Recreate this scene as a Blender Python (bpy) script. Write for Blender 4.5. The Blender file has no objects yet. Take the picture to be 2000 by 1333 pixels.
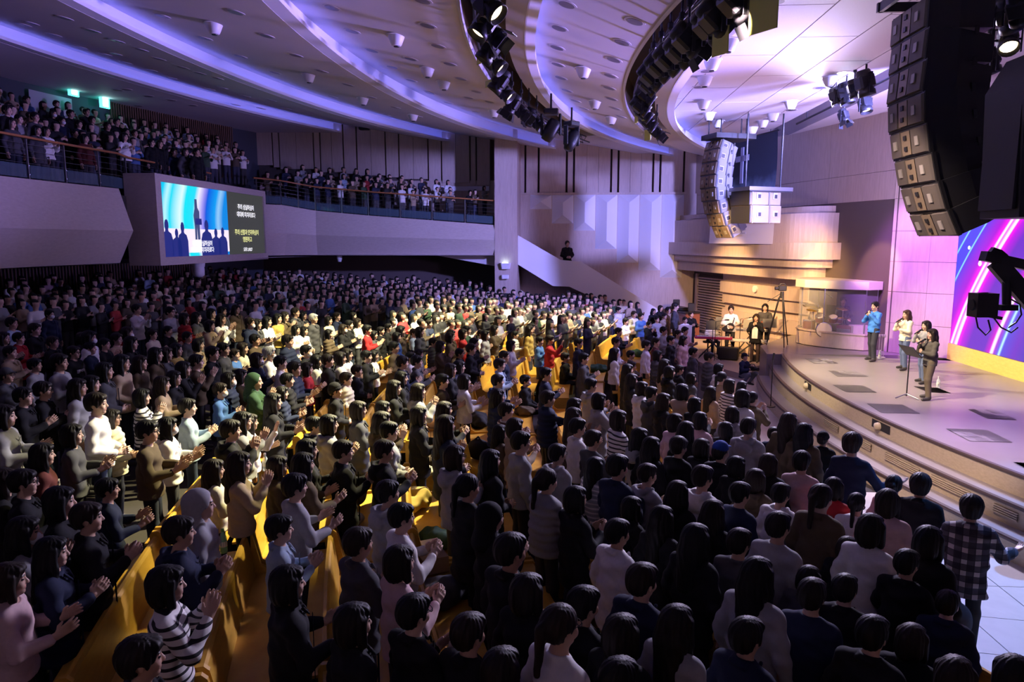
import bpy, math, random
import numpy as np
from mathutils import Vector, Matrix
rng = random.Random(7)
nrng = np.random.default_rng(7)
COL = bpy.context.scene.collection
SC = bpy.context.scene
PI = math.pi
# ---------------------------------------------------------------- camera
# room frame: x towards the stage wall, y across the hall, z up; the hall is concentric about (33, 17)
CX, CY, EYE = 33., 17., 5.0
FPX, PITCH = 1390., math.radians(8.03)
YAW = math.atan(95/FPX*math.cos(PITCH))
cam = bpy.data.objects.new('camera', bpy.data.cameras.new('camera')); COL.objects.link(cam)
cam.data.sensor_width = 36; cam.data.lens = FPX/2000*36; cam.data.clip_end = 200; cam.data.clip_start = .05
cam.location = (0, 0, EYE); cam.rotation_euler = (PI/2-PITCH, 0, YAW)
SC.camera = cam
# ---------------------------------------------------------------- world, exposure
w = bpy.data.worlds.new('world'); SC.world = w; w.use_nodes = True
w.node_tree.nodes['Background'].inputs[0].default_value = (.10, .11, .30, 1)
w.node_tree.nodes['Background'].inputs[1].default_value = .035
vs = SC.view_settings
vs.view_transform = 'Standard'; vs.look = 'None'; vs.gamma = 1; vs.use_curve_mapping = False
vs.exposure = 0.
SC.cycles.use_denoising = True
SC.cycles.max_bounces = 6; SC.cycles.diffuse_bounces = 3; SC.cycles.glossy_bounces = 2; SC.cycles.transmission_bounces = 4; SC.cycles.transparent_max_bounces = 6
SC.cycles.sample_clamp_indirect = 4
# ---------------------------------------------------------------- lamps of the hall and added fill lights
def spot(name, loc, to, power, color, deg, blend=.5, size=.15):
    l = bpy.data.lights.new(name, 'SPOT'); l.energy = power; l.color = color; l.spot_size = math.radians(deg); l.spot_blend = blend; l.shadow_soft_size = size
    o = bpy.data.objects.new(name, l); COL.objects.link(o); o.location = loc
    o.rotation_euler = (Vector(to)-Vector(loc)).to_track_quat('-Z', 'Y').to_euler()
    return o
def area(name, loc, to, power, color, sx, sy):
    l = bpy.data.lights.new(name, 'AREA'); l.energy = power; l.color = color; l.shape = 'RECTANGLE'; l.size = sx; l.size_y = sy
    o = bpy.data.objects.new(name, l); COL.objects.link(o); o.location = loc
    o.rotation_euler = (Vector(to)-Vector(loc)).to_track_quat('-Z', 'Y').to_euler()
    return o
# audience wash from the lamps in the ring slots (greenish-warm white), aimed back over the pews
for i, (x, y, tx, ty, p, dg) in enumerate(((-.6, 14, -3.9, 9.6, 14000, 40), (-1.2, 15, -6.0, 15.0, 6500, 34), (-1.4, 17.5, -7.0, 18.5, 11000, 36), (-1.3, 20, -5.0, 22, 12500, 40), (.2, 25, -3.2, 26, 11500, 42), (2.4, 20, -1.8, 20, 5200, 40), (3.0, 24, .5, 26, 7000, 46))):
    spot('audience_lamp', (x, y, 8.3), (tx, ty, 1.6), p, (1., .90, .50), dg, .8, .12)
# stage key: warm lamps in the second slot
spot('stage_lamp', (2.6, 14, 8.0), (9.0, 18.5, 2.2), 6200, (1., .80, .56), 46, .6, .12)
spot('stage_lamp', (3.4, 22, 7.9), (9.0, 19.5, 2.2), 5800, (1., .80, .54), 44, .6, .12)
spot('stage_lamp', (2.2, 10, 8.0), (8.5, 14.0, 1.5), 4000, (1., .74, .66), 46, .6, .12)
# amber on the band and the lower wall
spot('band_key_fill', (3.0, 19.6, 7.6), (9.1, 28.0, 2.0), 7500, (1., .58, .22), 36, .8, .12)
spot('band_key_fill', (2.4, 27, 7.4), (8.0, 31.0, 1.4), 6500, (1., .58, .22), 42, .8, .12)
spot('band_key_fill', (6.9, 21.2, 5.3), (8.5, 30.2, 2.7), 2600, (1., .60, .26), 56, .8, .12)  # added amber fill hung in mid-air, no fixture here
spot('band_key_fill', (6.2, 20.6, 7.4), (10.3, 24.0, 4.0), 2200, (1., .58, .24), 17, .3, .08)
# purple side light on the pillar and the stage floor
spot('pillar_lamp', (8.3, 18.5, 8.7), (11.3, 22.6, 4.0), 6800, (.58, .18, 1.), 42, .6, .1)
spot('floor_lamp', (10.2, 10.5, 8.6), (6.2, 9.0, .4), 5200, (.14, .34, 1.), 40, .6, .1)
spot('floor_lamp', (10.6, 12, 8.6), (9.6, 13.5, 1.45), 4200, (.55, .30, 1.), 50, .7, .1)
# lavender wash on the far wall and the stage ceiling
spot('wall_wash', (9.2, 17, 8.4), (-1, 36, 6.6), 24000, (.32, .31, 1.), 66, .9, .3)
spot('wall_wash', (10.0, 20, 4.2), (6.8, 24, 9.0), 1600, (.66, .48, 1.), 130, .9, .5)
spot('ceiling_fill', (11.0, 18, 4.4), (-6.0, 14, 10.2), 26000, (.36, .27, 1.), 47, 1., .6)  # added up-lights over the stage, no such fixtures, to tint the ceiling
spot('ceiling_fill', (11.3, 20, 4.8), (-8.0, 25, 10.2), 9000, (.34, .28, 1.), 50, 1., .6)
spot('ceiling_fill', (10.9, 21.5, 2.6), (1.0, 15, 9.6), 2000, (.95, .52, .70), 56, 1., .6)
spot('ceiling_fill', (11.0, 15, 5.0), (7.0, 17, 9.2), 220, (.68, .50, 1.), 120, .9, .5)
# added fill spots in place of lavender stage spill over the nearest rows
spot('spill_fill', (7.0, 20, 8.5), (0, 5, 1), 13000, (.74, .66, 1.), 84, .8, .6)
spot('spill_fill', (8.2, 24, 8.6), (-8, 20, 1), 2600, (.45, .42, 1.), 84, .8, .6)
# ---------------------------------------------------------------- materials
MAT = {}
def nodes(name):
    m = bpy.data.materials.new(name); m.use_nodes = True
    nt = m.node_tree; b = nt.nodes['Principled BSDF']
    MAT[name] = m
    return m, nt, b
def plain(name, c, rough=.6, metal=0., noise=0., scale=8., bump=0., spec=None, emis=None, estr=0.):
    m, nt, b = nodes(name)
    b.inputs['Base Color'].default_value = (*c, 1); b.inputs['Roughness'].default_value = rough; b.inputs['Metallic'].default_value = metal
    if spec is not None: b.inputs['Specular IOR Level'].default_value = spec
    if emis: b.inputs['Emission Color'].default_value = (*emis, 1); b.inputs['Emission Strength'].default_value = estr
    if noise or bump:
        tc = nt.nodes.new('ShaderNodeTexCoord'); n = nt.nodes.new('ShaderNodeTexNoise'); n.inputs['Scale'].default_value = scale; n.inputs['Detail'].default_value = 4
        nt.links.new(tc.outputs['Object'], n.inputs['Vector'])
        if noise:
            r = nt.nodes.new('ShaderNodeMapRange'); r.inputs['To Min'].default_value = 1-noise; r.inputs['To Max'].default_value = 1+noise
            mx = nt.nodes.new('ShaderNodeVectorMath'); mx.operation = 'SCALE'; mx.inputs[0].default_value = c
            nt.links.new(n.outputs['Fac'], r.inputs['Value']); nt.links.new(r.outputs[0], mx.inputs['Scale']); nt.links.new(mx.outputs[0], b.inputs['Base Color'])
        if bump:
            bp = nt.nodes.new('ShaderNodeBump'); bp.inputs['Strength'].default_value = bump; bp.inputs['Distance'].default_value = .01
            nt.links.new(n.outputs['Fac'], bp.inputs['Height']); nt.links.new(bp.outputs[0], b.inputs['Normal'])
    return m
def objcol(name, rough=.85, noise=.12, scale=30., sheen=0.):
    m, nt, b = nodes(name)
    oi = nt.nodes.new('ShaderNodeObjectInfo'); tc = nt.nodes.new('ShaderNodeTexCoord'); n = nt.nodes.new('ShaderNodeTexNoise'); n.inputs['Scale'].default_value = scale
    r = nt.nodes.new('ShaderNodeMapRange'); r.inputs['To Min'].default_value = 1-noise; r.inputs['To Max'].default_value = 1+noise
    mx = nt.nodes.new('ShaderNodeVectorMath'); mx.operation = 'SCALE'
    L = nt.links.new
    L(tc.outputs['Object'], n.inputs['Vector']); L(n.outputs['Fac'], r.inputs['Value']); L(oi.outputs['Color'], mx.inputs[0]); L(r.outputs[0], mx.inputs['Scale']); L(mx.outputs[0], b.inputs['Base Color'])
    b.inputs['Roughness'].default_value = rough; b.inputs['Specular IOR Level'].default_value = .25
    return m
objcol('cloth'); objcol('trousers', .8); objcol('hair', .58, .35, 60.)
MAT['hair'].node_tree.nodes['Principled BSDF'].inputs['Specular IOR Level'].default_value = .28
def skin():
    m, nt, b = nodes('skin')
    oi = nt.nodes.new('ShaderNodeObjectInfo'); r = nt.nodes.new('ShaderNodeValToRGB')
    r.color_ramp.elements[0].color = (.46, .27, .185, 1); r.color_ramp.elements[1].color = (.66, .44, .33, 1)
    nt.links.new(oi.outputs['Random'], r.inputs[0]); nt.links.new(r.outputs[0], b.inputs['Base Color'])
    b.inputs['Roughness'].default_value = .5
skin()
plain('shoe', (.05, .045, .04), .6); plain('hair_dark', (.012, .009, .008), .5); plain('lip', (.44, .20, .16), .5)
plain('mask', (.80, .80, .82), .8); plain('black_plastic', (.012, .012, .014), .4)
def pattern(name, build):
    m, nt, b = nodes(name)
    tc = nt.nodes.new('ShaderNodeTexCoord'); sep = nt.nodes.new('ShaderNodeSeparateXYZ'); nt.links.new(tc.outputs['Object'], sep.inputs[0])
    b.inputs['Roughness'].default_value = .85
    def math_(op, a, bb=None):
        n = nt.nodes.new('ShaderNodeMath'); n.operation = op
        for i, v in enumerate((a, bb)):
            if v is None: continue
            if isinstance(v, (int, float)): n.inputs[i].default_value = v
            else: nt.links.new(v, n.inputs[i])
        return n.outputs[0]
    def mix(f, c1, c2):
        n = nt.nodes.new('ShaderNodeMix'); n.data_type = 'RGBA'
        nt.links.new(f, n.inputs[0])
        for i, c in ((6, c1), (7, c2)):
            if isinstance(c, tuple): n.inputs[i].default_value = (*c, 1)
            else: nt.links.new(c, n.inputs[i])
        return n.outputs[2]
    nt.links.new(build(nt, sep, math_, mix), b.inputs['Base Color'])
    return m
def _stripes(nt, s, M, X):
    oi = nt.nodes.new('ShaderNodeObjectInfo')
    f = M('LESS_THAN', M('FRACT', M('MULTIPLY', s.outputs[2], 16.)), .36)
    lum = M('GREATER_THAN', M('ADD', 0., 0.), 1.)
    sc = nt.nodes.new('ShaderNodeSeparateColor'); nt.links.new(oi.outputs['Color'], sc.inputs[0])
    light = M('GREATER_THAN', sc.outputs[0], .3)
    line = X(light, (.66, .62, .60), (.015, .015, .02))
    return X(f, oi.outputs['Color'], line)
pattern('stripes', _stripes)
def _plaid(nt, s, M, X):
    fy = M('LESS_THAN', M('FRACT', M('MULTIPLY', s.outputs[1], 8.5)), .45)
    fz = M('LESS_THAN', M('FRACT', M('MULTIPLY', s.outputs[2], 8.5)), .45)
    both_ = M('MULTIPLY', fy, fz); any_ = M('MAXIMUM', fy, fz)
    l1 = M('LESS_THAN', M('FRACT', M('MULTIPLY', s.outputs[1], 17.)), .06); l2 = M('LESS_THAN', M('FRACT', M('MULTIPLY', s.outputs[2], 17.)), .06)
    a = X(any_, (.022, .020, .030), (.075, .065, .085)); bb = X(both_, a, (.50, .45, .45))
    return X(M('MAXIMUM', l1, l2), bb, (.012, .010, .014))
pattern('plaid', _plaid)
# ---------------------------------------------------------------- mesh builder
class MB:
    def __init__(self): self.v = []; self.f = []; self.m = []; self.s = []
    def add(self, v, f, mi=0, smooth=False):
        o = len(self.v); self.v += [tuple(p) for p in v]; self.f += [tuple(i+o for i in q) for q in f]; self.m += [mi]*len(f); self.s += [smooth]*len(f); return self
    def box(self, c, s, rz=0., mi=0, rot=None, bev=0.):
        x, y, z = s[0]/2, s[1]/2, s[2]/2
        M_ = rot if rot is not None else Matrix.Rotation(rz, 3, 'Z')
        C_ = Vector(c)
        if bev:
            b = min(bev, x*.9, y*.9, z*.9); P = []
            for sx in (-1, 1):
                for sy in (-1, 1):
                    for sz in (-1, 1):
                        P += [(sx*(x-b), sy*(y-b), sz*z), (sx*(x-b), sy*y, sz*(z-b)), (sx*x, sy*(y-b), sz*(z-b))]
            idx = lambda sx, sy, sz, k: ((sx > 0)*4+(sy > 0)*2+(sz > 0))*3+k
            f = []
            for sz in (-1, 1):
                q = [idx(-1, -1, sz, 0), idx(1, -1, sz, 0), idx(1, 1, sz, 0), idx(-1, 1, sz, 0)]; f.append(q if sz > 0 else q[::-1])
                for (a, b_) in (((-1, -1), (1, -1)), ((1, 1), (-1, 1))):
                    q = [idx(*a, sz, 0), idx(*a, sz, 1), idx(*b_, sz, 1), idx(*b_, sz, 0)]; f.append(q if sz > 0 else q[::-1])
                for (a, b_) in (((1, -1), (1, 1)), ((-1, 1), (-1, -1))):
                    q = [idx(*a, sz, 0), idx(*a, sz, 2), idx(*b_, sz, 2), idx(*b_, sz, 0)]; f.append(q if sz > 0 else q[::-1])
            for sy in (-1, 1):
                q = [idx(-1, sy, -1, 1), idx(1, sy, -1, 1), idx(1, sy, 1, 1), idx(-1, sy, 1, 1)]; f.append(q if sy < 0 else q[::-1])
            for sx in (-1, 1):
                q = [idx(sx, -1, -1, 2), idx(sx, 1, -1, 2), idx(sx, 1, 1, 2), idx(sx, -1, 1, 2)]; f.append(q if sx > 0 else q[::-1])
                for sy in (-1, 1):
                    q = [idx(sx, sy, -1, 1), idx(sx, sy, -1, 2), idx(sx, sy, 1, 2), idx(sx, sy, 1, 1)]; f.append(q if sx*sy < 0 else q[::-1])
            for sx in (-1, 1):
                for sy in (-1, 1):
                    for sz in (-1, 1):
                        q = [idx(sx, sy, sz, 0), idx(sx, sy, sz, 1), idx(sx, sy, sz, 2)]; f.append(q if sx*sy*sz < 0 else q[::-1])
            return self.add([C_+M_@Vector(p) for p in P], f, mi)
        P = [(-x, -y, -z), (x, -y, -z), (x, y, -z), (-x, y, -z), (-x, -y, z), (x, -y, z), (x, y, z), (-x, y, z)]
        return self.add([C_+M_@Vector(p) for p in P], [(3, 2, 1, 0), (4, 5, 6, 7), (0, 1, 5, 4), (1, 2, 6, 5), (2, 3, 7, 6), (3, 0, 4, 7)], mi)
    def cyl(self, a, b, ra, rb=None, n=12, mi=0, caps=True, smooth=True):
        rb = ra if rb is None else rb; a = Vector(a); b = Vector(b); d = (b-a).normalized()
        u = d.orthogonal().normalized(); w_ = d.cross(u)
        P = []
        for c, r in ((a, ra), (b, rb)):
            P += [c+(u*math.cos(2*PI*i/n)+w_*math.sin(2*PI*i/n))*r for i in range(n)]
        self.add(P, [(i, (i+1) % n, n+(i+1) % n, n+i) for i in range(n)], mi, smooth)
        if caps: self.add(P, [tuple(range(n))[::-1], tuple(range(n, 2*n))], mi)
        return self
    def tube(self, pts, r, n=8, mi=0):
        pts = [Vector(p) for p in pts]; P = []; prev = None
        for i, p in enumerate(pts):
            d = (pts[min(i+1, len(pts)-1)]-pts[max(i-1, 0)]).normalized()
            u = d.orthogonal().normalized() if prev is None else (prev-d*prev.dot(d)).normalized()
            prev = u; w_ = d.cross(u)
            P += [p+(u*math.cos(2*PI*k/n)+w_*math.sin(2*PI*k/n))*r for k in range(n)]
        f = [(i*n+k, i*n+(k+1) % n, (i+1)*n+(k+1) % n, (i+1)*n+k) for i in range(len(pts)-1) for k in range(n)]
        self.add(P, f, mi, True); self.add(P, [tuple(range(n))[::-1], tuple(range((len(pts)-1)*n, len(pts)*n))], mi); return self
    def lathe(self, prof, n=20, loc=(0, 0, 0), rot=None, mi=0, smooth=True):
        P = []; L_ = Vector(loc)
        for r, z in prof:
            for k in range(n):
                p = Vector((r*math.cos(2*PI*k/n), r*math.sin(2*PI*k/n), z)); P.append(L_+(rot@p if rot is not None else p))
        f = [(i*n+k, i*n+(k+1) % n, (i+1)*n+(k+1) % n, (i+1)*n+k) for i in range(len(prof)-1) for k in range(n)]
        return self.add(P, f, mi, smooth)
    def prism(self, poly, z0, z1, mi=0):
        n = len(poly); P = [(x, y, z0) for x, y in poly]+[(x, y, z1) for x, y in poly]
        return self.add(P, [tuple(range(n))[::-1], tuple(range(n, 2*n))]+[(i, (i+1) % n, n+(i+1) % n, n+i) for i in range(n)], mi)
    def hull(self, P, mi=0):
        import bmesh
        bm = bmesh.new()
        for p in P: bm.verts.new(p)
        bmesh.ops.convex_hull(bm, input=bm.verts); bm.verts.index_update()
        self.add([v.co.copy() for v in bm.verts], [[v.index for v in f.verts] for f in bm.faces], mi); bm.free(); return self
    def mesh(self, name, mats):
        me = bpy.data.meshes.new(name); me.from_pydata(self.v, [], self.f)
        for m in (mats if isinstance(mats, (list, tuple)) else [mats]): me.materials.append(MAT[m])
        me.polygons.foreach_set('material_index', self.m); me.polygons.foreach_set('use_smooth', self.s); me.update()
        return me
    def obj(self, name, mats, parent=None, loc=None, **kw):
        o = bpy.data.objects.new(name, self.mesh(name, mats)); COL.objects.link(o)
        if parent is not None: o.parent = parent
        if loc is not None: o.location = loc
        for k, v in kw.items(): o[k] = v
        return o
def thing(name, label, cat, loc=(0, 0, 0), rz=0., group=None):
    o = bpy.data.objects.new(name, None); COL.objects.link(o); o.location = loc; o.rotation_euler = (0, 0, rz); o.empty_display_size = .1
    o['label'] = label; o['category'] = cat
    if group: o['group'] = group
    return o
def tag(o, label, cat, group=None):
    o['label'] = label; o['category'] = cat
    if group: o['group'] = group
    return o
def dup(root, loc=None, rz=None, label=None, group=None):
    r = root.copy(); COL.objects.link(r)
    if loc is not None: r.location = loc
    if rz is not None: r.rotation_euler = (0, 0, rz)
    if label: r['label'] = label
    if group: r['group'] = group
    for ch in list(root.children):
        c = ch.copy(); COL.objects.link(c); c.parent = r
        for g in ch.children:
            d = g.copy(); COL.objects.link(d); d.parent = c
    return r
def share(o, name, parent, loc=None, rot=None, scale=None):
    c = bpy.data.objects.new(name, o.data); COL.objects.link(c); c.parent = parent
    if loc is not None: c.location = loc
    if rot is not None: c.rotation_euler = rot
    if scale is not None: c.scale = scale
    return c
# picture geometry, used to measure where things stand in the hall
_fh = Vector((-math.sin(YAW), math.cos(YAW), 0)); _R = Vector((math.cos(YAW), math.sin(YAW), 0)); _Z = Vector((0, 0, 1))
_FW = _fh*math.cos(PITCH)-_Z*math.sin(PITCH); _UP = _fh*math.sin(PITCH)+_Z*math.cos(PITCH)
def ray(u, v): return _FW+_R*((u-1000)/FPX)-_UP*((v-666.5)/FPX)
def on_z(u, v, z): d = ray(u, v); t = (z-EYE)/d.z; return Vector((0, 0, EYE))+d*t
def on_y(u, v, y): d = ray(u, v); return Vector((0, 0, EYE))+d*(y/d.y)
def on_x(u, v, x): d = ray(u, v); return Vector((0, 0, EYE))+d*(x/d.x)
def at_depth(u, v, k): return Vector((0, 0, EYE))+ray(u, v)*k
def pix(p):
    q = Vector(p)-Vector((0, 0, EYE)); k = q.dot(_FW); return (1000+FPX*q.dot(_R)/k, 666.5-FPX*q.dot(_UP)/k, k)
def floor_z(x, y): return .4+max(0., .07*(math.hypot(x-CX, y-CY)-28.5))
def on_floor(u, v, h):
    z = .5
    for _ in range(40):
        p = on_z(u, v, z+h); z = .5*z+.5*floor_z(p.x, p.y)
    return p
def polar(r, deg, z=0.): a = math.radians(deg); return (CX-r*math.cos(a), CY+r*math.sin(a), z)
# ---------------------------------------------------------------- figures (implicit surfaces -> meshes)
def surfnet(D, xs, ys, zs):
    s = D < 0
    nx, ny, nz = D.shape
    c = np.zeros((nx-1, ny-1, nz-1), np.int8)
    for i in (0, 1):
        for j in (0, 1):
            for k in (0, 1):
                c += s[i:nx-1+i, j:ny-1+j, k:nz-1+k]
    act = (c > 0) & (c < 8)
    I, J, K = np.nonzero(act)
    vid = -np.ones(act.shape, np.int64); vid[I, J, K] = np.arange(len(I))
    P = np.zeros((len(I), 3)); N = np.zeros(len(I))
    X, Y, Z = xs, ys, zs
    def edge(o1, o2):
        i1, j1, k1 = I+o1[0], J+o1[1], K+o1[2]; i2, j2, k2 = I+o2[0], J+o2[1], K+o2[2]
        a = D[i1, j1, k1]; b = D[i2, j2, k2]
        m = (a < 0) != (b < 0)
        t = np.where(m, a/np.where(m, a-b, 1), 0)
        q = np.stack([X[i1]+t*(X[i2]-X[i1]), Y[j1]+t*(Y[j2]-Y[j1]), Z[k1]+t*(Z[k2]-Z[k1])], 1)
        P[m] += q[m]; N[m] += 1
    for a in (0, 1):
        for b in (0, 1):
            edge((0, a, b), (1, a, b)); edge((a, 0, b), (a, 1, b)); edge((a, b, 0), (a, b, 1))
    P /= np.maximum(N, 1)[:, None]
    Q = []
    def quads(ch, cells, flip):
        i, j, k = np.nonzero(ch)
        f = np.stack([vid[i+o[0], j+o[1], k+o[2]] for o in cells], 1)
        fl = flip[i, j, k]
        f[fl] = f[fl][:, ::-1]
        Q.append(f[(f >= 0).all(1)])
    ch = np.zeros(act.shape, bool); ch[:, 1:, 1:] = (s[:-1] != s[1:])[:, 1:-1, 1:-1]
    quads(ch, ((0, -1, -1), (0, 0, -1), (0, 0, 0), (0, -1, 0)), ~s[:-1, :-1, :-1])
    ch = np.zeros(act.shape, bool); ch[1:, :, 1:] = (s[:, :-1] != s[:, 1:])[1:-1, :, 1:-1]
    quads(ch, ((-1, 0, -1), (-1, 0, 0), (0, 0, 0), (0, 0, -1)), ~s[:-1, :-1, :-1])
    ch = np.zeros(act.shape, bool); ch[1:, 1:, :] = (s[:, :, :-1] != s[:, :, 1:])[1:-1, 1:-1, :]
    quads(ch, ((-1, -1, 0), (0, -1, 0), (0, 0, 0), (-1, 0, 0)), ~s[:-1, :-1, :-1])
    return P, np.concatenate(Q)

class Field:
    def __init__(self, xs, ys, zs):
        self.x, self.y, self.z = np.array(xs, float), np.array(ys, float), np.array(zs, float)
        self.D = np.full((len(xs), len(ys), len(zs)), 1.0)
    def _loc(self, lo, hi, m=.07):
        sl = []
        for g, a, b in zip((self.x, self.y, self.z), lo, hi):
            sl.append(slice(max(0, np.searchsorted(g, a-m)-1), np.searchsorted(g, b+m)+1))
        X = self.x[sl[0]][:, None, None]; Y = self.y[sl[1]][None, :, None]; Z = self.z[sl[2]][None, None, :]
        return tuple(sl), X, Y, Z
    def _put(self, sl, d, k, op):
        D = self.D[sl]
        if D.size == 0: return
        if op == '+':
            h = np.clip(.5+.5*(D-d)/k, 0, 1); self.D[sl] = D+(d-D)*h-k*h*(1-h)
        else:
            h = np.clip(.5-.5*(D+d)/k, 0, 1); self.D[sl] = D+(-d-D)*h+k*h*(1-h)
    def cone(self, a, b, ra, rb, k=.03, op='+', sy=1.):
        a = np.array(a, float); b = np.array(b, float); r = max(ra, rb)
        lo = np.minimum(a, b)-r*max(1, sy); hi = np.maximum(a, b)+r*max(1, sy)
        sl, X, Y, Z = self._loc(lo, hi)
        if sy != 1:
            m = (a[1]+b[1])/2; Y = m+(Y-m)/sy
        ab = b-a
        px, py, pz = X-a[0], Y-a[1], Z-a[2]
        t = np.clip((px*ab[0]+py*ab[1]+pz*ab[2])/max(ab@ab, 1e-9), 0, 1)
        d = np.sqrt((px-t*ab[0])**2+(py-t*ab[1])**2+(pz-t*ab[2])**2)-(ra+(rb-ra)*t)
        self._put(sl, d, k, op)
    def ell(self, c, r, k=.02, op='+'):
        c = np.array(c, float); r = np.array(r, float)
        sl, X, Y, Z = self._loc(c-r, c+r)
        px, py, pz = (X-c[0]), (Y-c[1]), (Z-c[2])
        k0 = np.sqrt((px/r[0])**2+(py/r[1])**2+(pz/r[2])**2)
        k1 = np.sqrt((px/r[0]**2)**2+(py/r[1]**2)**2+(pz/r[2]**2)**2)+1e-9
        self._put(sl, k0*(k0-1)/k1, k, op)
    def below(self, z0, lo, hi):
        sl, X, Y, Z = self._loc(lo, hi, 0)
        self.D[sl] = np.maximum(self.D[sl], z0-Z)
    def wave(self, f):
        self.D += f(self.x[:, None, None], self.y[None, :, None], self.z[None, None, :])

def axis(*segs):
    out = [segs[0][0]]
    for a, b, h in segs:
        n = max(1, int(round((b-a)/h))); out += list(np.linspace(a, b, n+1)[1:])
    return np.array(out)

def vnorm(v):
    v = np.array(v, float); return v/np.linalg.norm(v)

# arm poses, person faces +x; (elbow, wrist, hand direction, palm normal) for the left (+y) arm and the right arm
def both(e, w, d, n):
    m = lambda v: (v[0], -v[1], v[2])
    return [(e, w, d, n), (m(e), m(w), m(d), m(n))]
POSES = {
    1: both((.05, .25, 1.12), (.26, .085, 1.20), (.72, -.34, .60), (0, -1, 0)),
    2: both((.05, .26, 1.12), (.29, .15, 1.16), (.85, -.10, .50), (0, -1, .1)),
    3: both((.13, .24, 1.17), (.25, .085, 1.34), (.35, -.25, .90), (0, -1, 0)),
    4: both((-.04, .25, 1.11), (.05, .25, .87), (.12, -.02, -1), (-.1, -1, 0)),
    5: [((.05, .26, 1.12), (.28, .12, 1.14), (.85, -.15, .4), (0, -1, .3)),
        ((.20, -.27, 1.26), (.33, -.26, 1.47), (.25, .05, 1), (.9, .3, -.2))],
    6: both((-.01, .25, 1.11), (.20, .09, 1.02), (.75, -.62, .05), (0, -1, 0)),
    7: both((.03, .23, 1.12), (.26, .09, 1.02), (.8, -.5, .1), (0, -1, 0)),
    8: [((.10, .24, 1.13), (.24, .07, 1.17), (.3, -.9, .25), (-.8, 0, .2)),           # microphone in the right hand
        ((.16, -.22, 1.15), (.235, -.075, 1.37), (-.25, .75, .55), (-.5, -.2, .2))],
    9: [((.10, .24, 1.16), (.235, .055, 1.38), (-.15, -.8, .5), (-.6, .2, .2)),
        ((.16, -.22, 1.15), (.215, -.06, 1.34), (-.25, .75, .55), (-.5, -.2, .2))],
    10: [((.08, .28, 1.12), (.25, .36, 1.20), (.6, .3, .7), (-.6, -.7, 0)),            # guitar
         ((.02, -.26, 1.12), (.20, -.08, 1.04), (.5, .8, -.2), (-.7, .1, -.3))],
    11: both((.07, .24, 1.11), (.30, .16, 1.05), (.95, -.05, -.12), (0, -.2, -1)),       # keyboard
    12: [((.07, .26, 1.14), (.27, .10, 1.24), (.7, -.5, .4), (0, -1, 0)),               # camera / phone
         ((.08, -.24, 1.13), (.27, -.08, 1.18), (.7, .5, .4), (0, 1, 0))],
    13: [((.03, .25, 1.12), (.27, .10, 1.10), (.8, -.3, .2), (0, -1, .3)),              # one hand held out to the side
         ((.08, -.30, 1.12), (.27, -.42, 1.13), (.75, -.55, .35), (.2, .3, 1))],
}
SHO = (-.015, .160, 1.355)

def arm_chain(F, pose, ra, rb, rc, k, stop=1.):
    for sgn, (e, w, d, n) in zip((1, -1), POSES[pose]):
        s = np.array((SHO[0], SHO[1]*sgn, SHO[2])); e = np.array(e); w = np.array(w)
        F.cone(s, e, ra, rb, k); F.cone(e, e+(w-e)*stop, rb, rc, k*.6)

def hand(F, w, d, n, side, grip=False):
    w = np.array(w); d = vnorm(d); n = vnorm(np.array(n, float)-d*np.dot(n, d)); s = np.cross(n, d)*side
    F.cone(w, w+d*.03, .026, .026, .02)
    for q in (-.030, -.010, .010, .030):
        F.cone(w+d*.025+s*q*.7, w+d*.088+s*q, .0145, .0125, .012)
    for q, L in ((-.033, .060), (-.011, .078), (.011, .082), (.033, .074)):
        b = w+d*.088+s*q
        if grip:
            m = b+(d*.45+n*.9)*L*.42; t = m+(-d*.75+n*.55)*L*.6
        else:
            m = b+vnorm(d+n*.16+s*q*2.5)*L*.52; t = m+vnorm(d+n*.42+s*q*2.2)*L*.5
        F.cone(b, m, .0108, .0102, .005); F.cone(m, t, .0102, .0088, .005)
    b = w+d*.028+s*.024; m = b+vnorm(d*.7+s*.8+n*.25)*.038; t = m+vnorm(d+s*.25+n*(.7 if grip else .25))*.034
    F.cone(b, m, .0150, .0120, .01); F.cone(m, t, .0120, .0095, .006)

def head(F):
    F.cone((-.02, 0, 1.38), (.005, 0, 1.53), .056, .052, .03)
    F.ell((-.005, 0, 1.625), (.102, .080, .100), .02)
    F.ell((.032, 0, 1.565), (.066, .060, .088), .03)
    F.ell((.072, 0, 1.500), (.020, .024, .017), .03)
    F.cone((.092, 0, 1.612), (.113, 0, 1.572), .009, .0135, .012)
    F.ell((.108, 0, 1.567), (.012, .018, .009), .010)
    F.ell((.088, 0, 1.628), (.014, .052, .010), .014)
    F.ell((.093, 0, 1.540), (.010, .022, .006), .008); F.ell((.091, 0, 1.527), (.010, .019, .006), .008)
    for q in (-1, 1):
        F.ell((.104, q*.031, 1.606), (.017, .017, .012), .012, '-')
        F.ell((.088, q*.031, 1.605), (.013, .014, .011), .004)
        F.ell((-.005, q*.083, 1.588), (.016, .009, .030), .006)
        F.ell((.070, q*.040, 1.560), (.024, .022, .024), .03)

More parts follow.
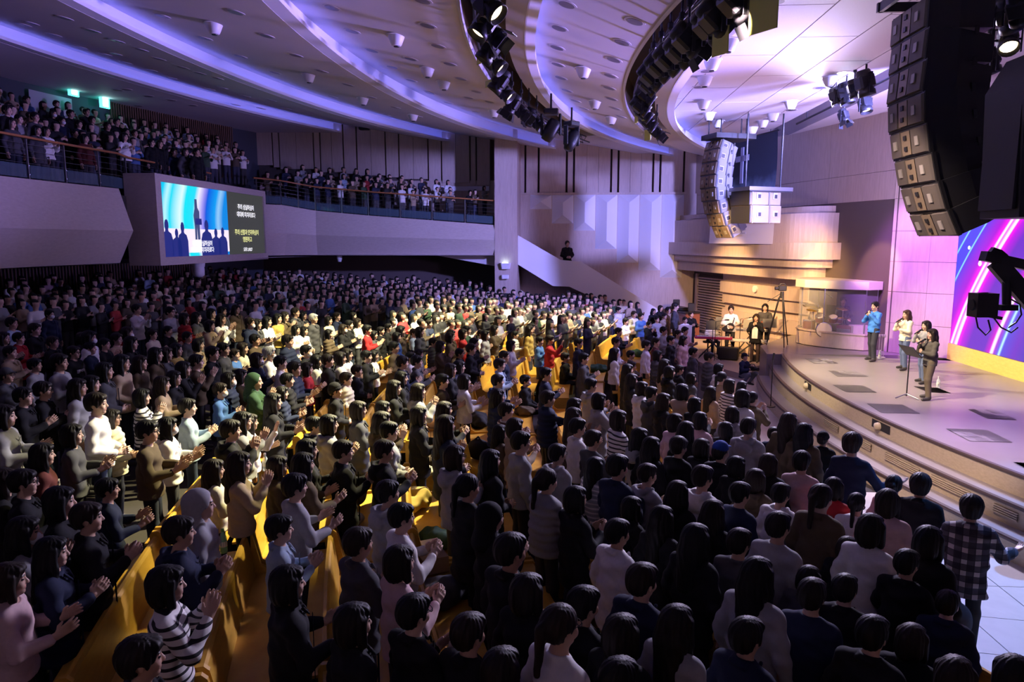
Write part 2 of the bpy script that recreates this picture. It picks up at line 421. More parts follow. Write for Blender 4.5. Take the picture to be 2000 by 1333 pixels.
LEGS = {'stand': lambda q: [((0, q*.082, .92), (.012, q*.095, .50), .086, .062), ((.012, q*.10, .50), (-.015, q*.10, .09), .066, .05)],
        'sit': lambda q: [((0, q*.09, .92), (.42, q*.11, .95), .095, .068), ((.42, q*.11, .95), (.42, q*.11, .54), .066, .048)],
        'squat': lambda q: [((-.02, q*.09, .90), (.36, q*.20, 1.02), .10, .07), ((.36, q*.20, 1.02), (.12, q*.17, .66), .07, .05)],
        'step': lambda q: [((0, q*.09, .92), (.07*q+.02, q*.13, .50), .10, .072), ((.07*q+.02, q*.13, .50), (.10*q-.03, q*.16, .09), .072, .062)]}
FEET = {'stand': lambda q: ((-.035, q*.10, .05), (.15, q*.115, .035)), 'sit': lambda q: ((.40, q*.11, .50), (.58, q*.13, .485)),
        'squat': lambda q: ((.09, q*.17, .62), (.27, q*.20, .605)), 'step': lambda q: ((.10*q-.05, q*.16, .05), (.10*q+.13, q*.19, .035))}
DROP = {'stand': 0, 'sit': .455, 'squat': .57, 'step': 0}

def new_mesh(name, P, Q, mats, midx=None, smooth=True):
    me = bpy.data.meshes.new(name)
    me.vertices.add(len(P)); me.vertices.foreach_set('co', np.asarray(P, np.float32).ravel())
    k = Q.shape[1]
    me.loops.add(len(Q)*k); me.loops.foreach_set('vertex_index', np.asarray(Q, np.int32).ravel())
    me.polygons.add(len(Q)); me.polygons.foreach_set('loop_start', np.arange(0, len(Q)*k, k, dtype=np.int32))
    for m in mats: me.materials.append(m)
    if midx is not None: me.polygons.foreach_set('material_index', np.asarray(midx, np.int32))
    me.polygons.foreach_set('use_smooth', np.full(len(Q), smooth))
    me.update(calc_edges=True)
    return me

_bm = {}
def body_mesh(pose, legs='stand', grip=()):
    key = (pose, legs)
    if key in _bm: return _bm[key]
    hz = [p[1][2] for p in POSES[pose]]; hx = [p[1][0] for p in POSES[pose]]; hy = [abs(p[1][1]) for p in POSES[pose]]
    z0, z1 = max(.70, min(hz)-.17), min(1.44, max(hz)+.17)
    if pose == 5: z0, z1 = 1.0, 1.44
    x1 = max(hx)+.22; ymax = max(.33, max(hy)+.12)
    if pose == 13: ymax = .72
    zlo = {'stand': -.02, 'step': -.02, 'sit': .42, 'squat': .54}[legs]
    zs = axis((zlo, min(z0, 1.0), .022), (min(z0, 1.0), z1, .0062), (z1, 1.475, .0062), (1.475, 1.74, .0058))
    if pose in (4, 5): ys = axis((-ymax, -.16, .0062), (-.16, -.10, .012), (-.10, .10, .0058), (.10, .16, .012), (.16, ymax, .0062))
    elif pose == 13: ys = axis((-.72, -.45, .0065), (-.45, -.12, .016), (-.12, .14, .006), (.14, .33, .015))
    else:
        yi = max(.10, min(.2, max(hy)+.05)); ys = axis((-ymax, -yi, .010), (-yi, yi, .0058), (yi, ymax, .010))
    xs = axis((-.20, -.10, .014), (-.10, .13, .0062), (.13, x1, .0066))
    if legs in ('sit', 'squat') and x1 < .66: xs = axis((-.20, -.10, .014), (-.10, .13, .0062), (.13, x1, .0066), (x1, .66, .018))
    F = Field(xs, ys, zs)
    F.cone((-.005, 0, .95), (-.01, 0, 1.12), .106, .094, .05, sy=1.36)
    F.cone((-.01, 0, 1.12), (-.005, 0, 1.29), .094, .104, .05, sy=1.36)
    F.cone((-.015, -.14, 1.352), (-.015, .14, 1.352), .050, .050, .05)
    for q in (1, -1): F.cone((-.015, q*.03, 1.415), (-.015, q*.15, 1.37), .045, .040, .05)
    arm_chain(F, pose, .048, .038, .026, .03)
    for q in (1, -1):
        for a, b, ra, rb in LEGS[legs](q): F.cone(a, b, ra, rb, .04)
        a, b = FEET[legs](q); F.cone(a, b, .046, .034, .03)
    for side, (e, w, d, n) in zip((1, -1), POSES[pose]): hand(F, w, d, n, side, side in grip)
    head(F)
    P, Q = surfnet(F.D, F.x, F.y, F.z)
    C = P[Q].mean(1); x, y, z = C.T
    m = np.zeros(len(Q), int)
    def near(a, b, r):
        a = np.array(a); ab = np.array(b)-a; t = np.clip((C-a)@ab/(ab@ab), 0, 1)
        return ((C-a-t[:, None]*ab)**2).sum(1) < r*r
    bare = np.zeros(len(Q), bool)
    for e, w, d, n in POSES[pose]:
        w_ = np.array(w); bare |= near(w_, w_+vnorm(d)*.16, .085) | near(w_-.35*(w_-np.array(e)), w_, .055)
    lg = np.zeros(len(Q), bool)
    for q in (1, -1):
        for a, b, ra, rb in LEGS[legs](q): lg |= near(a, b, max(ra, rb)*.93)
    m[(z < 1.41) & ~bare] = 1; m[lg & (z < .98) & ~bare] = 1
    fz = {'stand': .10, 'step': .10, 'sit': .555, 'squat': .675}[legs]
    m[z < fz] = 2
    hd = z > 1.47
    ay = np.abs(y)
    m[hd & (x > .078) & (ay > .018) & (ay < .046) & (z > 1.6005) & (z < 1.612)] = 3
    m[hd & (x > .070) & (ay > .012) & (ay < .052) & (z > 1.629) & (z < 1.637)] = 3
    m[hd & (x > .086) & (ay < .022) & (z > 1.523) & (z < 1.546)] = 4
    P = P.copy(); P[:, 2] -= DROP[legs]
    me = new_mesh('person_body', P, Q, [MAT['skin'], MAT['trousers'], MAT['shoe'], MAT['hair_dark'], MAT['lip']], m)
    _bm[key] = me
    return me

_gm = {}
def garment_mesh(kind, pose, legs='stand'):
    """t sweater, d hooded top, k collared shirt, j jacket, f padded jacket, v padded vest"""
    key = (kind, pose, legs)
    if key in _gm: return _gm[key]
    puff = {'t': .018, 'd': .026, 'k': .015, 'j': .026, 'f': .045, 'v': .040}[kind]
    hem = {'t': .84, 'd': .82, 'k': .82, 'j': .70, 'f': .76, 'v': .84}[kind]
    if legs != 'stand' and legs != 'step': hem = max(hem, .84)
    ymax = max(.36, max(abs(p[1][1]) for p in POSES[pose])+.1)
    xmax = max(.27, max(p[1][0] for p in POSES[pose])+.06)
    F = Field(axis((-.24, xmax, .0125)), axis((-ymax, ymax, .0125)), axis((hem-.03, max(1.52, max(p[1][2] for p in POSES[pose])+.06), .0125)))
    F.cone((-.005, 0, hem-.1), (-.01, 0, 1.10), .134+puff, .108+puff, .05, sy=1.33)
    F.cone((-.01, 0, 1.10), (-.005, 0, 1.29), .108+puff, .110+puff, .05, sy=1.34)
    F.cone((-.015, -.135, 1.350), (-.015, .135, 1.350), .052+puff*.8, .052+puff*.8, .05)
    for q in (1, -1): F.cone((-.015, q*.03, 1.415), (-.015, q*.145, 1.37), .046+puff*.5, .042+puff*.7, .05)
    if kind != 'v': arm_chain(F, pose, .054+puff*.8, .046+puff*.75, .036+puff*.5, .03, .93 if pose != 2 else .8)
    else: arm_chain(F, pose, .056, .046, .036, .03, .93)
    amp = {'t': .0045, 'd': .006, 'k': .0045, 'j': .005, 'f': .001, 'v': .001}[kind]
    if kind in 'fv': F.wave(lambda X, Y, Z: .007*np.cos((Z+.04*np.abs(Y)-.15*X)*2*math.pi/.085)+0*X)
    F.wave(lambda X, Y, Z: amp*(np.sin(38*Z+14*Y+9*X)+.8*np.sin(23*X-31*Y+17*Z)+.5*np.sin(61*Z-25*Y)))
    # neck opening and hem
    F.cone((.0, 0, 1.45), (.015, 0, 1.62), .058, .075, .012, '-')
    F.D = np.maximum(F.D, (hem-F.z)[None, None, :])
    # neckline
    for a in np.linspace(0, 2*math.pi, 15)[:-1]:
        p = lambda t: (-.012+.066*math.cos(t), .066*math.sin(t), 1.430-.022*math.cos(t)+(.012 if kind in 'kjd' else 0))
        r = {'t': .010, 'd': .020, 'k': .014, 'j': .016, 'f': .026, 'v': .024}[kind]
        F.cone(p(a), p(a+2*math.pi/14), r, r, .012)
    if kind == 'd':
        F.ell((-.135, 0, 1.345), (.060, .125, .085), .012)
        F.cone((-.115, -.085, 1.43), (-.115, .085, 1.43), .034, .034, .012); F.cone((-.115, -.085, 1.43), (.02, -.085, 1.45), .034, .022, .012); F.cone((-.115, .085, 1.43), (.02, .085, 1.45), .034, .022, .012)
        F.ell((-.085, 0, 1.47), (.05, .07, .035), .012, '-'); F.cone((.135, -.03, 1.36), (.15, -.035, 1.20), .008, .008, .006); F.cone((.135, .03, 1.36), (.15, .035, 1.20), .008, .008, .006)
    if kind in 'kj':
        F.cone((-.085, -.05, 1.445), (-.085, .05, 1.445), .020, .020, .008)
        F.cone((.165, 0, 1.34), (.165, 0, hem+.03), .007, .007, .006); F.cone((.085, -.06, 1.42), (.135, -.02, 1.35), .014, .010, .008); F.cone((.085, .06, 1.42), (.135, .02, 1.35), .014, .010, .008)
    if kind == 'f': F.ell((-.105, 0, 1.39), (.05, .12, .06), .03)
    P, Q = surfnet(F.D, F.x, F.y, F.z)
    P = P.copy(); P[:, 2] -= DROP[legs]
    me = new_mesh('garment', P, Q, [MAT['cloth']])
    _gm[key] = me
    return me

_hm = {}
def hair_mesh(kind):
    """s short, b bob, l long, p ponytail, n beanie, c cap, h hood"""
    if kind in _hm: return _hm[kind]
    F = Field(axis((-.30, .17, .0085)), axis((-.17, .17, .0085)), axis((1.12 if kind == 'l' else 1.22, 1.80, .0085)))
    R = np.arctan2
    if kind in 'sblpxy':
        F.ell((-.014, 0, 1.640), (.116, .095, .102), .02)
        if kind == 's':
            F.ell((-.05, 0, 1.59), (.068, .085, .08), .03)
            F.ell((.075, 0, 1.678), (.036, .07, .03), .03)
            for q in (-1, 1): F.ell((.022, q*.074, 1.60), (.016, .014, .045), .02)
        if kind == 'x':   # full round cut
            F.ell((-.02, 0, 1.65), (.125, .105, .105), .03); F.ell((.07, 0, 1.668), (.045, .078, .034), .03); F.ell((-.05, 0, 1.58), (.075, .092, .085), .03)
        if kind in 'bl':
            F.ell((-.045, 0, 1.56), (.085, .102, .12), .03)
            for q in (-1, 1): F.cone((.02, q*.085, 1.64), (.025, q*.085, 1.48), .032, .030, .03)
            F.ell((.072, 0, 1.682), (.038, .066, .026), .03)
        if kind == 'l':
            F.cone((-.06, 0, 1.50), (-.115, 0, 1.22), .085, .055, .05, sy=1.35)
            for q in (-1, 1): F.cone((.02, q*.088, 1.50), (.035, q*.10, 1.27), .030, .022, .03)
        if kind == 'p':
            F.ell((-.04, 0, 1.60), (.078, .088, .085), .03)
            F.ell((-.125, 0, 1.63), (.035, .035, .035), .02)
            F.cone((-.14, 0, 1.62), (-.165, 0, 1.36), .036, .018, .03)
        F.wave(lambda X, Y, Z: .0028*np.sin(16*R(Y, X-.0)+5*np.sin(9*Z))+.0016*np.sin(31*R(Y, X)+12*Z))
        # face and ears stay free
        F.ell((.115, 0, 1.565), (.085, .066 if kind in 'sxp' else .058, .098 if kind != 'x' else .09), .012, '-')
        if kind in 'sxp': F.ell((.05, 0, 1.50), (.09, .15, .075), .02, '-'); F.cone((-.01, -.12, 1.575), (-.01, .12, 1.575), .024, .024, .008, '-')
        if kind == 's' or kind == 'x': F.ell((-.02, 0, 1.44), (.13, .13, .085), .02, '-')
        if kind == 'p': F.ell((.01, 0, 1.45), (.10, .13, .085), .02, '-')
        F.cone((-.01, 0, 1.30), (.01, 0, 1.52), .050, .050, .005, '-') if kind in 'bl' else None
    if kind == 'n':
        F.ell((-.012, 0, 1.655), (.116, .098, .100), .02); F.wave(lambda X, Y, Z: .003*np.sin(30*R(Y, X)))
        for a in np.linspace(0, 2*math.pi, 19)[:-1]:
            p = lambda t: (-.012+.106*math.cos(t), .088*math.sin(t), 1.632+.022*math.cos(t)); F.cone(p(a), p(a+2*math.pi/18), .017, .017, .01)
        F.ell((0, 0, 1.50), (.16, .16, .105), .02, '-')
    if kind == 'c':
        F.ell((-.012, 0, 1.658), (.114, .096, .098), .02)
        F.cone((.09, -.035, 1.668), (.165, -.02, 1.652), .010, .009, .02); F.cone((.09, .035, 1.668), (.165, .02, 1.652), .010, .009, .02); F.cone((.10, 0, 1.672), (.17, 0, 1.655), .010, .009, .02)
        F.D = np.maximum(F.D, (1.632-F.z)[None, None, :])
    if kind == 'h':
        F.ell((-.03, 0, 1.63), (.135, .115, .130), .02); F.cone((-.06, 0, 1.52), (-.07, 0, 1.40), .10, .13, .05)
        F.ell((.11, 0, 1.57), (.085, .075, .12), .02, '-'); F.ell((0, 0, 1.58), (.11, .09, .13), .005, '-'); F.cone((.0, 0, 1.2), (.0, 0, 1.55), .065, .06, .01, '-')
    P, Q = surfnet(F.D, F.x, F.y, F.z)
    P = P.copy(); P[:, 2] -= 1.62                      # pivot at the middle of the head
    me = new_mesh('hair', P, Q, [MAT['hair'] if kind in 'sblpx' else MAT['cloth']])
    _hm[kind] = me
    return me

_xm = {}
def extra_mesh(kind):
    if kind in _xm: return _xm[kind]
    if kind == 'm':
        F = Field(axis((.0, .16, .006)), axis((-.10, .10, .006)), axis((1.46, 1.62, .006)))
        F.ell((.050, 0, 1.545), (.074, .064, .058), .01); F.ell((.085, 0, 1.545), (.036, .045, .05), .02)
        F.ell((.02, 0, 1.55), (.052, .07, .08), .004, '-')
        F.D = np.maximum(F.D, (1.495-F.z)[None, None, :]); F.D = np.maximum(F.D, (F.z-1.592)[None, None, :])
        P, Q = surfnet(F.D, F.x, F.y, F.z); mat = MAT['mask']
    else:
        F = Field(axis((-.03, .14, .004)), axis((-.10, .10, .004)), axis((1.57, 1.64, .004)))
        for q in (-1, 1):
            c = lambda t: (.112, q*(.034+.026*math.cos(t)), 1.606+.021*math.sin(t))
            for a in np.linspace(0, 2*math.pi, 15)[:-1]: F.cone(c(a), c(a+2*math.pi/14), .0034, .0034, .003)
            F.cone((.112, q*.060, 1.612), (.0, q*.090, 1.612), .0034, .0034, .003)
        F.cone((.113, -.009, 1.610), (.113, .009, 1.610), .0034, .0034, .003)
        P, Q = surfnet(F.D, F.x, F.y, F.z); mat = MAT['black_plastic']
    P = P.copy(); P[:, 2] -= 1.62
    _xm[kind] = new_mesh('extra', P, Q, [mat])
    return _xm[kind]

COLS = dict(K=(.010, .010, .012), N=(.014, .020, .05), D=(.065, .065, .072), G=(.30, .30, .31), W=(.74, .72, .70), C=(.66, .60, .44), L=(.36, .46, .58),
            B=(.06, .14, .36), R=(.36, .02, .025), M=(.09, .02, .02), O=(.085, .060, .035), T=(.36, .27, .18), Y=(.45, .32, .08), P=(.60, .42, .42), E=(.03, .07, .035))
CNAME = dict(K='black', N='navy', D='charcoal', G='grey', W='white', C='cream', L='light blue', B='blue', R='red', M='maroon', O='dark brown', T='tan', Y='mustard', P='pale pink', E='dark green')
GNAME = dict(t='sweater', d='hoodie', k='shirt', j='jacket', f='puffer jacket', v='puffer vest')
PNAME = {1: 'clapping', 2: 'with hands apart', 3: 'clapping high', 4: '', 5: 'with one hand raised', 6: 'with hands clasped', 7: 'sitting', 13: 'with one hand held out'}
GPART = dict(t='sweater', d='hoodie', k='shirt', j='jacket', f='puffer_jacket', v='puffer_vest')

def link(o, parent=None):
    COL.objects.link(o)
    if parent is not None: o.parent = parent
    return o

def person(loc, yaw, hair='s', kind='t', col='K', pose=4, legs='stand', extras='', scale=1., label='', group=None, tro=None, haircol=None, grip=(), tilt=0., cap=None, drop=True):
    o = bpy.data.objects.new('person', body_mesh(pose, legs, grip)); link(o)
    o.location = loc; o.rotation_euler = (0, 0, yaw); o.scale = (scale,)*3
    o['label'] = label; o['category'] = 'person'
    if group: o['group'] = group
    o.color = (*(tro or rng.choice([(.012, .012, .015), (.02, .024, .04), (.03, .03, .032), (.05, .05, .06), (.03, .04, .07)])), 1)
    g = bpy.data.objects.new(GPART[kind], garment_mesh(kind, pose, legs)); link(g, o)
    c = COLS[col]; jit = rng.uniform(.85, 1.15); g.color = (c[0]*jit, c[1]*jit, c[2]*jit, 1)
    if 'x' in extras or 'k' in extras:
        g.material_slots[0].link = 'OBJECT'; g.material_slots[0].material = MAT['stripes' if 'x' in extras else 'plaid']
    hz = 1.62-DROP[legs]
    hc = haircol or rng.choice([(.004, .004, .005), (.006, .005, .005), (.010, .007, .006), (.016, .010, .007)])
    if hair in 'nc':
        h0 = bpy.data.objects.new('hair', hair_mesh('s')); link(h0, o); h0.location = (-.012, 0, hz-.014); h0.scale = (.95, .95, .93); h0.color = (*hc, 1)
        h = bpy.data.objects.new('beanie' if hair == 'n' else 'cap', hair_mesh(hair)); link(h, o); h.location = (0, 0, hz); h.color = (*(cap or c), 1)
    elif hair == 'h':
        h = bpy.data.objects.new('hood', hair_mesh('h')); link(h, o); h.location = (0, 0, hz); h.color = g.color
    else:
        h = bpy.data.objects.new('hair', hair_mesh(hair)); link(h, o); h.location = (0, 0, hz); h.color = (*hc, 1)
        s = rng.uniform(.98, 1.05); h.scale = (s, s, s)
    for e, nm in (('m', 'face_mask'), ('g', 'glasses')):
        if e in extras:
            q = bpy.data.objects.new(nm, extra_mesh(e)); link(q, o); q.location = (0, 0, hz)
    return o
# ---------------------------------------------------------------- hall materials
plain('ceiling_paint', (.60, .56, .60), .7, noise=.04, scale=.6)
plain('stage_ceiling', (.62, .58, .62), .8, noise=.06, scale=40., bump=.25)
plain('cove_paint', (.72, .70, .78), .6)
plain('slot_dark', (.10, .075, .05), .8)
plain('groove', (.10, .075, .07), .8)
plain('fin_paint', (.74, .72, .78), .55)
plain('carpet', (.035, .028, .024), .95, noise=.25, scale=60.)
plain('tile_stone', (.52, .48, .44), .28, noise=.10, scale=5.)
plain('stage_top', (.26, .228, .215), .30, noise=.07, scale=3.)
plain('nosing', (.075, .045, .035), .45)
plain('metal_grey', (.34, .34, .36), .35, .9); plain('metal_dark', (.03, .03, .033), .45, .6); plain('chrome', (.75, .75, .78), .18, 1.)
plain('slat_wood', (.16, .085, .055), .65); plain('door_dark', (.05, .055, .075), .6); plain('door_pale', (.42, .40, .44), .6)
plain('black_paint', (.014, .014, .016), .55)
def wood(name, a, b, rough, axis_=(1, 14, 14), rows=None, glossy=.4):
    m, nt, bs = nodes(name)
    tc = nt.nodes.new('ShaderNodeTexCoord'); mp = nt.nodes.new('ShaderNodeMapping'); mp.inputs['Scale'].default_value = axis_
    n = nt.nodes.new('ShaderNodeTexNoise'); n.inputs['Scale'].default_value = 2.2; n.inputs['Detail'].default_value = 6; n.inputs['Roughness'].default_value = .6
    r = nt.nodes.new('ShaderNodeValToRGB'); r.color_ramp.elements[0].color = (*a, 1); r.color_ramp.elements[1].color = (*b, 1); r.color_ramp.elements[0].position = .3; r.color_ramp.elements[1].position = .7
    L = nt.links.new
    L(tc.outputs['Object'], mp.inputs[0]); L(mp.outputs[0], n.inputs['Vector']); L(n.outputs['Fac'], r.inputs[0]); L(r.outputs[0], bs.inputs['Base Color'])
    bs.inputs['Roughness'].default_value = rough; bs.inputs['Specular IOR Level'].default_value = glossy
    return m
wood('wall_wood', (.44, .345, .30), (.52, .42, .37), .55, (6, 6, .8))
wood('fascia_wood', (.50, .42, .38), (.57, .49, .45), .5, (3, 3, 8))
wood('riser_wood', (.46, .37, .24), (.56, .46, .31), .5, (6, 6, 14))
wood('pew_wood', (.56, .30, .035), (.68, .40, .06), .38, (2, 2, 9))
wood('rail_wood', (.34, .13, .04), (.42, .18, .07), .35)
wood('cabinet_wood', (.16, .05, .025), (.24, .08, .04), .4)
wood('kick_wood', (.62, .46, .10), (.72, .55, .14), .45, (3, 3, 10))
def glass(name, c=(.8, .85, .9), a=.12, rough=.05):
    m, nt, b = nodes(name)
    b.inputs['Base Color'].default_value = (*c, 1); b.inputs['Roughness'].default_value = rough; b.inputs['Alpha'].default_value = a
    return m
glass('pane', a=.10); glass('rail_glass', (.10, .16, .20), .45)
m_, nt_, b_ = nodes('led_strip'); b_.inputs['Emission Color'].default_value = (.16, .19, 1., 1); b_.inputs['Emission Strength'].default_value = 7.; b_.inputs['Base Color'].default_value = (.3, .3, .4, 1)
plain('lens_warm', (.9, .8, .6), .3, emis=(1., .78, .42), estr=9.)
plain('lens_white', (.9, .9, .8), .3, emis=(1., .92, .7), estr=20.)
plain('exit_green', (.1, .6, .5), .4, emis=(.06, .75, .62), estr=5.); plain('exit_white', (.9, 1, 1), .4, emis=(.7, 1., .97), estr=7.)
S = dict(kind='structure')
# ---------------------------------------------------------------- floor: fan of carpet, stone strip before the stage
mb = MB()
rs = [20, 26.9, 27.35, 28.5, 29.6]+[30+1*i for i in range(0, 28)]
na = 90
def ypt(r, deg, z):
    x, y, _ = polar(r, deg); y = min(max(y, -2.3), 36.2); return (x, y, z)
V = []; Fc = []
for i, r in enumerate(rs):
    for k in range(na+1):
        x, y, _ = polar(r, -40+80*k/na); V.append((x, min(max(y, -2.3), 36.2), .4+max(0, .07*(r-28.5))-.004))
for i in range(len(rs)-1):
    for k in range(na):
        a = i*(na+1)+k; q = (a, a+1, a+na+2, a+na+1)
        ys_ = [V[j][1] for j in q]
        if max(ys_)-min(ys_) > 1e-4: Fc.append(q)
mb.add(V, Fc); floor = mb.obj('floor', 'carpet', **S)
# stone tiles in front of the stage: the near part one by one, laid square to the hall
def tile_cell(x0, x1, y0, y1, rin, rout, mb):
    pts = []
    for (a, b) in ((x0, y0), (x1, y0), (x1, y1), (x0, y1)):
        r = math.hypot(a-CX, b-CY)
        pts.append(r)
    if min(pts) > rout or max(pts) < rin: return False
    n = 5; P = []
    for (a0, b0), (a1, b1) in zip(((x0, y0), (x1, y0), (x1, y1), (x0, y1)), ((x1, y0), (x1, y1), (x0, y1), (x0, y0))):
        for i in range(n):
            a = a0+(a1-a0)*i/n; b = b0+(b1-b0)*i/n; r = math.hypot(a-CX, b-CY); k = min(max(r, rin), rout)/r
            P.append((CX+(a-CX)*k, CY+(b-CY)*k))
    n = len(P); zz_ = [floor_z(a, b) for a, b in P]; mb.add([(a, b, z-.01) for (a, b), z in zip(P, zz_)]+[(a, b, z+.012) for (a, b), z in zip(P, zz_)], [tuple(range(n))[::-1], tuple(range(n, 2*n))]+[(i, (i+1) % n, n+(i+1) % n, n+i) for i in range(n)]); return True
ti = 0
for i in range(-4, 12):
    for j in range(-2, 12):
        y0, y1, x0, x1 = 2.2+j*.9, 3.1+j*.9, 3.2+i*.9, 4.1+i*.9
        m2 = MB()
        if tile_cell(x0+.006, x1-.006, y0+.006, y1-.006, 27.2, 31.2 if y1 < 10 else 29.35, m2): m2.obj('tile', 'tile_stone', floor); ti += 1
mb = MB()
for k in range(40):
    a0, a1 = -4+40*k/40, -4+40*(k+1)/40
    P = [polar(27.2, a0), polar(29.35, a0), polar(29.35, a1), polar(27.2, a1)]
    mb.add([(p[0], p[1], .408) for p in P], [(3, 2, 1, 0)])
mb.obj('stone_strip', 'tile_stone', floor)
# ---------------------------------------------------------------- ceiling: concentric coves
def ring(mb, prof, a0=-36, a1=42, n=84, mi=0, ymax=36.35, flip=False, xmax=99):
    V = []; Fc = []; m = len(prof)
    angs = [a0+(a1-a0)*k/n for k in range(n+1)]
    for a in angs:
        for r, z in prof:
            al = a
            lim = math.degrees(math.asin(min(1, (ymax-CY)/r))) if r > ymax-CY else 90
            lo = -math.degrees(math.asin(min(1, 19.4/r)))
            al = min(max(a, lo), lim); p = polar(r, al, z); V.append((min(p[0], xmax), p[1], z) if p[1] > 22.3 else p)
    for k in range(n):
        for i in range(m-1):
            q = (k*m+i, k*m+i+1, (k+1)*m+i+1, (k+1)*m+i); Fc.append(q[::-1] if flip else q)
    mb.add(V, Fc, mi); return mb
mb = MB()
for pr in ([(58, 10.5), (48.5, 10.41)], [(48.5, 10.88), (43.5, 9.94)], [(43.5, 10.41), (38.8, 9.5)], [(38.8, 10.04), (35.07, 9.25)], [(34.2, 9.25), (33.8, 9.11)], [(33.8, 9.53), (31.5, 8.85)], [(30.65, 8.85), (30.3, 8.7)]):
    ring(mb, pr)
ring(mb, [(35.07, 9.25), (34.2, 9.25)], 22.4); ring(mb, [(31.5, 8.85), (30.65, 8.85)], 16.9)
for r0, r1, z, a in ((35.07, 34.2, 9.25, 22.4), (31.5, 30.65, 8.85, 16.9)):
    p, q = polar(r0, a), polar(r1, a); mb.add([(p[0], p[1], z), (q[0], q[1], z), (q[0], q[1], z+1), (p[0], p[1], z+1)], [(0, 1, 2, 3)])
ceiling = mb.obj('ceiling', 'ceiling_paint', **S)
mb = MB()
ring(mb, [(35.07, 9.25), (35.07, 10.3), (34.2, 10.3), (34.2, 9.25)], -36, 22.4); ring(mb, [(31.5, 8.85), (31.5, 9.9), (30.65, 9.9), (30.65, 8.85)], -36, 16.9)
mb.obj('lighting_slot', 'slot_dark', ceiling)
for r, z, h, wd, nm in ((48.5, 10.41, .47, .34, 'outer'), (43.5, 9.94, .47, .34, ''), (38.8, 9.5, .54, .34, ''), (33.8, 9.11, .42, .20, ''), (30.3, 8.70, .35, .20, '')):
    mb = MB(); ring(mb, [(r, z), (r, z+h)]); mb.obj('cove_riser', 'cove_paint', ceiling)
    mb = MB(); ring(mb, [(r+.02, z+.005), (r-wd, z-.015), (r-wd, z+.075), (r+.02, z+.075)], flip=False)
    mb.obj('cove_lip', 'cove_paint', ceiling)
    mb = MB(); ring(mb, [(r-wd+.07, z+.085), (r-wd+.13, z+.085)], flip=True)
    mb.obj('light_strip', 'led_strip', ceiling)
# slot edge trims
for r, z, ae in ((35.07, 9.25, 22.4), (31.5, 8.85, 16.9)):
    mb = MB(); ring(mb, [(r+.02, z-.002), (r-.04, z-.03), (r-.04, z+.12)], -36, ae); mb.obj('slot_trim', 'cove_paint', ceiling)
# stage ceiling panels (inside the innermost ring) around the lighting trough
ZC = 9.05
def xarc(y, r=30.3): return CX-math.sqrt(r*r-(y-CY)**2)
TR = (7.75, 8.75)
xs_ = [2.2, 3.5, 4.7, 5.9, 7.0, TR[0], TR[1], 10.2, 11.6, 13.2]
for i in range(len(xs_)-1):
    if xs_[i] == TR[0]: continue
    off = (i*1.37) % 3.4
    y = -2.3-off
    while y < 36.3:
        y0, y1 = max(y, -2.3), min(y+3.4, 36.3); y += 3.4
        if y1-y0 < .1: continue
        g = .012; L_ = []; R_ = []
        for k in range(9):
            yy = y0+g+(y1-y0-2*g)*k/8; xa = max(xs_[i]+g, xarc(yy)); R_.append((max(xs_[i+1]-g, xa), yy)); L_.append((xa, yy))
        if all(a[0]-b[0] < .02 for a, b in zip(R_, L_)): continue
        mb = MB(); n = 9
        P = [(x, yy, ZC) for x, yy in L_]+[(x, yy, ZC) for x, yy in R_]+[(x, yy, ZC+.03) for x, yy in L_]+[(x, yy, ZC+.03) for x, yy in R_]
        f = [(k, k+1, n+k+1, n+k) for k in range(n-1)]+[(2*n+k+1, 2*n+k, k, k+1)[::-1] for k in range(n-1)]+[(n+k, n+k+1, 3*n+k+1, 3*n+k) for k in range(n-1)]
        f += [(0, n, 3*n, 2*n), (2*n-1, n-1, 3*n-1, 4*n-1)]
        mb.add(P, f); mb.obj('ceiling_panel', 'stage_ceiling', ceiling)
mb = MB(); n = 40; Yk = [-2.3+38.6*k/n for k in range(n+1)]; V = [(min(xarc(y)-.03, TR[0]-.02), y, ZC+.035) for y in Yk]+[(TR[0]-.02, y, ZC+.035) for y in Yk]; mb.add(V, [(k, n+1+k, n+2+k, k+1) for k in range(n)]); mb.add([(TR[1]+.02, -2.3, ZC+.035), (14, -2.3, ZC+.035), (14, 36.3, ZC+.035), (TR[1]+.02, 36.3, ZC+.035)], [(0, 1, 2, 3)])
mb.obj('panel_backing', 'groove', ceiling)
mb = MB(); mb.box((TR[0]-.03, 17, ZC+.55), (.05, 27, 1.05)); mb.box((TR[1]+.03, 17, ZC+.55), (.05, 27, 1.05)); mb.box((8.25, 17, ZC+1.1), (1.1, 27, .05))
mb.box((8.25, 3.4, ZC+.55), (1.1, .1, 1.05)); mb.box((8.25, 30.5, ZC+.55), (1.1, .1, 1.05))
mb.box((8.25, 0.6, ZC+.02), (1.1, 5.5, .03)); mb.box((8.25, 33.4, ZC+.02), (1.1, 5.8, .03))
mb.obj('stage_trough', 'ceiling_paint', ceiling)
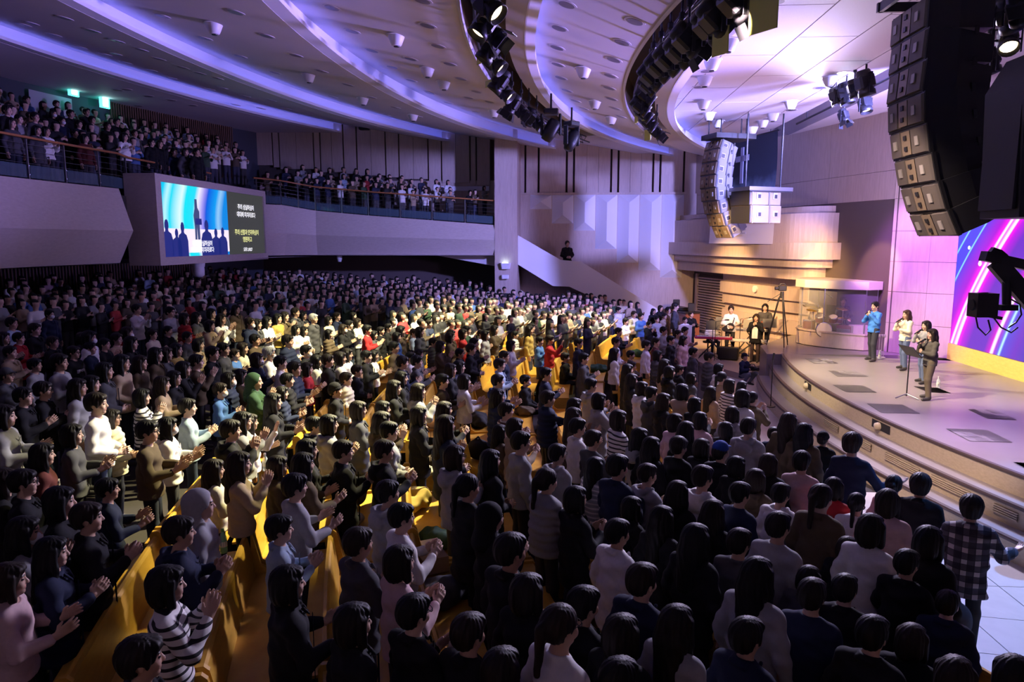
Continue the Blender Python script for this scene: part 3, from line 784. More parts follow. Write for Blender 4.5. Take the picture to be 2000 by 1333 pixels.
# ---------------------------------------------------------------- far wall
def X36(u, v=330, y=36.3): return on_y(u, v, y).x
mb = MB(); mb.box((-9, 36.75, 5.5), (34, .3, 12)); wall_far = mb.obj('wall_far', 'groove', **S)
gu = [430, 446, 456, 533, 546, 613, 626, 671, 697, 753, 779, 836, 862, 918, 930, 958]
xg = [X36(u) for u in gu]
def zbot(x): return 8.62+(7.78-8.62)*(x+12.9)/(-3.49+12.9)
xe = [-15.9]+xg
for a, b in zip(xe[:-1], xe[1:]):
    mb = MB(); wd = b-a
    if wd < .05: continue
    zb = zbot((a+b)/2)-.05
    for p0, p1, dep in (((a+.04), (a+wd*.5-.01), .16), ((a+wd*.5+.01), (b-.04), .17)) if wd > 1.1 else (((a+.04), (b-.04), .16),):
        mb.box(((p0+p1)/2, 36.5-dep/2+.05, (zb+11.2)/2), (p1-p0, dep+.1, 11.2-zb))
    mb.obj('wall_panel', 'wall_wood', wall_far)
gu2 = [1015, 1026, 1052, 1107, 1121, 1194, 1208, 1276, 1290, 1336, 1384]
for a, b in zip(gu2[:-1], gu2[1:]):
    xa, xb = X36(a)+.045, X36(b)-.045; wd = xb-xa; mb = MB()
    n = 3 if wd > 1.4 else 1
    for k in range(n): mb.box((xa+wd*(k+.5)/n, 36.43, 9.0), (wd/n-.012, .26, 3.4))
    mb.obj('wall_panel', 'wall_wood', wall_far)
mb = MB(); mb.box((2., 36.30, 7.32), (8.3, .45, .09)); mb.obj('trim_1', 'wall_wood', **S)
mb = MB(); mb.box((2.6, 36.45, 3.7), (9.4, .6, 7.2)); mb.obj('stair_wall', 'wall_wood', wall_far)
mb = MB(); mb.box((-8.2, 36.5, 7.1), (10, .2, 1.8)); mb.obj('parapet_wall', 'wall_wood', wall_far)
mb = MB(); q0, q1 = on_y(850, 368, 36.3), on_y(955, 368, 36.3); mb.box(((q0.x+q1.x)/2, 36.36, 7.6), (q1.x-q0.x, .06, .22)); mb.obj('notice_board', 'fin_paint', wall_far)
# faceted acoustic fins
fx = [-1.54+1.085*i for i in range(8)]; fz = [6.55, 5.84, 5.49, 4.58, 3.90, 3.52, 3.16]
for i in range(7):
    x0, x1, zb, zt, y = fx[i], fx[i+1], fz[i], 7.27, 36.16
    xm = (x0+x1)/2; h = min(.42, (zt-zb)/2-.01); yr = y-.42
    P = [(x0, y, zb), (x1, y, zb), (x1, y, zt), (x0, y, zt), (xm, yr, zb+h), (xm, yr, zt-h)]
    mb = MB(); mb.add(P, [(0, 1, 4), (1, 2, 5, 4), (2, 3, 5), (3, 0, 4, 5)])
    mb.obj('acoustic_fin', 'fin_paint', wall_far)
# pier between balcony and stair
mb = MB(); mb.box((-2.54, 34.8, 5.5), (1.04, 3.0, 11)); mb.obj('pier', 'wall_wood', **S)
# stair with a solid parapet
st = MB()
def para(y0, y1):
    top = [on_y(1012, 460, 34.2), on_y(1095, 508, 34.2), on_y(1136, 512, 34.2)]; k = (on_y(1290, 607, 34.2)-top[2]); e = top[2]+k*1.25
    bot = [on_y(1012, 517, 34.2), on_y(1080, 559, 34.2), on_y(1112, 560, 34.2)]; k2 = (on_y(1150, 583, 34.2)-bot[2]); sl = k2.z/k2.x; e2 = Vector((e.x, 0, bot[2].z+sl*(e.x-bot[2].x)))
    return [(p.x, p.z) for p in bot]+[(e2.x, max(.4, e2.z)), (e.x, max(.45, e.z))]+[(p.x, p.z) for p in top[::-1]]
pl = para(0, 0); n = len(pl)
st.add([(x, 34.12, z) for x, z in pl]+[(x, 34.28, z) for x, z in pl], [tuple(range(n)), tuple(range(n, 2*n))[::-1]]+[(i, n+i, n+(i+1) % n, (i+1) % n) for i in range(n)])
stair = st.obj('stair_parapet', 'fin_paint', **S)
top_ = on_y(1095, 508, 34.2)
for i in range(9):
    mb = MB(); mb.box((1.05+.28*(i+.5), 35.2, 3.05-.19*(i+1)/1-.1), (.29, 1.85, .2)); mb.obj('step', 'carpet', stair)
for i in range(8):
    mb = MB(); mb.box((-.05-.27*(i+.5), 35.2, 3.05+.19*(i+1)-.1), (.28, 1.85, .2)); mb.obj('step', 'carpet', stair)
mb = MB(); mb.box((.5, 35.2, 2.97), (1.12, 1.85, .16)); mb.obj('landing', 'carpet', stair)
# near side wall, behind the camera side (the hall is symmetric)
mb = MB(); mb.box((-6, -2.6, 5.5), (40, .3, 12)); mb.obj('wall_near', 'wall_wood', **S)
# ---------------------------------------------------------------- stage-side wall with stacked rounded organ loft
WA, WT, WN = Vector((6.6, 36.3, 0)), Vector((.2894, -.9572, 0)), Vector((-.9572, -.2894, 0))
def sw(s, o, z): p = WA+WT*s+WN*o; return (p.x, p.y, z)
def swbox(mb, s0, s1, o0, o1, z0, z1, mi=0):
    P = [sw(s0, o0, z0), sw(s1, o0, z0), sw(s1, o1, z0), sw(s0, o1, z0), sw(s0, o0, z1), sw(s1, o0, z1), sw(s1, o1, z1), sw(s0, o1, z1)]
    mb.add(P, [(0, 1, 2, 3), (4, 7, 6, 5), (0, 4, 5, 1), (1, 5, 6, 2), (2, 6, 7, 3), (3, 7, 4, 0)], mi)
mb = MB(); swbox(mb, -1, 13.5, -.5, -.02, .3, 9.1); wall_stage = mb.obj('wall_stage_side', 'groove', **S)
for s0, s1 in ((0, 3.3), (3.3, 6.6), (6.6, 10.1), (10.1, 13.45)):
    for z0, z1 in ((6.3, 7.2), (7.2, 9.1)):
        mb = MB(); swbox(mb, s0+.006, s1-.006, -.02, 0, z0+.006, z1-.006); mb.obj('wall_panel', 'wall_wood', wall_stage)
for z0, z1 in ((.4, 2.9), (2.9, 4.1), (4.1, 5.2), (5.2, 6.28)):
    mb = MB(); swbox(mb, 10.4, 13.45, -.14, -.12+.06, z0+.008, z1-.008); mb.obj('wall_panel', 'wall_wood', wall_stage)
def loft(o, s1, z0, z1, rad):
    P = [(-.35, -.1), (-.35, o)]
    for k in range(11):
        a = PI/2-PI/2*k/10; P.append((s1-rad+rad*math.cos(a), o-min(rad, o)+min(rad, o)*math.sin(a)))
    P.append((s1, -.1))
    mb = MB(); Q = [sw(s, oo, 0)[:2] for s, oo in P]; mb.prism(Q[::-1], z0, z1)
    return mb.obj('loft_tier', 'wall_wood', wall_stage)
loft(.80, 10.55, 5.95, 6.22, 1.2); loft(1.12, 10.75, 4.92, 5.97, 1.4); loft(1.34, 10.95, 4.34, 4.93, 1.2); loft(1.12, 10.55, 4.04, 4.35, 1.2); loft(.88, 10.2, 3.58, 4.05, 1.1)
# louvred door and banded wall below
mb = MB(); swbox(mb, .05, 3.5, -.02, .02, .4, 3.35); louv = mb.obj('louvre_screen', 'groove', wall_stage)
for i in range(22):
    mb = MB(); z = .55+i*.125; swbox(mb, .75, 3.5, .02, .09, z, z+.07); mb.obj('louvre_slat', 'wall_wood', wall_stage)
mb = MB(); swbox(mb, .55, .75, .0, .12, .4, 3.4); mb.obj('door_frame', 'wall_wood', wall_stage)
def band(z0, z1, o):
    Q = [sw(3.55, -.02, 0)[:2], sw(3.55, .30+o, 0)[:2], sw(8.25, .30+o, 0)[:2], sw(10.9, -.10+o*.6, 0)[:2], sw(10.9, -.3, 0)[:2]]
    mb = MB(); mb.prism(Q[::-1], z0, z1); mb.obj('wall_band', 'wall_wood', wall_stage)
for z0, z1, o in ((3.2, 3.58, 0), (2.72, 3.2, .14), (2.25, 2.72, 0), (1.95, 2.25, -.16), (1.40, 1.95, 0), (1.12, 1.40, -.16), (.4, 1.12, 0)): band(z0, z1, o)
# pillar beside the screen: two facets of stacked panels
PA, PB, PC = Vector((10.45, 23.5, 0)), Vector((11.2, 22.6, 0)), Vector((11.78, 22.17, 0))
mb = MB(); Q = [(10.5, 23.46), (11.22, 22.64), (11.82, 22.2), (12.6, 23), (11, 24.6)]; mb.prism(Q, 1.4, 9.1); pillar = mb.obj('pillar', 'groove', **S)
zz = [1.45, 2.40, 3.40, 4.35, 5.3, 6.3, 7.6, 9.05]
for z0, z1 in zip(zz[:-1], zz[1:]):
    for a, b in ((PA, PB), (PB, PC)):
        d = (b-a).normalized(); nn = Vector((d.y, -d.x, 0)); nn = -nn if nn.x > 0 else nn
        mb = MB(); P = [a+d*.004, b-d*.004, b-d*.004-nn*.05, a+d*.004-nn*.05]; mb.prism([(p.x, p.y) for p in P], z0+.006, z1-.006); mb.obj('wall_panel', 'wall_wood', pillar)
# back wall of the stage with the big screen
mb = MB(); mb.box((12.05, 17, 5.2), (.4, 10.4, 7.8)); mb.box((12.1, 5.5, 5), (.4, 13, 8.2)); wall_back = mb.obj('wall_back', 'wall_wood', **S)
mb = MB(); mb.box((11.8, 17, 1.69), (.16, 10.3, .48)); mb.obj('screen_plinth', 'kick_wood', **S)
# ---------------------------------------------------------------- stage: three curved tiers
def sector(r0, z0, z1, a0, a1, mb, rin=15, n=70, mi_top=0, mi_side=1):
    A = [a0+(a1-a0)*k/n for k in range(n+1)]
    for k in range(n):
        p, q = polar(r0, A[k]), polar(r0, A[k+1]); p2, q2 = polar(rin, A[k]), polar(rin, A[k+1])
        mb.add([(p[0], p[1], z1), (q[0], q[1], z1), (q2[0], q2[1], z1), (p2[0], p2[1], z1)], [(3, 2, 1, 0)], mi_top)
        mb.add([(p[0], p[1], z0), (q[0], q[1], z0), (q[0], q[1], z1), (p[0], p[1], z1)], [(3, 2, 1, 0)], mi_side, True)
A1 = 12.6
mb = MB(); sector(26.62, .4, 1.45, -40, A1, mb); stage = mb.obj('stage', ['stage_top', 'riser_wood'], **S)
mb = MB(); sector(26.97, .4, 1.10, -40, A1-.2, mb, 26.3); mb.obj('stage_tier', ['stage_top', 'riser_wood'], stage)
mb = MB(); sector(27.34, .4, .75, -40, A1-.4, mb, 26.6); mb.obj('stage_tier', ['stage_top', 'riser_wood'], stage)
for r, z, da in ((26.62, 1.45, 0), (26.97, 1.10, .2), (27.34, .75, .4)):
    mb = MB(); n = 80
    prof = [(r+.015, z-.05), (r+.022, z-.015), (r+.012, z+.006), (r-.06, z+.006)]
    V = []; m = 4
    for k in range(n+1):
        a = -40+(A1-da+40)*k/n
        for rr, z_ in prof: V.append(polar(rr, a, z_))
    mb.add(V, [(k*m+i, k*m+i+1, (k+1)*m+i+1, (k+1)*m+i) for k in range(n) for i in range(m-1)]); mb.obj('nosing', 'nosing', stage)
# side block of the stage at the far end (tripod platform)
q = on_z(1494, 676, 1.45)
mb = MB(); mb.prism([(6.55, 22.75), (7.6, 22.75), (12, 22.75), (12, 27), (9.6, 28.2), (8.6, 27.2), (6.85, 24.6)], .35, 1.447); blk = mb.obj('stage_wing', 'stage_top', stage)
# air vents in the middle riser and openings in the top riser
def vent(rr, z0, z1, a0, a1, n=4):
    v = thing('air_vent', '', 'vent') if False else None
    mb = MB()
    for k in range(6):
        b0, b1 = a0+(a1-a0)*k/6, a0+(a1-a0)*(k+1)/6; p, q_ = polar(rr+.006, b0), polar(rr+.006, b1)
        mb.add([(p[0], p[1], z0), (q_[0], q_[1], z0), (q_[0], q_[1], z1), (p[0], p[1], z1)], [(3, 2, 1, 0)])
    o = mb.obj('vent_back', 'black_paint', stage)
    for j in range(n):
        mb = MB(); z = z0+(z1-z0)*(j+.5)/n; h = (z1-z0)/n*.55
        V = []
        for k in range(7):
            a = a0+(a1-a0)*k/6
            for rr_, z_ in ((rr+.008, z-h/2), (rr+.03, z-h/2), (rr+.03, z+h/2), (rr+.008, z+h/2)): V.append(polar(rr_, a, z_))
        mb.add(V, [(k*4+i, k*4+(i+1) % 4, (k+1)*4+(i+1) % 4, (k+1)*4+i) for k in range(6) for i in range(4)]); mb.obj('vent_slat', 'riser_wood', stage)
def ang_at(u, v, z):
    p = on_z(u, v, z); return math.degrees(math.atan2(p.y-CY, CX-p.x))
for (u0, v0, u1, v1) in ((1686, 858, 1706, 874), (1730, 888, 1793, 922), (1823, 932, 1898, 968), (1950, 988, 1985, 1010), (1546, 820, 1562, 838)):
    b0, b1 = sorted((ang_at(u0, v0, .95), ang_at(u1, v1, .95))); vent(26.97, .86, 1.00, b0, b1)
for (u0, v0, u1, v1) in ((1583, 748, 1592, 757), (1713, 823, 1737, 840)):
    b0, b1 = sorted((ang_at(u0, v0, 1.3), ang_at(u1, v1, 1.3)))
    mb = MB()
    for k in range(3):
        c0, c1 = b0+(b1-b0)*k/3, b0+(b1-b0)*(k+1)/3; p, q_ = polar(26.626, c0), polar(26.626, c1)
        mb.add([(p[0], p[1], 1.19), (q_[0], q_[1], 1.19), (q_[0], q_[1], 1.36), (p[0], p[1], 1.36)], [(3, 2, 1, 0)])
    mb.obj('light_recess', 'black_paint', stage)
    p = polar(26.62, (b0*.4+b1*.6), 1.26); mb = MB(); mb.lathe([(.0, -.10), (.07, -.08), (.09, 0), (.07, .08), (0, .10)], 12, p, Matrix.Rotation(PI/2, 3, 'Y')); mb.obj('footlight', 'riser_wood', stage)
# ---------------------------------------------------------------- stage floor grilles
plain('grille_base', (.05, .042, .04), .7); plain('grille_bar', (.30, .27, .26), .45)
def zq(X, Y): return (1440+X/3.571, 660+Y/3.571)
for quad in (((470, 145), (630, 150), (705, 180), (535, 180)), ((635, 230), (820, 232), (915, 272), (700, 272)), ((665, 330), (880, 335), (970, 383), (760, 380)),
             ((905, 460), (1150, 468), (1275, 530), (1005, 525)), ((1610, 500), (1800, 505), (1950, 575), (1745, 565)), ((1455, 635), (1745, 645), (1920, 732), (1620, 722)),
             ((1230, 340), (1400, 352), (1490, 388), (1330, 380)), ((1925, 870), (2070, 880), (2180, 935), (2010, 915))):
    P = [on_z(*zq(*p), 1.452) for p in quad]
    mb = MB(); mb.add([p+Vector((0, 0, .001)) for p in P], [(0, 3, 2, 1)]); gr = mb.obj('floor_grille', 'grille_base', stage)
    mb = MB()
    for k in range(25):
        t = (k+.5)/25
        for a, b, c, d in ((P[0], P[1], P[3], P[2]), (P[0], P[3], P[1], P[2])):
            p, q = a.lerp(b, t), c.lerp(d, t); dd = (a.lerp(b, .5)-a).normalized()*.012
            mb.add([p-dd+Vector((0, 0, .006)), p+dd+Vector((0, 0, .006)), q+dd+Vector((0, 0, .006)), q-dd+Vector((0, 0, .006))], [(0, 1, 2, 3)])
    mb.obj('grille_bars', 'grille_bar', gr, kind='stuff')
# ---------------------------------------------------------------- balcony
RB = 46.7
def arc_pts(r, y0, y1, n): return [(CX-math.sqrt(r*r-(y0+(y1-y0)*k/n-CY)**2), y0+(y1-y0)*k/n) for k in range(n+1)]
def sweep(path, prof, mb, mi=0, nrm=None):
    """path [(x, y)], profile per path point [(outward offset, z)]"""
    m = None; V = []
    for i, (x, y) in enumerate(path):
        a = Vector(path[max(i-1, 0)]); b = Vector(path[min(i+1, len(path)-1)]); d = (b-a).normalized(); nn = Vector((d.y, -d.x))
        pr = prof(i/(len(path)-1)); m = len(pr)
        for o, z in pr: V.append((x+nn.x*o, y+nn.y*o, z))
    mb.add(V, [(i*m+k, (i+1)*m+k, (i+1)*m+k+1, i*m+k+1) for i in range(len(path)-1) for k in range(m-1)], mi)
    return mb
back_path = arc_pts(RB, 9, 21.85, 14)
wing_path = [(-13.1, 31.2), (-12.5, 32.2), (-11.4, 32.9), (-9, 33.0), (-6, 33.05), (-3.06, 33.1)]
balc = None
mb = MB()
sweep(back_path, lambda t: [(-.55, 6.62), (-.40, 6.62), (0, 5.31), (-.55, 4.30), (-1.2, 4.30)], mb)
e = back_path[-1]; mb.add([(e[0]-.55, e[1], 6.62), (e[0]-.40, e[1], 6.62), (e[0], e[1], 5.31), (e[0]-.55, e[1], 4.30), (e[0]-1.2, e[1], 4.30)], [(0, 1, 2, 3, 4)])
balc = mb.obj('balcony_fascia', 'fascia_wood', **S)
def wtop(t): return 6.62-.9*max(0, (t-.2)/.8)
def wcr(t): return 5.33-.30*max(0, (t-.2)/.8)
mb = MB(); sweep(wing_path, lambda t: [(-.5, wtop(t)), (-.32, wtop(t)), (0, wcr(t)), (-.35, 4.33), (-1.2, 4.30)], mb)
mb.obj('wing_fascia', 'fascia_wood', balc)
# arrow-shaped joint in the wing fascia
def wing_at(u, z):
    p = on_y(u, 470, 33.0); return p.x
mb = MB()
P1, P2, P3, P4 = on_y(571, 427, 32.9), on_y(582, 427, 32.9), on_y(599, 460, 32.9), on_y(585, 460, 32.9); P5, P6 = on_y(571, 488, 32.9), on_y(582, 489, 32.9)
def off(p, y): return (p.x, y, p.z)
mb.add([off(P1, 33.0), off(P2, 33.0), off(P3, 32.86), off(P4, 32.86), off(P5, 33.1), off(P6, 33.1)], [(0, 3, 2, 1), (3, 4, 5, 2)])
mb.obj('joint_groove', 'groove', balc)
# balcony floor tiers and soffit
mb = MB()
def ztier(k): return 6.42+.36*k
for k in range(6):
    r0, r1 = RB+.35+.86*k, RB+.35+.86*(k+1)
    ring(mb, [(r0, ztier(k)-.36 if k else 5.9), (r0, ztier(k)), (r1, ztier(k))], -24, 24, 40, ymax=33.6, flip=True, xmax=-14.15-.5*k)
mb.obj('balcony_tiers', 'carpet', balc)
mb = MB(); ring(mb, [(52.3, 4.26), (RB+.9, 4.26)], -24, 24, 40, ymax=36.3); mb.obj('balcony_soffit', 'ceiling_paint', balc)
for k in range(3):
    mb = MB(); y0 = 33.5+.9*k
    mb.add([(-13, y0, 6.45+.3*k), (-3.06, y0, 5.6+.3*k), (-3.06, y0+.9, 5.6+.3*k), (-13, y0+.9, 6.45+.3*k)], [(0, 1, 2, 3)]); mb.add([(-13, y0, 5.0), (-3.06, y0, 5.0), (-3.06, y0, 5.6+.3*k), (-13, y0, 6.45+.3*k)], [(0, 1, 2, 3)])
    mb.obj('balcony_step', 'carpet', balc)
mb = MB(); mb.add([(-13.2, 33.05, 4.31), (-3.06, 33.15, 4.31), (-3.06, 36.4, 4.31), (-13.2, 36.4, 4.31)], [(0, 3, 2, 1)]); mb.obj('balcony_soffit', 'ceiling_paint', balc)
# sloped underside of the balcony stair
mb = MB(); a, b, c = on_y(840, 497, 33.9), on_y(966, 500, 33.9), on_y(966, 520, 33.9); mb.add([off(a, 33.9), off(b, 33.9), off(c, 33.9), off(c, 36.2), off(a, 36.2)], [(0, 2, 1), (0, 4, 3, 2)]); mb.obj('stair_soffit', 'ceiling_paint', balc)
# back walls, above and below the balcony
def arcwall(name, r, z0, z1, a0, a1, mat, parent=None, n=40, **kw):
    mb = MB(); ring(mb, [(r, z0), (r, z1)], a0, a1, n, ymax=36.4); return mb.obj(name, mat, parent, **kw)
wall_rear = arcwall('wall_rear', 52.2, .5, 10.6, -30, 26, 'door_dark', **S)
def slats(r, z0, z1, a0, a1, step=.085, parent=None):
    n = int(abs(a1-a0)*PI/180*r/step); mb = MB()
    for k in range(n):
        a = a0+(a1-a0)*(k+.5)/n; p = polar(r, a); mb.box((p[0], p[1], (z0+z1)/2), (.05, .05, z1-z0), -math.radians(a))
    mb.obj('wall_slats', 'slat_wood', parent, kind='stuff')
slats(52.0, 8.0, 10.45, 12.2, 19.8, .12, wall_rear); slats(52.0, 8, 10.45, 5.1, 6.3, .12, wall_rear)
slats(52.0, 1.6, 4.28, 6.2, 16.5, .14, wall_rear); slats(52.0, 1.6, 4.28, -3, 2.2, .14, wall_rear)
for a0, a1, z0, z1, m_ in ((2.4, 4.6, 1.6, 4.28, 'door_pale'), (4.8, 6.0, 1.6, 4.28, 'door_dark'), (8.2, 10.2, 8.0, 10.2, 'door_pale'), (6.5, 8.0, 8.0, 10.3, 'door_dark')):
    mb = MB(); ring(mb, [(51.95, z0), (51.95, z1)], a0, a1, 4); mb.obj('door_panel', m_, wall_rear)
# ---------------------------------------------------------------- railing
def railing(path, zf, name, label, group, posts):
    t = thing(name, label, 'railing', (path[0][0], path[0][1], zf(0)), group=group)
    base = Vector(t.location)
    N = len(path); pts = [Vector((x, y, zf(i/(N-1)))) for i, (x, y) in enumerate(path)]
    def atl(s):
        f = s*(N-1); i = min(int(f), N-2); return pts[i].lerp(pts[i+1], f-i)
    mb = MB(); mb.tube([p+Vector((0, 0, 1.10))-base for p in pts], .034, 10); mb.obj('handrail', 'rail_wood', t)
    for h in (.42, .58, .75, .92):
        mb = MB(); mb.tube([p+Vector((0, 0, h))-base for p in pts], .006, 5); mb.obj('cable', 'metal_grey', t)
    for s in posts:
        p = atl(s)-base; mb = MB(); mb.box((p.x, p.y, p.z+.5), (.05, .035, 1.1)); mb.cyl((p.x, p.y, p.z+.36), (p.x+.06, p.y-.03, p.z+.36), .014, n=6); mb.cyl((p.x, p.y, p.z+.12), (p.x+.06, p.y-.03, p.z+.12), .014, n=6); mb.obj('post', 'metal_grey', t)
    for s0, s1 in zip(posts[:-1], posts[1:]):
        a, b = atl(s0+.004)-base, atl(s1-.004)-base; mb = MB(); d = (b-a).normalized(); nn = Vector((d.y, -d.x, 0))*.012
        up = Vector((0, 0, .38)); lo = Vector((0, 0, .04))
        mb.add([a+lo+nn, b+lo+nn, b+up+nn, a+up+nn, a+lo-nn, b+lo-nn, b+up-nn, a+up-nn], [(0, 1, 2, 3), (7, 6, 5, 4), (3, 2, 6, 7), (1, 0, 4, 5)]); mb.obj('glass_panel', 'rail_glass', t)
    return t
railing([(x-.48, y) for x, y in arc_pts(RB, 9, 22, 16)]+[(-14.26, 23.2), (-14.28, 25), (-14.28, 27), (-14.26, 28.8)], lambda t: 6.62, 'balcony_railing', 'wood-topped balcony railing with glass panels at the left of the photo', None, [k/12 for k in range(13)])
railing([(-13.4, 30.9), (-12.8, 32.4), (-11.5, 33.25), (-9, 33.35), (-6, 33.4), (-2.9, 33.45)], wtop, 'balcony_railing', 'wood-topped balcony railing running from the hanging screen to the pier', None, [.02, .2, .3, .4, .5, .6, .7, .8, .9, .99])
# ---------------------------------------------------------------- hanging screen box
SX, SY0, SY1, SZ0, SZ1 = -13.0, 22.5, 31.15, 4.19, 7.15
sc_t = thing('video_screen', 'big video screen in a pale box on the balcony front', 'screen', (SX, (SY0+SY1)/2, SZ0))
ly = (SY1-SY0)/2; hz_ = SZ1-SZ0
mb = MB(); mb.box((-.63, 0, hz_/2), (.86, SY1-SY0, hz_)); mb.obj('housing', 'fascia_wood', sc_t)
fy0, fy1, fz0, fz1 = -ly+.33, ly-.22, .27, hz_-.24
mb = MB()
mb.box((-.1, 0, fz0/2), (.2, 2*ly, fz0)); mb.box((-.1, 0, (fz1+hz_)/2), (.2, 2*ly, hz_-fz1)); mb.box((-.1, (-ly+fy0)/2, (fz0+fz1)/2), (.2, fy0+ly, fz1-fz0)); mb.box((-.1, (ly+fy1)/2, (fz0+fz1)/2), (.2, ly-fy1, fz1-fz0))
mb.obj('bezel', 'fascia_wood', sc_t)
def emat(name, build, strength):
    m, nt, b = nodes(name); b.inputs['Base Color'].default_value = (.01, .01, .012, 1); b.inputs['Roughness'].default_value = .5
    tc = nt.nodes.new('ShaderNodeTexCoord'); sp = nt.nodes.new('ShaderNodeSeparateXYZ'); nt.links.new(tc.outputs['Object'], sp.inputs[0])
    def M(op, a, bb=None, c=None):
        n = nt.nodes.new('ShaderNodeMath'); n.operation = op
        for i, v in enumerate((a, bb, c)):
            if v is None: continue
            if isinstance(v, (int, float)): n.inputs[i].default_value = v
            else: nt.links.new(v, n.inputs[i])
        return n.outputs[0]
    def ramp(f, stops):
        r = nt.nodes.new('ShaderNodeValToRGB'); el = r.color_ramp.elements
        while len(el) < len(stops): el.new(.5)
        for e_, (p, c) in zip(el, stops): e_.position = p; e_.color = (*c, 1)
        nt.links.new(f, r.inputs[0]); return r.outputs[0]
    nt.links.new(build(nt, sp, M, ramp), b.inputs['Emission Color']); b.inputs['Emission Strength'].default_value = strength
    return m
def _live(nt, s, M, R):
    wob = M('MULTIPLY', M('SINE', M('MULTIPLY', s.outputs[2], 1.1)), .10)
    f = M('ADD', M('DIVIDE', M('ADD', s.outputs[1], -fy0), 4.75), wob)
    return R(f, [(0, (0, .35, .85)), (.08, (0, .65, .95)), (.14, (.5, .95, 1)), (.2, (0, .75, .95)), (.34, (.75, 1, 1)), (.4, (0, .8, .95)), (.52, (.02, .75, .95)), (.58, (.9, .85, 1)), (.66, (.35, .3, .9)), (.72, (0, .1, .75)), (.86, (0, .35, .9)), (.92, (.3, .6, .95)), (1, (0, .25, .8))])
emat('live_view', _live, 1.0)
plain('screen_dark', (.01, .01, .01), .5, emis=(.045, .047, .043), estr=1.); plain('screen_white', (.8, .8, .8), .5, emis=(1, 1, 1), estr=1.3); plain('screen_yellow', (.8, .8, .3), .5, emis=(.95, .95, .35), estr=1.1)
plain('screen_stage', (.5, .5, .5), .5, emis=(.95, .82, .86), estr=.95); plain('screen_figure', (.02, .02, .1), .5, emis=(.012, .02, .16), estr=1.); plain('screen_person', (.02, .02, .1), .5, emis=(.05, .07, .16), estr=1.)
ym = fy0+4.72*(fy1-fy0)/8.1
def panel(name, y0, y1, z0, z1, mat, x=-.06):
    mb = MB(); mb.add([(x, y0, z0), (x, y1, z0), (x, y1, z1), (x, y0, z1)], [(0, 1, 2, 3)]); return mb.obj(name, mat, sc_t)
panel('live_picture', fy0, ym, fz0, fz1, 'live_view'); panel('lyrics_panel', ym, fy1, fz0, fz1, 'screen_dark')
panel('pictured_stage', fy0, ym, fz0+.12, fz0+.95, 'screen_stage', -.055)
def flat(name, pts, mat, x):
    mb = MB(); mb.add([(x, y, z) for y, z in pts], [tuple(range(len(pts)))]); return mb.obj(name, mat, sc_t)
def silhouette(y, z0, h, wd):
    P = [(y-wd, z0), (y+wd, z0), (y+wd, z0+h*.45), (y+wd*.75, z0+h*.62), (y+wd*.3, z0+h*.68)]
    for k in range(9):
        a = -PI*.25+1.5*PI*k/8; P.append((y+.36*wd*math.cos(a), z0+h*.84+h*.16*math.sin(a)))
    return P+[(y-wd*.3, z0+h*.68), (y-wd*.75, z0+h*.62), (y-wd, z0+h*.45)]
for yy, h, wd in ((.25, 1.25, .36), (.85, .95, .30), (1.25, 1.18, .34), (2.95, 1.3, .42), (3.65, 1.0, .36), (4.2, 1.05, .36)): flat('pictured_audience', silhouette(fy0+yy, fz0, h, wd), 'screen_figure', -.05)
y0 = fy0+2.25
flat('pictured_singer', [(y0-.16, .85), (y0-.02, .85), (y0, 1.3), (y0+.03, .85), (y0+.2, .85), (y0+.2, 1.3), (y0+.22, 1.85), (y0+.1, 1.98), (y0+.08, 2.28), (y0-.08, 2.28), (y0-.1, 1.95), (y0-.2, 1.7), (y0-.15, 1.3)], 'screen_person', -.045)
flat('pictured_music_stand', [(y0-.1, 1.38), (y0+.35, 1.38), (y0+.35, 1.60), (y0-.1, 1.60)], 'screen_figure', -.04)
def screen_text(body, y, z, size, mat, name='lyrics', x=-.035):
    c = bpy.data.curves.new(name, 'FONT'); c.body = body; c.size = size; c.align_x = 'CENTER'; c.align_y = 'CENTER'; c.offset = .002; c.space_character = .92
    o = bpy.data.objects.new(name, c); COL.objects.link(o); o.parent = sc_t; o.location = (x, y, z); o.rotation_euler = (PI/2, 0, PI/2); 
    dg = bpy.context.evaluated_depsgraph_get(); me = bpy.data.meshes.new_from_object(o.evaluated_get(dg)); me.materials.clear(); me.materials.append(MAT[mat])
    n = bpy.data.objects.new(name, me); COL.objects.link(n); n.parent = sc_t; n.location = o.location; n.rotation_euler = o.rotation_euler; n['kind'] = 'stuff'
    bpy.data.objects.remove(o); return n
yt = (ym+fy1)/2-.05
screen_text('주의 성실하심이', yt, 2.16, .24, 'screen_white'); screen_text('대대에 미치리로다', yt, 1.86, .24, 'screen_white')
screen_text('주의 선함과 인자하심이', yt, 1.14, .245, 'screen_yellow'); screen_text('영원하고', yt, .85, .245, 'screen_yellow'); screen_text('오후 2:18:27', yt, .44, .18, 'screen_white', 'clock')
screen_text('주의 성실하심이', fy0+2.6, .70, .22, 'screen_white', 'caption', -.03); screen_text('대대에 미치리로다', fy0+2.6, .47, .22, 'screen_white', 'caption', -.03)
# camera hanging under the screen box
pc = on_z(400, 524, 4.0); t = thing('dome_camera', 'white pan camera hanging under the big video screen', 'camera', (-13.3, pc.y, 4.19))
mb = MB(); mb.cyl((0, 0, -.15), (0, 0, 0), .22, .24, 16); mb.obj('mount', 'fin_paint', t)
mb = MB(); mb.lathe([(.20, -.15), (.21, -.3), (.2, -.45), (.12, -.52), (0, -.54)], 16); mb.obj('head', 'fin_paint', t); mb = MB(); mb.cyl((.1, .16, -.38), (.24, .2, -.38), .10, .09, 12); mb.obj('lens', 'black_plastic', t)
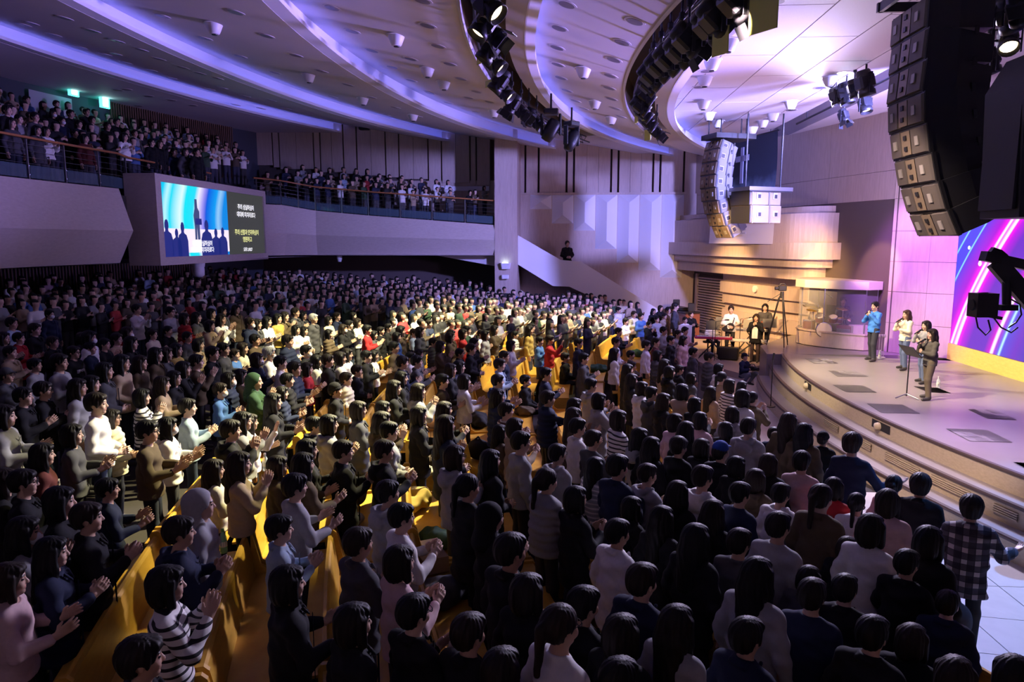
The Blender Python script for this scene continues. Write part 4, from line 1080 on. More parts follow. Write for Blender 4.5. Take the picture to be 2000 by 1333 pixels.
# exit signs at the rear wall
for (u, v, d) in ((143, 175, 0), (204, 199, 1)):
    dr = ray(u, v); k = 28.
    for _ in range(60):
        p = at_depth(u, v, k); k += (51.6-math.hypot(p.x-CX, p.y-CY))*.5
    t = thing('exit_sign', ['glowing green exit sign above the pale door panel', 'glowing green exit sign beside the slatted rear wall'][d], 'exit sign', p, -math.radians(math.degrees(math.atan2(p.y-CY, CX-p.x))))
    mb = MB(); mb.box((0, 0, 0), (.08, .42, .46)); mb.obj('case', 'exit_green', t); mb = MB(); mb.box((.045, 0, .0), (.02, .24, .36)); mb.obj('pictogram', 'exit_white', t)
    mb = MB(); mb.cyl((0, 0, .23), (0, 0, 10.4-p.z), .012, n=6); mb.obj('hanger', 'metal_grey', t)
# lamp and loudspeaker on the pier
p = on_y(987, 519, 33.3); t = thing('wall_lamp', 'small lit wall lamp on the pier', 'lamp', (p.x, 33.3, p.z))
mb = MB(); mb.hull([(-.22, 0, -.16), (.22, 0, -.16), (-.26, 0, .12), (.26, 0, .12), (-.14, -.22, -.16), (.14, -.22, -.16), (-.18, -.28, .12), (.18, -.28, .12)]); mb.obj('shade', 'fin_paint', t); mb = MB(); mb.box((0, -.13, .13), (.26, .18, .02)); mb.obj('bulb', 'exit_white', t)
p = on_y(987, 541, 33.3); tag(MB().box((0, -.1, 0), (.34, .22, .2), bev=.03).obj('wall_speaker', 'fin_paint', None, (p.x, 33.3, p.z)), 'small pale wall loudspeaker below the lamp on the pier', 'speaker')
# white wall cameras at the soffit
p = on_y(663, 505, 33.6); t = thing('soffit_camera', 'white camera under the balcony wing near the dark wall', 'camera', (p.x, 33.6, 4.3)); mb = MB(); mb.cyl((0, 0, -.12), (0, 0, 0), .12, n=12); mb.obj('mount', 'fin_paint', t); mb = MB(); mb.cyl((0, 0, -.3), (0, 0, -.12), .08, .13, 12); mb.obj('head', 'fin_paint', t)
# projector stand with black machine on the balcony behind the screen
p = on_x(455, 325, -14.8)
t = thing('balcony_console', 'black camera console behind the railing above the video screen', 'console', (-14.9, p.y, 6.5))
mb = MB(); mb.box((0, 0, .35), (.6, 1.2, .5), bev=.05); mb.obj('body', 'black_plastic', t); mb = MB(); mb.cyl((.3, .35, .35), (.38, .35, .35), .2, .18, 16); mb.obj('reel', 'metal_dark', t); mb = MB(); mb.box((.2, -.9, .55), (.1, .5, .12)); mb.obj('lamp_bar', 'metal_grey', t)
mb = MB(); mb.box((-.0, 0, .05), (.5, .9, .1)); mb.obj('foot', 'metal_dark', t)
tag(MB().box((0, 0, .5), (.9, 1.4, 1.0), bev=.02).obj('equipment_cabinet', 'door_dark', None, (-14.85, on_x(310, 318, -14.85).y, 6.5)), 'dark equipment cabinet at the balcony rail above the video screen', 'cabinet')
# ---------------------------------------------------------------- ceiling lights and white ceiling cameras
def ceil_z(r):
    for r0, z0, r1, z1 in ((58, 10.5, 48.5, 10.41), (48.5, 10.88, 43.5, 9.94), (43.5, 10.41, 38.8, 9.5), (38.8, 10.04, 35.07, 9.25), (34.2, 9.25, 33.8, 9.11), (33.8, 9.53, 31.5, 8.85), (30.65, 8.85, 30.3, 8.7)):
        if r1 <= r <= r0: return z0+(z1-z0)*(r0-r)/(r0-r1)
    return 9.05
def on_ceil(u, v):
    z = 9.5
    for _ in range(60):
        p = on_z(u, v, z); z = .5*z+.5*ceil_z(math.hypot(p.x-CX, p.y-CY))
    return p
plain('downlight_glass', (.16, .14, .18), .35); plain('camera_white', (.72, .70, .74), .45)
DL = MB(); DL.cyl((0, 0, -.012), (0, 0, .01), .20, .20, 18); dl_rim = DL.mesh('downlight_rim', 'ceiling_paint'); DL = MB(); DL.cyl((0, 0, -.016), (0, 0, -.008), .155, .155, 18); dl_glass = DL.mesh('downlight_glass', 'downlight_glass')
bands = {'outermost': [(60, 45), (125, 35), (45, 48), (105, 68), (180, 60), (156, 92), (228, 80), (225, 105), (275, 97), (310, 115), (205, 106), (245, 122), (295, 137), (357, 132), (425, 153), (335, 152), (390, 143), (410, 174), (435, 172), (480, 188), (530, 196), (460, 205), (510, 212), (560, 212), (620, 229), (230, 176), (247, 175), (290, 188), (335, 196), (376, 206), (270, 207)],
    'second': [(316, 31), (460, 24), (400, 75), (469, 110), (520, 70), (577, 108), (537, 142), (628, 139), (680, 166), (649, 189), (725, 190), (772, 210), (755, 225), (816, 227)],
    'third': [(648, 15), (688, 61), (727, 99), (802, 115), (766, 131), (835, 50), (855, 90), (878, 125), (825, 1), (803, 157), (900, 154), (930, 179), (840, 182), (875, 201), (915, 191), (956, 199), (988, 218), (838, 180), (930, 219)],
    'fourth': [(1107, 9), (1092, 55), (1088, 93), (1089, 126), (1095, 152), (1107, 177), (1124, 197), (1140, 212), (1240, 42), (1215, 83), (1199, 117), (1192, 148), (1190, 172), (1194, 193), (1202, 212), (1213, 228)],
    'stage': [(1514, 3), (1446, 59), (1402, 104), (1381, 139), (1366, 170), (1365, 195), (1605, 171), (1648, 142), (1545, 215), (1500, 232)]}
NUM = 'first second third fourth fifth sixth seventh eighth ninth tenth eleventh twelfth thirteenth fourteenth fifteenth sixteenth seventeenth eighteenth nineteenth twentieth twenty-first twenty-second twenty-third twenty-fourth twenty-fifth twenty-sixth twenty-seventh twenty-eighth twenty-ninth thirtieth thirty-first thirty-second'.split()
for nm, L_ in bands.items():
    for di, (u, v) in enumerate(sorted(L_, key=lambda q: q[1])):
        p = on_ceil(u, v); r = math.hypot(p.x-CX, p.y-CY)
        nr = Vector(polar(1, math.degrees(math.atan2(p.y-CY, CX-p.x))))-Vector((CX, CY, 0)); sl = (ceil_z(r+.1)-ceil_z(r-.1))/.2 if r > 30.6 else 0; sl = max(-.3, min(.3, sl)); nz = Vector((-nr.x*sl, -nr.y*sl, 1)).normalized()
        t = thing('downlight', f'round recessed downlight in the {nm} ring of the ceiling, {NUM[di]} from the top edge' if nm != 'stage' else f'round recessed downlight in the panelled stage ceiling, {NUM[di]} from the top edge', 'light', (p.x, p.y, p.z+.004), group=f'downlights in the {nm} part of the ceiling'); t.rotation_euler = nz.to_track_quat('Z', 'Y').to_euler()
        o = bpy.data.objects.new('rim', dl_rim); link(o, t); o = bpy.data.objects.new('glass', dl_glass); link(o, t)
CM = MB(); CM.lathe([(.31, 0), (.30, -.06), (.24, -.22), (.18, -.36), (.13, -.38), (0, -.38)], 18); cm_body = CM.mesh('camera_cup', 'camera_white'); CM = MB(); CM.cyl((0, 0, -.41), (0, 0, -.36), .10, .115, 12); cm_lens = CM.mesh('camera_lens', 'black_plastic')
CM = MB(); CM.cyl((0, 0, -.02), (0, 0, .01), .37, .37, 18); cm_fl = CM.mesh('camera_flange', 'camera_white')
cams = [(418, 53), (603, 152), (709, 198), (774, 76), (835, 140), (867, 166), (965, 223), (807, 231), (1140, 140), (1162, 204), (1194, 236), (1265, 268), (1423, 85), (1391, 124), (1377, 157), (1374, 205), (1385, 228), (1402, 243), (1622, 158), (1545, 205), (1510, 229), (1490, 243), (1470, 256)]
wh = ['second ceiling ring, nearest the top edge', 'second ceiling ring, middle one of three', 'second ceiling ring, farthest of three', 'third ceiling ring, nearest the top edge', 'third ceiling ring beside the row of lamps', 'third ceiling ring, lower of the close pair', 'third ceiling ring near the end of the lamp row', 'second ceiling ring right above the far wall panels', 'fourth ceiling ring, nearest of three', 'fourth ceiling ring, middle of three', 'fourth ceiling ring, farthest of three', 'ceiling just below the end of the second lamp row',
      'stage ceiling, first along the curved edge', 'stage ceiling, second along the curved edge', 'stage ceiling, third along the curved edge', 'stage ceiling, fourth along the curved edge', 'stage ceiling, fifth along the curved edge', 'stage ceiling above the small line array', 'stage ceiling beside the light trough', 'stage ceiling above the dark banner, nearest of four', 'stage ceiling above the dark banner, second of four', 'stage ceiling above the dark banner, third of four', 'stage ceiling above the dark banner, farthest of four']
for (u, v), lb in zip(cams, wh):
    p = on_ceil(u, v-7)
    t = thing('ceiling_spotlight', 'white cup-shaped spotlight on the '+lb, 'light', p, rng.uniform(0, 6), group='white cup-shaped ceiling spotlights')
    for nm, me in (('cup', cm_body), ('lens', cm_lens), ('flange', cm_fl)):
        o = bpy.data.objects.new(nm, me); link(o, t)
    t.scale = (.62, .62, .62)
# ---------------------------------------------------------------- stage spotlights in the ring slots
plain('lamp_black', (.012, .012, .016), .42, .2); plain('gel_yellow', (.50, .52, .10), .6)
def lamp_meshes():
    a = MB(); a.lathe([(0, -.30), (.12, -.30), (.15, -.26), (.155, .12), (.175, .14), (.175, .24), (.165, .24), (.15, .13), (.0, .125)], 16); a.box((0, 0, -.05), (.30, .34, .30), bev=.04)
    b = MB(); b.cyl((0, 0, .135), (0, 0, .145), .14, .14, 16)
    c = MB(); c.box((.22, 0, .0), (.02, .05, .42)); c.box((-.22, 0, .0), (.02, .05, .42)); c.box((0, 0, -.21), (.46, .05, .02)); c.cyl((-.23, 0, -.02), (.23, 0, -.02), .02, n=8)
    d = MB()
    for k in range(4):
        an = k*PI/2; M_ = Matrix.Rotation(an, 3, 'Z')@Matrix.Rotation(.35, 3, 'Y'); ctr = Matrix.Rotation(an, 3, 'Z')@Vector((.21, 0, .30)); d.box(ctr, (.012, .26, .18), rot=M_)
    return a.mesh('lamp_body', 'lamp_black'), b.mesh('lamp_lens', 'lens_warm'), c.mesh('lamp_yoke', 'lamp_black'), d.mesh('lamp_barn_doors', 'lamp_black')
LB, LL, LY, LD = lamp_meshes()
LLo = LL.copy(); LLo.materials.clear(); LLo.materials.append(MAT['downlight_glass'])
def stage_lamp(loc, to, label, group, on=True, doors=True, s=1.):
    t = thing('stage_spotlight', label, 'stage light', loc, group=group)
    d = (Vector(to)-Vector(loc)).normalized(); q = d.to_track_quat('Z', 'Y').to_euler(); t.scale = (s, s, s)
    b = bpy.data.objects.new('body', LB); link(b, t); b.rotation_euler = q
    l = bpy.data.objects.new('lens', LL if on else LLo); link(l, b)
    if doors:
        k = bpy.data.objects.new('barn_doors', LD); link(k, b)
    y = bpy.data.objects.new('yoke', LY); link(y, t); y.rotation_euler = (PI, 0, math.atan2(d.y, d.x)+PI/2); y.location = (0, 0, .0)
    m = bpy.data.objects.new('clamp', MBclamp); link(m, t)
    return t
MBc = MB(); MBc.cyl((0, 0, .2), (0, 0, .86), .022, n=8); MBc.box((0, 0, .55), (.1, .07, .12), bev=.02); MBclamp = MBc.mesh('clamp', 'metal_dark')
def truss(r, z, a0, a1, name, label):
    p0 = Vector(polar(r, (a0+a1)/2, z)); t = thing(name, label, 'truss', p0)
    n = 40; A = [a0+(a1-a0)*k/n for k in range(n+1)]
    for dr, dz in ((-.14, 0), (.14, 0), (0, .24)):
        mb = MB(); mb.tube([Vector(polar(r+dr, a, z+dz))-p0 for a in A], .026, 8); mb.obj('chord', 'metal_dark', t)
    mb = MB()
    for k in range(n):
        a, b = A[k], A[k+1]
        mb.tube([Vector(polar(r-.14, a, z))-p0, Vector(polar(r, b, z+.24))-p0], .011, 4); mb.tube([Vector(polar(r+.14, b, z))-p0, Vector(polar(r, a, z+.24))-p0], .011, 4)
    mb.obj('bracing', 'metal_dark', t, kind='stuff')
    return t
truss(34.63, 9.0, -18, 22.5, 'curved_truss', 'black curved lighting truss in the first ceiling slot')
truss(31.08, 8.75, -22, 17.5, 'curved_truss', 'black curved lighting truss in the second ceiling slot, nearer the stage')
row1 = [(955, 12, 1), (945, 48, 1), (958, 62, 1), (956, 98, 1), (965, 122, 1), (975, 160, 1), (985, 180, 1), (1000, 205, 0), (1018, 218, 0), (1033, 230, 1), (1048, 240, 1)]
def on_r(u, v, r):
    k = 18.
    for _ in range(80):
        p = at_depth(u, v, k); k += (r-math.hypot(p.x-CX, p.y-CY))*-.5 if p.x < CX and False else 0
        f = math.hypot(p.x-CX, p.y-CY)-r; p2 = at_depth(u, v, k+.01); g = (math.hypot(p2.x-CX, p2.y-CY)-r-f)/.01
        if abs(g) < 1e-4: break
        k -= max(-2, min(2, f/g))
    return at_depth(u, v, k)
def slot_lamp_pos(u, v, z):
    return on_z(u, v, z)
ords = ['first', 'second', 'third', 'fourth', 'fifth', 'sixth', 'seventh', 'eighth', 'ninth', 'tenth', 'eleventh', 'twelfth', 'thirteenth', 'fourteenth']
for i, (u, v, on) in enumerate(row1):
    p = on_z(u, v, 8.42); sc_ = .95
    stage_lamp(p, (-5+rng.uniform(-2, 2), 8+i*1.6, 1.2) if i % 2 else (6, 8+i*1.2, 1.5), f'black stage spotlight, {ords[i]} from the top edge in the first ceiling slot', 'spotlights in the first ceiling slot', on, i in (7, 8, 2), sc_)
for i, (u, v) in enumerate(((1076, 258), (1116, 278))):
    p = on_z(u, v, 8.05); t = thing('moving_head', ['black moving-head light, upper one at the end of the first ceiling slot', 'black moving-head light, lower one at the end of the first ceiling slot'][i], 'stage light', p, .8*i)
    mb = MB(); mb.box((0, 0, .55), (.42, .36, .16), bev=.03); mb.obj('base', 'lamp_black', t)
    mb = MB(); mb.box((-.26, 0, .2), (.08, .18, .6), bev=.03); mb.obj('yoke_arm', 'lamp_black', t); mb = MB(); mb.box((.26, 0, .2), (.08, .18, .6), bev=.03); mb.obj('yoke_arm', 'lamp_black', t)
    mb = MB(); mb.lathe([(0, -.34), (.14, -.32), (.2, -.1), (.2, .18), (.16, .3), (0, .3)], 16, (0, 0, .05), Matrix.Rotation(.5, 3, 'Y')); mb.obj('head', 'lamp_black', t)
    mb = MB(); mb.cyl((0, 0, .63), (0, 0, 1.05), .03, n=8); mb.obj('clamp', 'metal_dark', t)
row2 = [(1440, 5, 0), (1400, 38, 0), (1388, 52, 1), (1345, 80, 0), (1330, 102, 1), (1308, 118, 0), (1290, 132, 1), (1275, 150, 0), (1268, 168, 1), (1262, 188, 1), (1252, 208, 0), (1258, 222, 1), (1268, 240, 1), (1282, 258, 0)]
for i, (u, v, on) in enumerate(row2):
    p = on_z(u, v, 8.15 if i < 10 else 7.95)
    stage_lamp(p, (9.5, 12+i*.5, 1.6), f'black stage spotlight, {ords[i]} from the top edge in the second ceiling slot', 'spotlights in the second ceiling slot', on, i in (0, 3, 13), 1.05 if i < 8 else .85)
for i, (u, v, sx, sz) in enumerate(((1243, 219, .10, .5), (1257, 217, .10, .45), (1265, 264, .25, .3), (1492, 6, .45, .7), (1408, 58, .3, .7), (944, 115, .5, .12), (955, 163, .3, .14))):
    p = on_z(u, v, 8.0 if u > 1000 else 8.4); tag(MB().box((0, 0, 0), (.02, sx, sz), .6).obj('colour_flap', 'gel_yellow', None, p), 'yellow-green flap clipped to the '+['second lamp row, left of a close pair', 'second lamp row, right of a close pair', 'lowest lamp of the second row', 'nearest lamp of the second row', 'third lamp of the second row', 'middle of the first lamp row', 'first lamp row, lower flap'][i], 'flap', 'yellow-green flaps on the lamp rows')
# ---------------------------------------------------------------- trough lights over the stage
for i, (u, v, s) in enumerate(((1632, 190, .8), (1652, 185, 1.), (1668, 175, .8), (1690, 165, 1.1), (1690, 205, .9), (1648, 228, .7))):
    p = on_z(u, v, 8.6 if i < 5 else 8.25); stage_lamp(p, (9, 18, 1.5), f'stage spotlight, {ords[i]} from the left on the bar below the stage trough', 'spotlights below the stage trough', i in (1, 2, 4), i == 5, s)
t = thing('lighting_bar', 'black lighting bar along the trough over the stage', 'truss', (8.1, 17, 9.0)); mb = MB(); mb.cyl((0, -8, 0), (0, 9, 0), .035, n=8); mb.obj('pipe', 'metal_dark', t)
for k in range(6): mb = MB(); mb.cyl((0, -7+3*k, 0), (0, -7+3*k, 1.05), .015, n=6); mb.obj('hanger', 'metal_dark', t)
for i, (u, v, s) in enumerate(((1880, 60, 1.3), (1870, 135, 1.2), (1895, 122, 1.), (1930, 120, 1.2), (1968, 80, 1.1), (1972, 30, 1.2), (1990, 20, 1.), (1900, 95, .9))):
    p = on_z(u, v, 8.3+.1*(i % 3)); stage_lamp(p, (11, 15, 1.5) if i != 4 else (6, 8, 2), f'stage lamp hanging behind the large line array, {ords[i]} of that cluster', 'stage lamps behind the large line array', i == 4, False, s*.85)
t = thing('lighting_bar', 'black pipe pair under the stage ceiling behind the large line array', 'truss', (10.6, 15, 8.4)); mb = MB(); mb.cyl((0, -6, 0), (0, 7, 0), .03, n=8); mb.obj('pipe', 'metal_dark', t); mb = MB(); mb.cyl((.0, -6, .22), (0, 7, .22), .03, n=8); mb.obj('pipe', 'metal_dark', t)
for k in range(5): mb = MB(); mb.cyl((0, -5+2.7*k, 0), (0, -5+2.7*k, .64), .012, n=6); mb.obj('hanger', 'metal_dark', t)
# ---------------------------------------------------------------- line arrays
plain('speaker_black', (.011, .011, .013), .55); plain('speaker_grille', (.075, .062, .05), .7, noise=.15, scale=120.); plain('speaker_horn', (.16, .12, .075), .55); plain('speaker_badge', (.27, .25, .22), .5); plain('speaker_side', (.11, .11, .135), .55); plain('speaker_pale', (.19, .165, .12), .5)
def array_mesh(wd, h, d):
    """cabinet: front towards -x, narrowing to the back"""
    a = MB(); f, b = wd/2, wd*.36
    a.hull([(0, -f, -h/2), (0, f, -h/2), (0, -f, h/2), (0, f, h/2), (d*.45, -f, -h/2), (d*.45, f, -h/2), (d*.45, -f, h/2), (d*.45, f, h/2), (d, -b, -h*.43), (d, b, -h*.43), (d, -b, h*.43), (d, b, h*.43)])
    return a
def front_parts(root, wd, h, mats):
    for s in (-1, 1):
        mb = MB(); mb.hull([(-.03, s*wd*.47, -h*.44), (-.03, s*wd*.47, h*.44), (.0, s*wd*.49, -h*.46), (.0, s*wd*.49, h*.46), (-.05, s*wd*.15, -h*.44), (-.05, s*wd*.15, h*.44), (.0, s*wd*.14, -h*.46), (.0, s*wd*.14, h*.46)]); g = mb.obj('grille', mats[0], root)
        mb = MB(); mb.box((-.052, s*wd*.30, 0), (.016, .10, .13)); bd = mb.obj('badge', mats[2], g)
    mb = MB(); mb.hull([(-.045, -wd*.12, -h*.43), (-.045, wd*.12, -h*.43), (-.045, -wd*.12, h*.43), (-.045, wd*.12, h*.43), (.02, -wd*.06, -h*.4), (.02, wd*.06, -h*.4), (.02, -wd*.06, h*.4), (.02, wd*.06, h*.4)]); mb.obj('horn', mats[1], root)
    for z in (-.2, .2):
        mb = MB(); mb.box((-.055, 0, z*h), (.02, wd*.07, h*.16)); mb.obj('horn_slot', 'speaker_black', root)
def line_array(px_edges, depth, yaw, label, group, mats, wd, d, side=None, handles=False):
    """px_edges: picture points down the front lower edge; each pair of them is one cabinet"""
    for i in range(len(px_edges)-1):
        a = at_depth(*px_edges[i], depth); b = at_depth(*px_edges[i+1], depth)
        c = (a+b)/2; hh = (b-a).length
        dirv = (a-b).normalized()
        t = thing('array_loudspeaker', label.format(ords[i]), 'loudspeaker', c, group=group)
        fwd = Vector((math.cos(yaw), math.sin(yaw), 0))      # from the front to the back of the cabinet
        tilt = math.asin(max(-1, min(1, dirv.dot(fwd))))
        t.rotation_euler = (Matrix.Rotation(yaw, 3, 'Z')@Matrix.Rotation(tilt, 3, 'Y')).to_euler()
        m = array_mesh(wd, hh*.97, d); cab = m.obj('cabinet', mats[3], t)
        front_parts(t, wd, hh*.95, mats)
        for s in (-1, 1):
            mb = MB(); mb.box((.03, s*wd*.5, 0), (.05, .03, hh)); mb.obj('rigging_rail', 'metal_dark', t); mb = MB(); mb.box((d*.7, s*wd*.44, hh*.5), (.05, .03, hh*.28)); mb.obj('rigging_link', 'metal_dark', t)
        if handles:
            for s in (-1, 1):
                mb = MB(); mb.box((d*.24, s*wd*.5, 0), (.17, .03, hh*.42), bev=.01); hd = mb.obj('handle', 'speaker_badge', t)
                mb = MB(); mb.box((d*.24, s*wd*.506, 0), (.12, .03, hh*.28)); mb.obj('grip', 'speaker_black', hd)
                mb = MB(); mb.box((d*.55, s*wd*.47, 0), (.03, .04, hh*.96)); mb.obj('side_rail', 'metal_dark', t)
BIG = [(1738, 20), (1737, 80), (1733, 138), (1729, 198), (1733, 256), (1742, 311), (1754, 365), (1772, 418), (1794, 466)]
line_array([(u+38, v-4) for u, v in BIG], 10.6, -.02, 'black cabinet of the large line array, {} from the top', 'cabinets of the large line array', ('speaker_grille', 'speaker_horn', 'speaker_badge', 'speaker_black'), 1.15, .98)
a = at_depth(1775, 10, 10.6); t = thing('rigging_frame', 'black rigging frame on top of the large line array', 'frame', (a.x+.3, a.y, a.z+.12)); mb = MB(); mb.box((0, -.5, 0), (1.1, .06, .14)); mb.box((0, .5, 0), (1.1, .06, .14)); mb.box((-.5, 0, 0), (.06, 1.06, .14)); mb.box((.45, 0, 0), (.06, 1.06, .14)); mb.obj('bars', 'metal_dark', t)
for dy in (-.4, .4): mb = MB(); mb.cyl((0, dy, .07), (0, dy, 9.05-a.z-.12), .015, n=6); mb.obj('hoist_wire', 'metal_dark', t)
SMALL = [(1390, 277), (1384.5, 295), (1380, 320), (1377, 345), (1376.5, 370), (1380, 395), (1387, 420), (1397, 444), (1411, 467)]
line_array([(u+6, v-2) for u, v in SMALL], 23.9, .35, 'grey cabinet of the small line array by the banner, {} from the top', 'cabinets of the small line array', ('speaker_horn', 'speaker_horn', 'speaker_badge', 'speaker_side'), .95, .72, handles=True)
a = at_depth(1405, 272, 23.9); t = thing('rigging_frame', 'black rigging frame on top of the small line array', 'frame', (a.x+.2, a.y, a.z+.05)); mb = MB(); mb.box((.1, 0, 0), (1.5, .95, .16), .35); mb.obj('bars', 'metal_dark', t)
for (u, v) in ((1384, 268), (1408, 258), (1448, 255), (1458, 255)):
    q = at_depth(u, v, 23.9); mb = MB(); mb.cyl((q.x-t.location.x, q.y-t.location.y, 0), (q.x-t.location.x, q.y-t.location.y, 9.05-t.location.z), .02, n=6); mb.obj('hoist_wire', 'metal_dark', t)
# pale subwoofers beside the small array
sub0 = at_depth(1480, 403, 23.2)
t = thing('flying_frame', 'flat black frame carrying the pale subwoofers', 'frame', at_depth(1486, 371, 23.2), .45); mb = MB(); mb.box((0, 0, 0), (1.75, 1.0, .12)); mb.obj('plate', 'metal_grey', t); mb = MB(); mb.box((0, -.45, -.07), (1.7, .08, .06)); mb.obj('rail', 'metal_dark', t)
for (u, v) in ((1456, 362), (1524, 362)):
    q = at_depth(u, v, 23.2); rel = Matrix.Rotation(-.45, 3, 'Z')@(q-Vector(t.location)); mb = MB(); mb.cyl((rel.x, rel.y, 0), (rel.x, rel.y, 9.05-t.location.z), .028, n=8); mb.obj('suspension_rod', 'metal_dark', t)
for i, v in enumerate((385.5, 420)):
    c = at_depth(1477, v, 23.2); t = thing('subwoofer', ['upper pale hanging subwoofer beside the small line array', 'lower pale hanging subwoofer beside the small line array'][i], 'loudspeaker', c, .45)
    mb = MB(); mb.box((0, 0, 0), (1.22, .92, .555), bev=.02); mb.obj('cabinet', 'speaker_pale', t)
    mb = MB(); mb.box((-.63, 0, 0), (.04, .9, .54)); mb.obj('front_grille', 'speaker_black', t)
    for x in (-.30, .36):
        mb = MB(); mb.box((x, -.47, .02), (.17, .02, .20)); hd = mb.obj('handle', 'speaker_badge', t); mb = MB(); mb.box((x+.02, -.482, .0), (.1, .02, .12)); mb.obj('grip', 'speaker_black', hd)
    for x in (-.56, .12): mb = MB(); mb.box((x, -.475, 0), (.04, .03, .56)); mb.obj('rigging_rail', 'metal_grey', t)
    mb = MB(); mb.tube([(.62, -.1, .2), (.75, -.12, .1), (.78, -.12, -.1), (.66, -.1, -.22)], .018, 6); mb.obj('cable', 'speaker_badge', t)
# hanging pair of dark subwoofers at the right edge
for i, v in enumerate((290, 360)):
    c = at_depth(1958, v, 11.6); t = thing('subwoofer', ['upper black hanging subwoofer behind the large line array', 'lower black hanging subwoofer behind the large line array'][i], 'loudspeaker', c, -.40)
    mb = MB(); mb.box((.0, 0, 0), (1.0, 1.1, .60), bev=.02); mb.obj('cabinet', 'speaker_black', t)
    for s in (-1, 1): mb = MB(); mb.box((-.515, s*.36, 0), (.03, .32, .54)); g = mb.obj('grille', 'speaker_grille', t); mb = MB(); mb.box((-.535, s*.36, 0), (.02, .07, .09)); mb.obj('badge', 'speaker_badge' if i == 0 else 'speaker_horn', g)
    for k in range(7): mb = MB(); mb.box((-.515, 0, -.24+.08*k), (.03, .34, .05)); mb.obj('louvre', 'speaker_grille', t)
    if i == 0: mb = MB(); mb.box((-.1, 0, .42), (.9, 1.0, .10)); mb.obj('frame_plate', 'speaker_horn', t); mb = MB(); mb.box((.1, 0, .34), (.8, .08, .1)); mb.obj('frame_beam', 'metal_dark', t)
c = at_depth(1992, 262, 8.6); t = thing('hanging_loudspeaker', 'large black speaker tower hanging at the right edge of the photo', 'loudspeaker', (c.x+.35, c.y, c.z)); mb = MB(); mb.hull([(-.45, -.3, -1.0), (.6, -.3, -1.0), (-.45, .5, -1.0), (.6, .5, -1.0), (-.52, -.3, .55), (.6, -.3, .75), (-.52, .5, .55), (.6, .5, .75), (-.3, -.3, .95), (.6, -.3, .95), (-.3, .5, .95), (.6, .5, .95)]); mb.obj('cabinet', 'speaker_black', t); mb = MB(); mb.cyl((0, .1, .9), (0, .1, 9.05-c.z), .02, n=6); mb.obj('hoist_wire', 'metal_dark', t)
mb = MB(); mb.box((-.49, .1, -.3), (.04, .7, 1.2)); mb.obj('grille', 'speaker_black', t)
# chain and hook
c = at_depth(1929, 190, 11.3); t = thing('hoist_hook', 'black hoist hook hanging on a chain behind the large line array', 'hook', c)
mb = MB()
for k in range(int((8.95-c.z)/.16)): mb.box((0, 0, .15+.16*k), (.05 if k % 2 else .025, .025 if k % 2 else .05, .17), bev=.01)
mb.obj('chain', 'metal_dark', t, kind='stuff'); mb = MB(); mb.tube([(0, 0, .12), (0, 0, .02), (.05, -.03, -.06), (.05, -.03, -.14), (0, 0, -.2), (-.07, .04, -.17), (-.09, .05, -.10)], .028, 8); mb.obj('hook', 'metal_dark', t)
# thick black cable down the back of the large array
t = thing('speaker_cable', 'thick black cables down the back of the large line array', 'cable', at_depth(1856, 100, 11.2)); o_ = Vector(t.location)
for pts in ([(1858, -10), (1857, 60), (1855, 150), (1857, 230), (1866, 265), (1860, 275), (1873, 300), (1890, 340), (1885, 365)], [(1865, 160), (1856, 180), (1851, 195), (1855, 200)]):
    mb = MB(); mb.tube([at_depth(u, v, 11.2)-o_ for u, v in pts], .035, 8); mb.obj('strand', 'black_plastic', t)
# thin pendant wires
for i, (u, v, v2) in enumerate(((1655, 12, 165), (1464, 172, 330))):
    a = at_depth(u, v, 20 if i == 0 else 22.5); tag(MB().cyl((0, 0, 0), (0, 0, at_depth(u, v2, 20 if i == 0 else 22.5).z-a.z), .010, n=6).obj('pendant_wire', 'metal_dark', None, a), ['thin wire hanging from the stage ceiling left of the large line array', 'thin wire hanging from the stage ceiling above the small line array'][i], 'wire')
# ---------------------------------------------------------------- banner
def _banner(nt, s, M, R):
    n = nt.nodes.new('ShaderNodeTexNoise'); n.inputs['Scale'].default_value = 1.6; n.inputs['Detail'].default_value = 6
    tc = nt.nodes.new('ShaderNodeTexCoord'); nt.links.new(tc.outputs['Object'], n.inputs['Vector'])
    f = M('ADD', M('DIVIDE', s.outputs[2], 4.6), M('MULTIPLY', M('SUBTRACT', n.outputs['Fac'], .5), .22))
    return R(f, [(0, (.60, .55, .58)), (.34, (.60, .55, .58)), (.40, (.42, .40, .46)), (.47, (.11, .17, .27)), (.56, (.02, .035, .07)), (1, (.010, .014, .03))])
m, nt, b = nodes('banner'); tc = nt.nodes.new('ShaderNodeTexCoord'); sp = nt.nodes.new('ShaderNodeSeparateXYZ'); nt.links.new(tc.outputs['Object'], sp.inputs[0]); b.inputs['Roughness'].default_value = .8
def M_(op, a, bb=None):
    n = nt.nodes.new('ShaderNodeMath'); n.operation = op
    for i, v in enumerate((a, bb)):
        if v is None: continue
        if isinstance(v, (int, float)): n.inputs[i].default_value = v
        else: nt.links.new(v, n.inputs[i])
    return n.outputs[0]
def R_(f, stops):
    r = nt.nodes.new('ShaderNodeValToRGB'); el = r.color_ramp.elements
    while len(el) < len(stops): el.new(.5)
    for e_, (p, c) in zip(el, stops): e_.position = p; e_.color = (*c, 1)
    nt.links.new(f, r.inputs[0]); return r.outputs[0]
nt.links.new(_banner(nt, sp, M_, R_), b.inputs['Base Color'])
plain('banner_cross', (.26, .28, .42), .8); plain('banner_ink', (.30, .28, .30), .8)
def on_loft(u, v, o):
    d = ray(u, v); c = (WA+WN*o-Vector((0, 0, 0))); k = (WN.dot(c)-WN.dot(Vector((0, 0, EYE))))/WN.dot(d); return Vector((0, 0, EYE))+d*k
